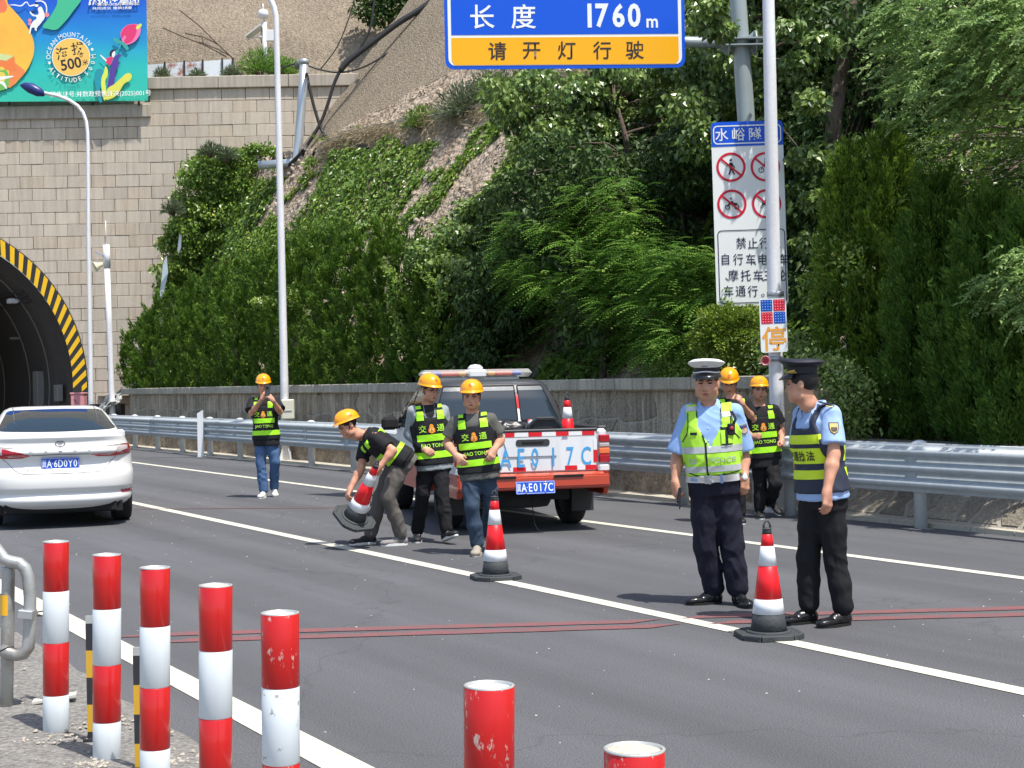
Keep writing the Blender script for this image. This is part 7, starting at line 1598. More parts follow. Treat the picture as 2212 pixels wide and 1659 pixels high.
def add_hand(F_, wrist, d, nrm, side, curl=.5, k=1., spread=.0, thumb=.5):
    """d: wrist to fingers, nrm: back-of-hand normal, side=+1/-1: which side the thumb leaves"""
    d = Vector(d).normalized(); nrm = Vector(nrm); nrm = (nrm - d * nrm.dot(d)).normalized(); x = d.cross(nrm).normalized() * side; w = Vector(wrist)
    F_.cap(w, w + d * .035 * k, .026 * k, .026 * k)
    for i, (lx, L_) in enumerate(((.030, .072), (.010, .080), (-.010, .074), (-.029, .058))):
        kn = w + d * (.086 - .004 * abs(i - 1)) * k + x * lx * k + nrm * .006 * k; F_.cap(w + d * .02 * k + x * lx * .6 * k, kn, .017 * k, .0125 * k, .006)
        p = kn; ang = curl * (.55 + .12 * i); dd = (d * math.cos(ang) - nrm * math.sin(ang) + x * spread * (1.5 - i) * .2).normalized(); r = .0092 * k
        for q, (fl, cu) in enumerate(((.44, curl * 1.0), (.32, curl * .8), (.24, 0))):
            p2 = p + dd * L_ * fl * k; F_.cap(p, p2, r, r * .92, .0028); p = p2; r *= .92; ang += cu; dd = (d * math.cos(ang) - nrm * math.sin(ang)).normalized()
    tb = w + d * .028 * k + x * .026 * k - nrm * .006 * k; t1 = tb + (x * (.8 - .5 * thumb) + d * .75 - nrm * (.2 + .5 * thumb)).normalized() * .040 * k; t2 = t1 + (d * .85 + x * (.25 - .6 * thumb) - nrm * .45 * thumb).normalized() * .032 * k
    F_.cap(w + d * .015 * k + x * .01 * k, tb, .018 * k, .015 * k, .005); F_.cap(tb, t1, .0135 * k, .0112 * k, .004); F_.cap(t1, t2, .0112 * k, .009 * k, .003)
def shoe(t, W, ankle, toe_dir, L_=.275, w=.098, m=None, sole=None, lift=0., pitchv=0., z0=0., laces=None, stripes=None, low=False):
    td = Vector(toe_dir).normalized(); yawm = Matrix(((td.y, td.x, 0, 0), (-td.x, td.y, 0, 0), (0, 0, 1, 0), (0, 0, 0, 1)))     # local +y is the toe
    base = Vector((ankle.x, ankle.y, z0)); M = Matrix.Translation(base) @ yawm @ Matrix.Translation((0, 0, 0)) @ Matrix.Rotation(pitchv, 4, 'X') @ Matrix.Translation((0, -.055, 0))
    F_ = Field([-.08, -.06, -.01], [.08, L_ + .03, .13], .0055, .006); h = w / 2
    F_.ell((0, .035, .045), (h * .78, .045, .048)); F_.ell((0, .10, .050), (h * .85, .07, .045)); F_.ell((0, L_ * .70, .034), (h * 1.0, .085, .030)); F_.ell((0, L_ * .86, .028), (h * .88, .045, .024))
    if not low: F_.cap((0, .045, .06), (0, .04, .085), h * .72, h * .70)
    me = F_.mesh('shoe', folds(3.1, .0015, 30), smooth=1); V = np.empty(len(me.vertices) * 3); me.vertices.foreach_get('co', V); V = V.reshape(-1, 3); V[:, 2] = np.maximum(V[:, 2], .012); me.vertices.foreach_set('co', V.ravel())
    me.transform(M); so_ = link('shoe', me, m, t, world=W); n = 28; out = []
    for i in range(n):
        a = 2 * math.pi * i / n; y = L_ / 2 + (L_ / 2 + .004) * math.sin(a); wd = h * (.82 + .20 * math.sin(a * .5 + 0) ** 2 * (1 if math.sin(a) > 0 else .3)) * abs(math.cos(a)) ** .75 * (1 if math.cos(a) > 0 else -1); out.append(Vector((wd * 1.05, y, 0)))
    mb = MB(); mb.prism([M @ p for p in out], M.to_3x3() @ Vector((0, 0, .024 if sole is not None else .016))); mb.build('sole', sole or mat('sole_black', (.012, .012, .012), rough=.7), t, world=W)
    if laces is not None: mb = MB(); [mb.tube([M @ Vector((-.018, .10 + .02 * q, .094 - .009 * q)), M @ Vector((.018, .105 + .02 * q, .094 - .009 * q))], .0035, 5) for q in range(4)]; o = mb.build('laces', laces, t, world=W); o['kind'] = 'stuff'
    if stripes is not None:
        bv = bvh_of(me)
        for s_ in (-1, 1):
            for q in range(3): project([(.105 + q * .022, .03), (.117 + q * .022, .03), (.105 + q * .022, .075), (.093 + q * .022, .075)], bv, 'shoe_stripe', stripes, t, .0015, .05, (s_ * .2, 0, 0), (-s_, 0, 0), axes=((0, 1, 0), (0, 0, 1)), M=M, world=W)
def band_from(me, Mt, z0, z1, off, name, m, t, W, x0=None, x1=None, side=None, thick=False):
    """a band cut cleanly out of a garment mesh in torso coordinates and lifted off it"""
    bm = bmesh.new(); bm.from_mesh(me); Mi = Mt.inverted(); bm.transform(Mi)
    def cutp(co, no, clear=True):
        r = bmesh.ops.bisect_plane(bm, geom=bm.verts[:] + bm.edges[:] + bm.faces[:], plane_co=co, plane_no=no, clear_outer=clear)
    cutp((0, 0, z1), (0, 0, 1)); cutp((0, 0, z0), (0, 0, -1))
    if x1 is not None: cutp((x1, 0, 0), (1, 0, 0))
    if x0 is not None: cutp((x0, 0, 0), (-1, 0, 0))
    if side == 'front': cutp((0, 0, 0), (0, 1, 0))
    if side == 'back': cutp((0, 0, 0), (0, -1, 0))
    bm.normal_update()
    for v in bm.verts: v.co += v.normal * off
    bm.transform(Mt); me2 = bpy.data.meshes.new(name); bm.to_mesh(me2); bm.free(); return link(name, me2, m, t, world=W)
PEOPLE = []
def person(label, J, Mt_yaw, head_yaw, head_pitch, h, top='shirt', skin=True, cols=None, group=None, build=1., opts=None, head_roll=0.):
    """J: world joints. pelvis, neck, head, ls, rs, le, re, lw, rw, lh, rh (hip), lk, rk, la, ra"""
    o = opts or {}; V_ = lambda q: Vector(J[q]); feet = (V_('la') + V_('ra')) / 2; org_ = Vector((feet.x, feet.y, 0)); W = Matrix.Translation(org_)
    t = thing('person', label, 'person', tuple(org_), 0, group); c = cols
    sh = (V_('ls') - V_('rs')); Mt = axis_frame(V_('pelvis'), V_('neck'), sh); L_ = (V_('neck') - V_('pelvis')).length; b = build
    Mh = euler_frame(V_('head'), head_yaw, head_pitch, head_roll); hk = o.get('hk', 1.0)
    allp = np.array([list(J[q]) for q in J]); lo, hi = allp.min(0) - .16, allp.max(0) + .16; lo[2] = max(lo[2], .02)
    # ---- body skin ----
    B = Field(lo, hi, h, .009); add_head(B, Mh, hk, o.get('fat', 1.05))
    nb = V_('neck'); hd0 = V_('head'); B.cap(Mh @ Vector((0, .018, -.07)) , nb + Vector((0, 0, -.03)), .049 * b, .056 * b)
    B.loft(Mt, [(-.02, .10, .07, 0), (L_ * .5, .11, .075, 0), (L_ * .85, .125, .075, 0), (L_ * .97, .06, .05, 0)])
    ar = .9 + .1 * b
    for s_, e_, w_ in (('ls', 'le', 'lw'), ('rs', 're', 'rw')):
        S_, E_, Wr = V_(s_), V_(e_), V_(w_); B.chain([Mt @ Vector((0, 0, L_ * .88)), S_, S_.lerp(E_, .5), E_], [.05, .050 * ar, .046 * ar, .040 * ar]); B.chain([E_, E_.lerp(Wr, .3), Wr], [.040 * ar, .043 * ar, .027])
    for hh, kk, aa in (('lh', 'lk', 'la'), ('rh', 'rk', 'ra')): B.chain([V_(hh), V_(kk), V_(aa)], [.05, .035, .03])
    for q, key in (('lw', 'lhand'), ('rw', 'rhand')):
        hd_ = o.get(key)
        if hd_: add_hand(B, V_(q), hd_[0], hd_[1], hd_[2], hd_[3], o.get('handk', 1.0), 0, hd_[4] if len(hd_) > 4 else .5)
    bme = B.mesh('body', None, smooth=1); link('body', bme, m_skin, t, world=W); face_parts(t, bme, Mh, W, hk, o.get('glasses', False), o.get('open', False)); hair_cap(t, Mh, W, hk, o.get('hairlow', -.03), o.get('hairfront', .045))
    # ---- shirt ----
    S = Field(lo, hi, max(h * 1.3, .0092), .008); bel = o.get('belly', 0.); hem = o.get('hem', -.10)
    tk = .97 if o.get('tuck') else 1.055
    prof = [(hem, .185 * b * tk, .135 * b * tk, -bel * .3), (0, .182 * b * tk, .132 * b * tk, -bel * .5), (L_ * .28, .168 * b, .125 * b + bel * .5, -bel * .6), (L_ * .6, .178 * b, .125 * b + bel * .2, -bel * .2), (L_ * .80, .172 * b, .112 * b, .004), (L_ * .90, .125 * b, .090 * b, .008), (L_ * .965, .072, .068, .01)]
    S.loft(Mt, prof, pw=2.5); cc = Mt @ Vector((0, .005, L_ * .86)); sl_ = o.get('sleeve', .62); sr = o.get('sleeve_r', (.070, .074))
    for s_, e_, w_ in (('ls', 'le', 'lw'), ('rs', 're', 'rw')):
        S_, E_, Wr = V_(s_), V_(e_), V_(w_); S.cap(cc, S_ + Vector((0, 0, -.006)), .050 * b, .056 * b)
        if sl_ <= 1: S.cap(S_ + Vector((0, 0, -.008)), S_.lerp(E_, sl_), (sr[0] - .008) * b, sr[1] * b)
        else: S.chain([S_, E_, E_.lerp(Wr, .93)], [.060 * b, .058 * b, .042])
    sfo = folds(org_.x * 3 + 5, o.get('sf', .0045), 8., (1, 1, .8)); 
    ends = [] if sl_ > 1 else [(V_(a_).lerp(V_(b_), sl_), (V_(b_) - V_(a_)).normalized()) for a_, b_ in (('ls', 'le'), ('rs', 're'))]
    def cuff(s_):
        g = np.stack(np.meshgrid(*[s_.lo[i] + s_.h * np.arange(s_.n[i]) for i in range(3)], indexing='ij'), -1); r_ = np.full(g.shape[:3], -1.)
        for E_, d_ in ends:
            q = g - np.array(E_); a_ = q @ np.array(d_); ra = np.linalg.norm(q - a_[..., None] * np.array(d_), axis=-1); r_ = np.maximum(r_, np.minimum(np.minimum(a_ - .012, .13 - a_), sr[1] * b + .014 - ra))
        return r_
    sme = S.mesh('shirt', sfo, smooth=1, cuts=[cuff] if ends else []); link(o.get('shirt_name', 'shirt'), sme, c['shirt'], t, world=W)
    # ---- trousers ----
    lo2, hi2 = lo.copy(), hi.copy(); T = Field(lo2, hi2, max(h * 1.35, .0098), .010); tr = o.get('tr', 1.)
    T.loft(Mt, [(-.13, .172 * b, .122 * b, .004), (-.03, .178 * b, .130 * b, 0), (.045, .172 * b, .128 * b + o.get('belly', 0) * .6, -o.get('belly', 0) * .5)] if o.get('tuck') else [(-.13, .168 * b, .120 * b, .004), (-.03, .168 * b, .120 * b, 0), (.03, .160 * b, .112 * b, 0)], pw=2.5)
    for hh, kk, aa in (('lh', 'lk', 'la'), ('rh', 'rk', 'ra')):
        a, k_, q = V_(hh), V_(kk), V_(aa); kn2 = q + (k_ - q).normalized() * .02
        T.chain([a, a.lerp(k_, .5), k_, k_.lerp(q, .5), kn2], [.092 * b * tr, .084 * b * tr, .070 * tr * b, .068 * tr * b, .066 * tr * b])
    fo = folds(org_.x * 5 + 11, o.get('tf', .0095), 7.5, (1.25, 1.25, .6)); tme = T.mesh('trousers', fo, smooth=1); link('trousers', tme, c['trousers'], t, world=W)
    for aa, dk in (('la', 'ltoe'), ('ra', 'rtoe')):
        sp = o.get(dk); 
        if sp: shoe(t, W, V_(aa), sp[0], m=c['shoe'] if dk == 'ltoe' or 'shoe2' not in c else c['shoe2'], sole=c.get('sole'), z0=sp[1] if len(sp) > 1 else 0, pitchv=sp[2] if len(sp) > 2 else 0, laces=c.get('laces'), stripes=c.get('stripes'), low=o.get('low', False))
    return dict(sfold=sfo, t=t, W=W, Mt=Mt, L=L_, Mh=Mh, body=bme, shirt=sme, trousers=tme, S=S, b=b, hk=hk, prof=prof, cc=cc, J=J, lo=lo, hi=hi, h=h, o=o, org=org_)
def vest(p, off, hem, arm_w, strap_z, neck_w, neck_z, m, name='vest', vneck=False, edge=None):
    Mt, L_, b = p['Mt'], p['L'], p['b']; S0_ = p['S']; Vf = Field(p['lo'], p['hi'], S0_.h, S0_.k); pr = [(z, rx + .022, ry + .03, yo) for z, rx, ry, yo in p['prof']]; pr = [(min(hem, pr[0][0]) - .02, *pr[0][1:])] + pr
    Vf.loft(Mt, pr, pw=2.5)
    for s_ in ('ls', 'rs'): S_ = Vector(p['J'][s_]); Vf.cap(p['cc'], p['cc'].lerp(S_, .95), .07 * b + off, .074 * b + off)
    lim = -Vf.k * np.log(Vf.S + 1e-12); Vf.S = S0_.S
    Mi = np.array(Mt.inverted())
    def cutf(s):
        g = np.meshgrid(*[s.lo[i] + s.h * np.arange(s.n[i]) for i in range(3)], indexing='ij'); q = np.stack(g, -1) @ Mi[:3, :3].T + Mi[:3, 3]; x, y, z = np.abs(q[..., 0]), q[..., 1], q[..., 2]
        aw = arm_w + np.clip((strap_z + .10 - z), 0, .2) * .55; d1 = np.minimum(x - aw, z - strap_z)
        nw = neck_w * np.clip((z - neck_z) / .14, .15 if vneck else .75, 1.0) if vneck else neck_w; nz = np.where(y < 0, neck_z, L_ * .90); d2 = np.minimum(nw - x, z - nz)
        d3 = np.maximum(d1, d2); d3 = np.maximum(d3, hem - z); d3 = np.maximum(d3, lim - off); return np.maximum(d3, z - L_ * .985)
    me = Vf.mesh(name, p['sfold'], cuts=[cutf], smooth=1, inset=-off); vo = link(name, me, m, p['t'], world=p['W']); p['vest'] = me; p['vo'] = vo; return me
def worker_vest(p, text_on=True):
    Mt, L_, b, t, W = p['Mt'], p['L'], p['b'], p['t'], p['W']; me = vest(p, .011, -.055, .136 * b, L_ * .62, .060, L_ * .74, m_hvblk); bv = bvh_of(me)
    band_from(me, Mt, L_ * .33, L_ * .445, .004, 'reflective_band', m_lime, t, W, -.155 * b, .155 * b, 'front'); band_from(me, Mt, L_ * .03, L_ * .145, .004, 'reflective_band', m_lime, t, W)
    for s_ in (-1, 1):
        band_from(me, Mt, L_ * .70, L_ * .855, .004, 'shoulder_patch', m_lime, t, W, *sorted((s_ * .070, s_ * .142 * b)), 'front'); band_from(me, Mt, L_ * .90, L_ * .955, .004, 'shoulder_patch', m_lime, t, W, *sorted((s_ * .085, s_ * .136 * b)))
        band_from(me, Mt, L_ * .655, L_ * .685, .003, 'strap_tab', mat('tab_black', (.008, .008, .008), rough=.9), t, W, *sorted((s_ * .075, s_ * .135 * b)), 'front')
    k = L_ / .52
    def tx(s_, x, z, hh, m=m_vline, w=1., bold=.012, nm='vest_lettering'):
        me2 = text_mesh(s_, hh, bold=bold, w=w); me2.transform(Matrix.Translation((x, z, 0))); project(me2, bv, nm, m, t, .005, .03, (0, -.6, 0), (0, 1, 0), M=Mt, world=W, subs=1)
    if text_on:
        tx('交', -.082 * k, L_ * .55, .064 * k); tx('通', .082 * k, L_ * .55, .064 * k); tx('JIAO TONG', .0, L_ * .24, .046 * k, w=.9, bold=.012)
    el = lambda cx, cz, rx, rz, n=16: [(cx + rx * math.cos(2 * math.pi * i / n), cz + rz * math.sin(2 * math.pi * i / n)) for i in range(n)]
    project([(0, L_ * .535 + .048 * k), (.016 * k, L_ * .535 + .040 * k), (.020 * k, L_ * .535 + .018 * k), (.030 * k, L_ * .535), (.030 * k, L_ * .535 - .024 * k), (0, L_ * .535 - .040 * k), (-.030 * k, L_ * .535 - .024 * k), (-.030 * k, L_ * .535), (-.020 * k, L_ * .535 + .018 * k), (-.016 * k, L_ * .535 + .040 * k)], bv, 'chest_badge', m_badge, t, .006, .02, (0, -.6, 0), (0, 1, 0), M=Mt, world=W)
    project(el(0, L_ * .535 - .004, .017 * k, .019 * k), bv, 'badge_shield', m_badge2, t, .008, .02, (0, -.6, 0), (0, 1, 0), M=Mt, world=W); project([(-.008 * k, L_ * .535 - .018 * k), (.008 * k, L_ * .535 - .018 * k), (.004 * k, L_ * .535 + .010 * k), (-.004 * k, L_ * .535 + .010 * k)], bv, 'badge_figure', m_hred, t, .0095, .02, (0, -.6, 0), (0, 1, 0), M=Mt, world=W)
    return bv
def jp(Y, **k):     # joints from sight lines: name=(px, py, extra depth)
    return {n: tuple(P(v[0], v[1], Y + (v[2] if len(v) > 2 else 0))) for n, v in k.items()}
wg = 'workers in amber helmets and black vests'
m_bt = cloth('black_tee', (.020, .020, .022)); m_gt = cloth('grey_tee', (.105, .105, .095)); m_gj = cloth('grey_jacket', (.27, .30, .31), .7); m_bp = cloth('black_trousers', (.014, .014, .016)); m_gp2 = cloth('grey_trousers', (.115, .105, .095)); m_jean = mat('blue_jeans', (.085, .17, .33), rough=.9, col2=(.04, .08, .17), vs=5, thr=.5, wid=.25, bump=.08, bs=260); m_djean = mat('dark_jeans', (.045, .075, .12), rough=.9, col2=(.02, .034, .06), vs=5, thr=.5, wid=.25, bump=.08, bs=260)
m_shw = mat('shoe_white', (.66, .64, .58), rough=.6, var=.12, vs=20); m_shb = mat('shoe_black', (.015, .015, .016), rough=.6); m_shg = mat('shoe_grey', (.24, .22, .22), rough=.8); m_sht = mat('shoe_taupe', (.32, .28, .22), rough=.85); m_solew = mat('sole_white', (.70, .70, .68), rough=.6)
dn = (0, 0, -1)
# 1 worker taking a photo
Y = 22.9; J = jp(Y, head=(569, 832, -.02), neck=(571, 855), rs=(546, 868, .02), ls=(595, 868, .0), re=(543, 893, -.10), le=(605, 890, -.10), rw=(566, 862, -.33), lw=(590, 866, -.33), pelvis=(575, 942), rh=(564, 950), lh=(586, 950), rk=(563, 1003, -.03), lk=(594, 998, .0), ra=(570, 1056, .0), la=(592, 1048, .22))
for q in ('ra', 'la'): J[q] = (J[q][0], J[q][1], .10 if q == 'ra' else .13)
p = person('worker holding up a phone to take a photo, blue jeans and white shoes', J, 0, math.radians(8), math.radians(12), .010, cols=dict(shirt=m_bt, trousers=m_jean, shoe=m_shw, sole=m_solew, laces=m_solew), group=wg, build=1.0,
    opts=dict(rhand=((.45, -.15, .75), (-.5, -.7, .2), -1, .9, .6), lhand=((-.5, -.1, .65), (.5, -.7, .2), 1, .9, .6), rtoe=((-.15, -1, 0),), ltoe=((.25, -1, 0), .03, -.15), sleeve=.75, sleeve_r=(.085, .10), hem=-.14, handk=1.0))
worker_vest(p); helmet(p['t'], p['Mh'], p['W'])
c = P(578, 843, Y - .42); ph_ = thing('phone', 'dark phone held up by the worker in blue jeans', 'phone', tuple(c)); mb = MB(); mb.box((0, 0, 0), (.078, .01, .16), Matrix.Rotation(.12, 4, 'Y'), .006); mb.build('phone_case', mat('phone_dark', (.05, .055, .07), rough=.2), ph_); mb = MB(); mb.lathe([(.018, 0), (.016, .004), (.0001, .004)], n=16, M=Matrix.Translation((-.005, -.006, .035)) @ Matrix.Rotation(math.pi / 2, 4, 'X')); mb.build('camera_lens', mat('lens_black', (.005, .005, .006), rough=.1), ph_)
# 2 worker bending with a cone
Y = 15.8; J = jp(Y, head=(752, 920, -.12), neck=(784, 934, -.04), rs=(790, 946, .16), ls=(812, 945, -.20), re=(780, 1012, .02), le=(849, 974, -.30), rw=(757, 1055, -.10), lw=(822, 1006, -.34), pelvis=(866, 992, 0), rh=(856, 1000, .10), lh=(866, 1002, -.08), rk=(822, 1072, .16), lk=(838, 1075, -.14), ra=(800, 1158, .12), la=(868, 1158, -.04))
J['ra'] = (J['ra'][0], J['ra'][1], .10); J['la'] = (J['la'][0], J['la'][1], .10)
p = person('worker bending down with a cone tilted in both hands, grey trousers', J, 0, math.radians(-62), math.radians(28), .0076, cols=dict(shirt=m_bt, trousers=m_gp2, shoe=m_shg, sole=m_solew, shoe2=m_shb), group=wg, build=.98, head_roll=math.radians(-6),
    opts=dict(rhand=((-.25, -.35, -.75), (-.7, -.3, .3), 1, .8, .4), lhand=((-.75, -.15, -.6), (.2, -.9, .35), -1, .8, .4), rtoe=((-1, -.25, 0),), ltoe=((-1, -.30, 0),), sleeve=.70, hem=-.07, tr=1.05, low=True, hairlow=-.05))
Mt_, L2_ = p['Mt'], p['L']; me = vest(p, .011, -.04, .125, L2_ * .62, .070, L2_ * .74, m_hvblk); 
band_from(me, Mt_, L2_ * .13, L2_ * .235, .004, 'reflective_band', m_lime, p['t'], p['W'], .02, None); band_from(me, Mt_, L2_ * .36, L2_ * .44, .004, 'reflective_band', m_lime, p['t'], p['W'], -.15, .15, 'front')
for s_ in (-1, 1): band_from(me, Mt_, L2_ * .70, L2_ * .84, .004, 'shoulder_patch', m_lime, p['t'], p['W'], *sorted((s_ * .078, s_ * .136)), 'front'); band_from(me, Mt_, L2_ * .62, L2_ * .76, .004, 'back_patch', m_lime, p['t'], p['W'], *sorted((s_ * .085, s_ * .15)), 'back')
helmet(p['t'], p['Mh'], p['W'], tip=math.radians(-8))
a, b_ = P(764.5, 1116, Y - .35), P(798, 1026, Y - .22); ax = (b_ - a).normalized(); tilt_ = (ax + Vector((.10, -.85, .0)) * .9).normalized(); q = tilt_.to_track_quat('Z', 'Y').to_matrix().to_4x4()
cone('tilted traffic cone gripped by the bending worker, showing its black rubber base', Matrix.Translation(P(764, 1122, Y - .30)) @ q)
# 3 grey jacket worker
Y = 16.0; J = jp(Y, head=(928, 842, -.05), neck=(925, 870, 0), rs=(892, 888, .02), ls=(957, 887, .06), re=(884, 938, .08), le=(966, 935, .1), rw=(913, 968, -.12), lw=(960, 975, .02), pelvis=(937, 992, 0), rh=(922, 1004), lh=(951, 1004), rk=(913, 1066, -.02), lk=(955, 1066, -.10), ra=(901, 1146, .15), la=(964, 1148, -.15))
J['ra'] = (J['ra'][0], J['ra'][1], .10); J['la'] = (J['la'][0], J['la'][1], .14)
p = person('worker with glasses and a light grey jacket under the vest, left of the pickup', J, 0, math.radians(38), math.radians(12), .0076, cols=dict(shirt=m_gj, trousers=m_bp, shoe=m_shb, sole=m_solew, stripes=m_solew), group=wg, build=1.0,
    opts=dict(rhand=((.75, -.35, -.4), (-.1, -.8, .5), -1, .5, .3), lhand=((-.2, -.2, -.9), (.6, -.6, .1), 1, .5, .3), rtoe=((.05, -1, 0),), ltoe=((.55, -.85, 0), .03, .30), sleeve=2, hem=-.11, glasses=True, shirt_name='jacket'))
bv = worker_vest(p); helmet(p['t'], p['Mh'], p['W']); L3 = p['L']; bs_ = bvh_of(p['shirt'])
project([(-.055, L3 * .97), (.055, L3 * .97), (.045, L3 * .80), (0, L3 * .70), (-.045, L3 * .80)], bs_, 'inner_tee', m_bt, p['t'], .007, .015, (0, -.6, 0), (0, 1, 0), M=p['Mt'], world=p['W'])
# 4 grey shirt worker
Y = 14.8; J = jp(Y, head=(1019, 857, -.04), neck=(1020, 888, 0), rs=(985, 911, .02), ls=(1059, 905, .0), re=(966, 957, .06), le=(1081, 950, .06), rw=(985, 984, -.16), lw=(1068, 971, -.14), pelvis=(1034, 1008, 0), rh=(1018, 1022), lh=(1049, 1022), rk=(1019, 1094, -.08), lk=(1061, 1090, .06), ra=(1031, 1168, -.02), la=(1052, 1150, .50))
J['ra'] = (J['ra'][0], J['ra'][1], .10); 
p = person('worker in a dark grey tee and jeans walking towards the camera, face to the front', J, 0, math.radians(-4), math.radians(6), .0068, cols=dict(shirt=m_gt, trousers=m_djean, shoe=m_sht, sole=mat('sole_taupe', (.42, .37, .30), rough=.8)), group=wg, build=1.0,
    opts=dict(rhand=((.55, -.45, -.6), (-.55, -.75, .2), -1, .55, .4), lhand=((-.35, -.45, -.75), (.55, -.75, .2), 1, .7, .5), rtoe=((-.1, -1, 0),), ltoe=((.1, -1, 0), .10, .6), sleeve=.66, sleeve_r=(.074, .080), hem=-.12, fat=1.1))
worker_vest(p); helmet(p['t'], p['Mh'], p['W'])
# 6 worker behind the police officer
Y = 17.5; J = jp(Y, head=(1575, 826, 0), neck=(1580, 856), rs=(1553, 872), ls=(1611, 868), re=(1550, 925), le=(1626, 905, .0), rw=(1575, 905, -.2), lw=(1604, 874, -.25), pelvis=(1584, 985), rh=(1572, 995), lh=(1596, 995), rk=(1572, 1060), lk=(1596, 1060), ra=(1570, 1118), la=(1598, 1118))
for q in ('ra', 'la'): J[q] = (J[q][0], J[q][1], .09)
p = person('worker half hidden behind the traffic police officer, looking down at something in his hands', J, 0, math.radians(-8), math.radians(24), .010, cols=dict(shirt=m_bt, trousers=m_bp, shoe=m_shb, sole=m_solew), group=wg, build=1.02,
    opts=dict(rhand=((.5, -.3, .3), (-.4, -.8, .2), -1, .8, .5), lhand=((-.35, -.2, .6), (.5, -.7, .2), 1, .8, .5), rtoe=((0, -1, 0),), ltoe=((0, -1, 0),), glasses=True, sleeve=.8))
worker_vest(p); helmet(p['t'], p['Mh'], p['W'])
# 7 worker walking at the right
Y = 18.05; J = jp(Y, head=(1640, 843, -.03), neck=(1641, 873), rs=(1614, 886), ls=(1671, 884), re=(1606, 928, .02), le=(1687, 930, .05), rw=(1626, 944, -.2), lw=(1689, 951, -.14), pelvis=(1650, 980), rh=(1639, 992), lh=(1664, 992), rk=(1642, 1048, .0), lk=(1675, 1046, -.18), ra=(1641, 1103, 0), la=(1663, 1086, .12))
J['ra'] = (J['ra'][0], J['ra'][1], .10)
p = person('worker all in black walking with clenched fist beside the lamp post', J, 0, math.radians(2), math.radians(2), .009, cols=dict(shirt=m_bt, trousers=m_bp, shoe=m_shb, sole=m_solew), group=wg, build=1.0,
    opts=dict(rhand=((.6, -.6, .1), (-.4, -.7, .3), -1, 1.3, .9), lhand=((-.1, -.55, -.6), (.8, -.5, .1), 1, 1.4, .9), rtoe=((-.1, -1, 0),), ltoe=((.45, -.9, 0), .12, -.45), sleeve=.62, sleeve_r=(.078, .088), hem=-.16, fat=1.12, open=True))
worker_vest(p); helmet(p['t'], p['Mh'], p['W'])
# 5 traffic police officer
m_pblue = cloth('police_blue', (.27, .42, .72), .8, .05); m_navy = cloth('navy_trousers', (.014, .014, .026)); m_hv = mat('hi_vis_green', (.42, .78, .05), rough=.7, var=.08, vs=9, bump=.05, bs=260); m_sil = mat('silver_tape', (.50, .53, .54), rough=.4, metal=.2, var=.2, vs=18, stretch=(1, 1, .3)); m_edge = mat('vest_edge', (.008, .009, .015), rough=.8); m_lth = mat('black_leather', (.010, .010, .011), rough=.25, coat=.3)
Y = 11.2; J = jp(Y, head=(1527, 829, -.03), neck=(1531, 869, 0), rs=(1490, 890, .04), ls=(1586, 888, -.02), re=(1463, 988, .08), le=(1606, 982, .04), rw=(1459, 1042, .0), lw=(1608, 1030, -.06), pelvis=(1543, 1030, 0), rh=(1523, 1050), lh=(1563, 1050), rk=(1524, 1180, .0), lk=(1582, 1180, -.02), ra=(1543, 1283, .06), la=(1594, 1280, -.03))
for q in ('ra', 'la'): J[q] = (J[q][0], J[q][1], .11)
p = person('traffic police officer in a white cap, green police vest and light blue shirt', J, 0, math.radians(-14), math.radians(3), .0064, cols=dict(shirt=m_pblue, trousers=m_navy, shoe=m_lth), group='officers in peaked caps', build=1.06,
    opts=dict(rhand=((.12, -.15, -1), (-.8, -.5, 0), 1, .95, .8), lhand=((-.05, -.12, -1), (.55, -.8, 0), -1, .75, .6), rtoe=((-1, -.28, 0),), ltoe=((.25, -1, 0),), sleeve=.86, sleeve_r=(.070, .084), hem=-.02, tuck=True, fat=1.16, belly=.03, tr=1.10, tf=.011, low=True, hk=1.02))
t, W, Mt, L_, b = p['t'], p['W'], p['Mt'], p['L'], p['b']; me = vest(p, .012, L_ * .035, .165, L_ * .60, .085, L_ * .42, m_hv, vneck=True); bv = bvh_of(me)
band_from(me, Mt, L_ * .34, L_ * .425, .003, 'silver_band', m_sil, t, W); band_from(me, Mt, L_ * .085, L_ * .165, .003, 'silver_band', m_sil, t, W)
band_from(me, Mt, L_ * .80, L_ * .86, .003, 'shoulder_band', m_sil, t, W, .07, .17, 'front'); band_from(me, Mt, L_ * .90, L_ * .96, .003, 'shoulder_band', m_sil, t, W, -.17, -.07)
fr = lambda poly, nm, m, off=.006, st2=.03, **k: project(poly, bv, nm, m, t, off, st2, (0, -.6, 0), (0, 1, 0), M=Mt, world=W, **k)
rect = lambda x, z, w, h_: [(x - w / 2, z - h_ / 2), (x + w / 2, z - h_ / 2), (x + w / 2, z + h_ / 2), (x - w / 2, z + h_ / 2)]
zx = -.035
fr([(zx - .006, L_ * .03), (zx + .006, L_ * .03), (zx + .008, L_ * .46), (zx - .006, L_ * .46)], 'zip', m_edge)
for sg in (-1, 1):
    for q in ribbon([(zx, L_ * .455), (sg * .060, L_ * .62), (sg * .086, L_ * .80), (sg * .088, L_ * .93)], .008): fr(q, 'vest_piping', m_edge, .004)
    for q in ribbon([(sg * .205, L_ * .50), (sg * .165, L_ * .60), (sg * .152, L_ * .72), (sg * .152, L_ * .88)], .007): fr(q, 'vest_piping', m_edge, .003)
for q in ribbon([(-.19, L_ * .10), (-.12, L_ * .05), (zx - .01, L_ * .035), (zx, L_ * .08), (zx + .02, L_ * .03), (.02, L_ * .0385), (.10, L_ * .05), (.19, L_ * .075)], .007): fr(q, 'vest_piping', m_edge, .003)
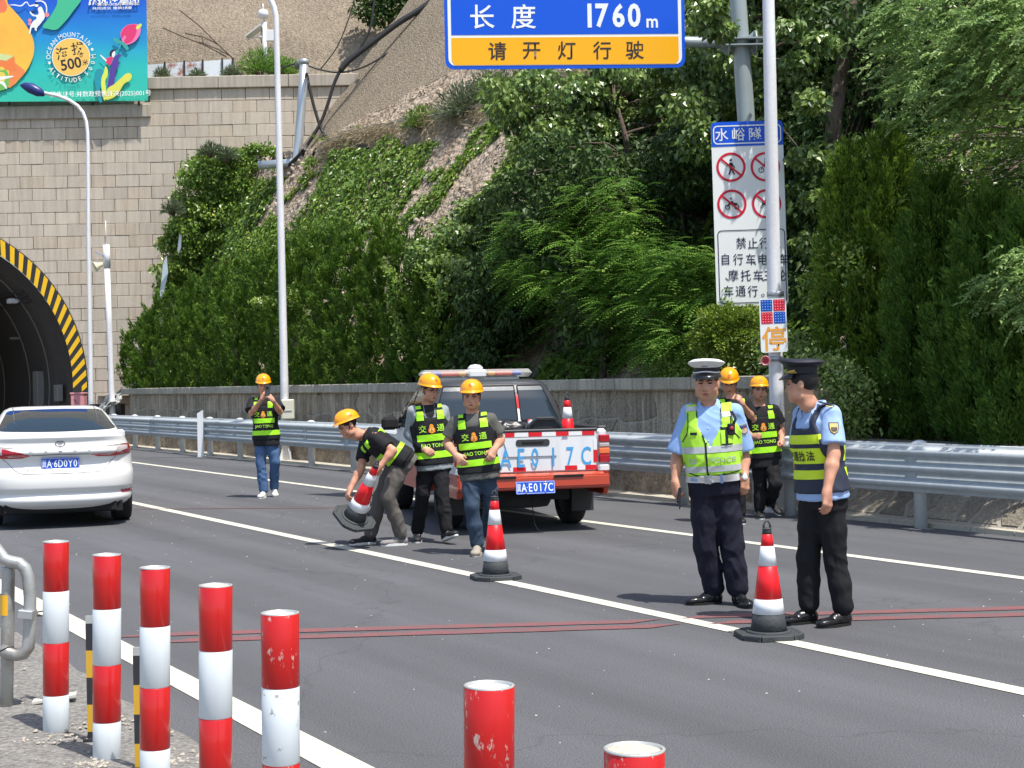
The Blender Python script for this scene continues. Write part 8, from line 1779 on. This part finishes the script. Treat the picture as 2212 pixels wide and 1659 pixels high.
me2 = text_mesh('POLICE', .036, bold=.012, w=1.1); me2.transform(Matrix.Translation((.082, L_ * .245, 0))); fr(me2, 'vest_lettering', m_sil, .005, .03, subs=1)
me2 = text_mesh('CE', .036, bold=.03, w=1.0); me2.transform(Matrix.Translation((-.135, L_ * .235, 0))); fr(me2, 'vest_lettering', m_sil, .005, .03, subs=1)
pk_ = fr(rect(.115, L_ * .535, .072, .095), 'vest_pocket', m_hv, .010); fr(rect(.115, L_ * .525, .016, .11), 'pocket_strap', m_edge, .014); fr(rect(.115, L_ * .438, .070, .010), 'pocket_edge', m_edge, .013); fr(rect(.098, L_ * .645, .07, .018), 'pocket_strap', m_edge, .008); fr(rect(-.115, L_ * .60, .05, .02), 'pocket_strap', m_edge, .006)
h0 = bv.ray_cast(Mt @ Vector((.150, -.6, L_ * .63)), (Mt.to_3x3() @ Vector((0, 1, 0))))[0] or Mt @ Vector((.15, -.13, L_ * .63))
mb = MB(); Mr = Matrix.Translation(h0 + Vector((0, -.018, 0))) @ Matrix.Rotation(.2, 4, 'Z'); mb.box((0, 0, 0), (.052, .032, .082), Mr, .006); rc = mb.build('body_camera', m_edge, t, world=W); mb = MB(); mb.lathe([(.016, 0), (.013, .004), (.0001, .004)], n=16, M=Mr @ Matrix.Translation((0, -.017, .008)) @ Matrix.Rotation(math.pi / 2, 4, 'X')); mb.build('camera_ring', mat('ring_red', (.35, .04, .05), rough=.3), t, world=W)
mb = MB(); mb.tube([h0 + Vector((.015, -.02, .03)), h0 + Vector((.035, -.01, .075)), Mt @ Vector((.165, -.08, L_ * .86))], .010, 6); mb.build('radio_strap', m_edge, t, world=W)
h1 = bv.ray_cast(Mt @ Vector((.075, -.6, L_ * .865)), (Mt.to_3x3() @ Vector((0, 1, 0))))[0] or Mt @ Vector((.07, -.1, L_ * .87))
for dx, nm, cl in ((-.018, 'lamp_red_half', (.75, .02, .05)), (.018, 'lamp_blue_half', (.08, .32, .75))): mb = MB(); mb.box((dx, 0, 0), (.034, .024, .034), Matrix.Translation(h1 + Vector((0, -.014, .01))) @ Matrix.Rotation(.1, 4, 'Y'), .005); mb.build('shoulder_lamp', mat(nm, cl, rough=.2, coat=.5), t, world=W)
# collar, belt, patch, watch
bs_ = bvh_of(p['shirt'])
def collar(p, m, open_=True):
    Mt, L_, t, W = p['Mt'], p['L'], p['t'], p['W']
    for sg in (-1, 1):
        mb = MB(); pts = [(.012, -.088, L_ * .875), (.045, -.098, L_ * .80), (.092, -.080, L_ * .875), (.080, .0, L_ * 1.0), (.066, .0, L_ * 1.04), (.052, -.066, L_ * .975)]
        vs = [Mt @ Vector((sg * x, y, z)) for x, y, z in pts]; mb.add(vs + [v + (Mt.to_3x3() @ Vector((0, -.004, .003))) for v in vs], [(0, 1, 2, 5), (2, 3, 4, 5), (6, 11, 8, 7), (8, 11, 10, 9)]); mb.build('collar', m, t, world=W, fix=False)
    mb = MB(); mb.tube([Mt @ Vector((.068 * math.cos(a), .010 + .066 * math.sin(a), L_ * (1.0 + .02 * math.sin(a)))) for a in np.linspace(-.5, math.pi + .5, 20)], .013, 8); mb.build('collar_band', m, t, world=W)
collar(p, m_pblue)
project(rect(.0, L_ * .78, .05, .06), bs_, 'inner_tee', m_edge, t, .003, .03, (0, -.6, 0), (0, 1, 0), M=Mt, world=W) if False else None
for z in (.66, .50): 
    hq = bs_.ray_cast(Mt @ Vector((-.012, -.6, L_ * z)), (Mt.to_3x3() @ Vector((0, 1, 0))))[0]
    if hq: mb = MB(); mb.lathe([(.006, -.002), (.006, .003), (.0001, .004)], n=10, M=Matrix.Translation(hq) @ Matrix.Rotation(math.pi / 2, 4, 'X')); mb.build('button', m_sil, t, world=W)
tb = p['trousers']; bt = band_from(tb, Mt, -.028, .022, .010, 'white_belt', mat('belt_white', (.70, .70, .68), rough=.4, var=.06), t, W); band_from(tb, Mt, -.035, .028, .014, 'belt_buckle', m_sil, t, W, -.062, -.012, 'front'); band_from(tb, Mt, -.035, .03, .013, 'belt_loop', m_pblue, t, W, .05, .068, 'front')
def sleeve_patch(p, sh_, el_, m1, m2, m3, dirv, z=.55, sc=1.):
    S_, E_ = Vector(p['J'][sh_]), Vector(p['J'][el_]); c_ = S_.lerp(E_, z); Mq = axis_frame(c_, S_, Vector(dirv).cross(S_ - E_)); bs2 = bvh_of(p['shirt']); dv = Vector(dirv).normalized()
    zz = (S_ - E_).normalized(); xx = dv.cross(zz).normalized() * -1; zz = xx.cross(dv) * -1; zz = zz if zz.z > 0 else -zz; xx = zz.cross(dv); M_ = Matrix(((xx.x, -dv.x, zz.x, c_.x), (xx.y, -dv.y, zz.y, c_.y), (xx.z, -dv.z, zz.z, c_.z), (0, 0, 0, 1)))
    shl = [(-.036, .045), (.036, .045), (.038, .0), (.028, -.028), (0, -.048), (-.028, -.028), (-.038, .0)]
    for f_, mm, off, nm in ((1.0, m1, .003, 'arm_patch'), (.84, m2, .0045, 'patch_field'), ):
        project([(x * f_ * sc, y * f_ * sc) for x, y in shl], bs2, nm, mm, p['t'], off, .03, (0, -.3, 0), (0, 1, 0), M=M_, world=p['W'])
    project([(x * .62 * sc, (y * .40 - .010) * sc) for x, y in shl], bs2, 'patch_emblem', m3, p['t'], .006, .03, (0, -.3, 0), (0, 1, 0), M=M_, world=p['W'])
    return M_, bs2
M_, bs2 = sleeve_patch(p, 'ls', 'le', m_sil, mat('patch_navy', (.03, .06, .2), rough=.6), mat('patch_tan', (.55, .40, .28), rough=.6), (.45, -1, 0), .42)
me2 = text_mesh('★', .020); me2.transform(Matrix.Translation((0, .014, 0))); project(me2, bs2, 'patch_star', mat('star_red', (.7, .04, .04), rough=.5), t, .0065, .5, (0, -.3, 0), (0, 1, 0), M=M_, world=W, subs=0)
me2 = text_mesh('公安交警', .010); me2.transform(Matrix.Translation((0, .033, 0))); project(me2, bs2, 'patch_lettering', m_sil, t, .006, .5, (0, -.3, 0), (0, 1, 0), M=M_, world=W, subs=0)
peaked_cap(t, p['Mh'] @ Matrix.Scale(1.04, 4), W, True)
lw_, le_ = Vector(J['lw']), Vector(J['le']); dwr = (lw_ - le_).normalized(); Mw_ = axis_frame(lw_ + dwr * .0, lw_ + dwr, Vector((1, 0, 0))); mb = MB(); mb.lathe([(.033, -.010), (.0345, -.008), (.0345, .008), (.033, .010)], n=20, M=Mw_, cap=False); mb.build('watch_strap', mat('watch_steel', (.3, .31, .32), rough=.35, metal=.7), t, world=W); mb = MB(); mb.lathe([(.020, 0), (.020, .008), (.016, .010), (.0001, .010)], n=20, M=Matrix.Translation(lw_ + Vector((-.002, -.033, 0))) @ Matrix.Rotation(math.pi / 2, 4, 'X') @ Matrix.Rotation(.15, 4, 'Y')); mb.build('watch_face', m_white, t, world=W)
rwv = Vector(J['rw']); kt = thing('handheld_phone', 'small black handset gripped in the right hand of the traffic police officer', 'handset', tuple(rwv + Vector((.02, -.05, -.09)))); mb = MB(); mb.box((0, 0, 0), (.022, .05, .11), Matrix.Rotation(.15, 4, 'Y') @ Matrix.Rotation(-.2, 4, 'X'), .005); mb.build('handset', m_edge, kt); mb = MB(); mb.tube([(.01, 0, -.05), (.0, -.01, -.10)], .005, 6); mb.build('short_antenna', m_edge, kt)
# 8 enforcement officer with his back half turned
Y = 10.25; J = jp(Y, head=(1733, 832, -.05), neck=(1757, 874, 0), rs=(1738, 890, -.30 + .16), ls=(1798, 893, .06), re=(1732, 975, -.10), le=(1799, 980, .02), rw=(1728, 1050, -.16), lw=(1786, 1063, -.12), pelvis=(1776, 1058, 0), rh=(1763, 1078, -.04), lh=(1790, 1078, .02), rk=(1751, 1208, -.04), lk=(1800, 1208, .02), ra=(1752, 1326, -.02), la=(1818, 1330, -.02))
for q in ('ra', 'la'): J[q] = (J[q][0], J[q][1], .11)
nk = Vector(J['neck']); ax_ = Vector((math.cos(math.radians(-56)), math.sin(math.radians(-56)), 0)); J['rs'] = tuple(nk + ax_ * -.185 + Vector((.02, 0, -.06))); J['ls'] = tuple(nk + ax_ * .185 + Vector((.02, 0, -.065)))
J['ls'] = tuple(P(1796, 893, Y - .14)); J['rs'] = tuple(P(1733, 893, Y + .14)); J['re'] = tuple(P(1728, 985, Y + .20)); J['rw'] = tuple(P(1735, 1060, Y + .12)); J['le'] = tuple(P(1801, 982, Y - .22)); J['lw'] = tuple(P(1786, 1064, Y - .32))
for a_, b__ in (('rh', .08), ('lh', -.08), ('rk', .08), ('lk', -.08)): v = Vector(J[a_]); J[a_] = (v.x, v.y + b__, v.z)
v = Vector(J['ra']); J['ra'] = (v.x, v.y + .06, v.z); v = Vector(J['la']); J['la'] = (v.x, v.y - .06, v.z)
m_lb = cloth('officer_blue', (.33, .47, .74), .8, .05); m_nv = mat('vest_navy', (.022, .028, .052), rough=.65, var=.12, bump=.05, bs=260); m_ly = mat('lemon_tape', (.62, .80, .02), rough=.5, var=.06)
p = person('officer in a navy peaked cap and navy yellow striped vest looking back to the left', J, 0, math.radians(-112), math.radians(2), .0064, cols=dict(shirt=m_lb, trousers=m_bp, shoe=m_lth), group='officers in peaked caps', build=1.0,
    opts=dict(rhand=((-.1, -.2, -1), (-.6, .5, 0), 1, .5, .5), lhand=((-.05, -.15, -1), (.6, -.8, 0), -1, .6, .6), rtoe=((-1, -.35, 0),), ltoe=((-1, -.55, 0),), sleeve=.72, sleeve_r=(.070, .080), hem=-.06, fat=1.02, tr=1.03, low=True, hairlow=-.055, hk=1.02))
t, W, Mt, L_ = p['t'], p['W'], p['Mt'], p['L']; me = vest(p, .012, -.01, .120, L_ * .60, .075, L_ * .74, m_nv); bv = bvh_of(me)
for z0, z1 in ((.56, .665), (.33, .51), (.15, .255)): band_from(me, Mt, L_ * z0, L_ * z1, .004, 'lemon_band', m_ly, t, W, None, .175)
fr = lambda poly, nm, m, off=.007, st2=.03, **k: project(poly, bv, nm, m, t, off, st2, (0, -.6, 0), (0, 1, 0), M=Mt, world=W, **k)
for ch, x in (('交', -.13), ('通', -.06), ('执', .01), ('法', .085)): me2 = text_mesh(ch, .062, bold=.02); me2.transform(Matrix.Translation((x, L_ * .42, 0))); fr(me2, 'vest_lettering', m_ink, .008, .03, subs=1)
collar(p, m_lb); peaked_cap(t, p['Mh'] @ Matrix.Scale(1.04, 4), W, False)
S_, E_ = Vector(J['ls']), Vector(J['le'])
sleeve_patch(p, 'ls', 'le', mat('patch_black', (.01, .01, .012), rough=.6), mat('patch_gold', (.60, .42, .14), rough=.5), mat('patch_dark', (.06, .04, .015), rough=.5), (-.05, -1, 0), .36, .85)
mb = MB(); ep = [S_ + Vector((-.075, -.01, .070)), S_ + Vector((-.075, .06, .075)), S_ + Vector((.02, .05, .052)), S_ + Vector((.035, .0, .035)), S_ + Vector((.01, -.04, .045))]; mb.prism(ep, (0, 0, .008)); mb.build('shoulder_board', m_nv, t, world=W); mb = MB(); mb.tube([S_ + Vector((-.045, -.045, .050)), S_ + Vector((-.02, -.055, .044)), S_ + Vector((0, -.05, .046))], .006, 6); mb.build('shoulder_braid', mat('braid_pale', (.7, .62, .35), rough=.5), t, world=W)
# police shoulder board left as plain cloth; scalp fade at the neck of the second officer is bare skin
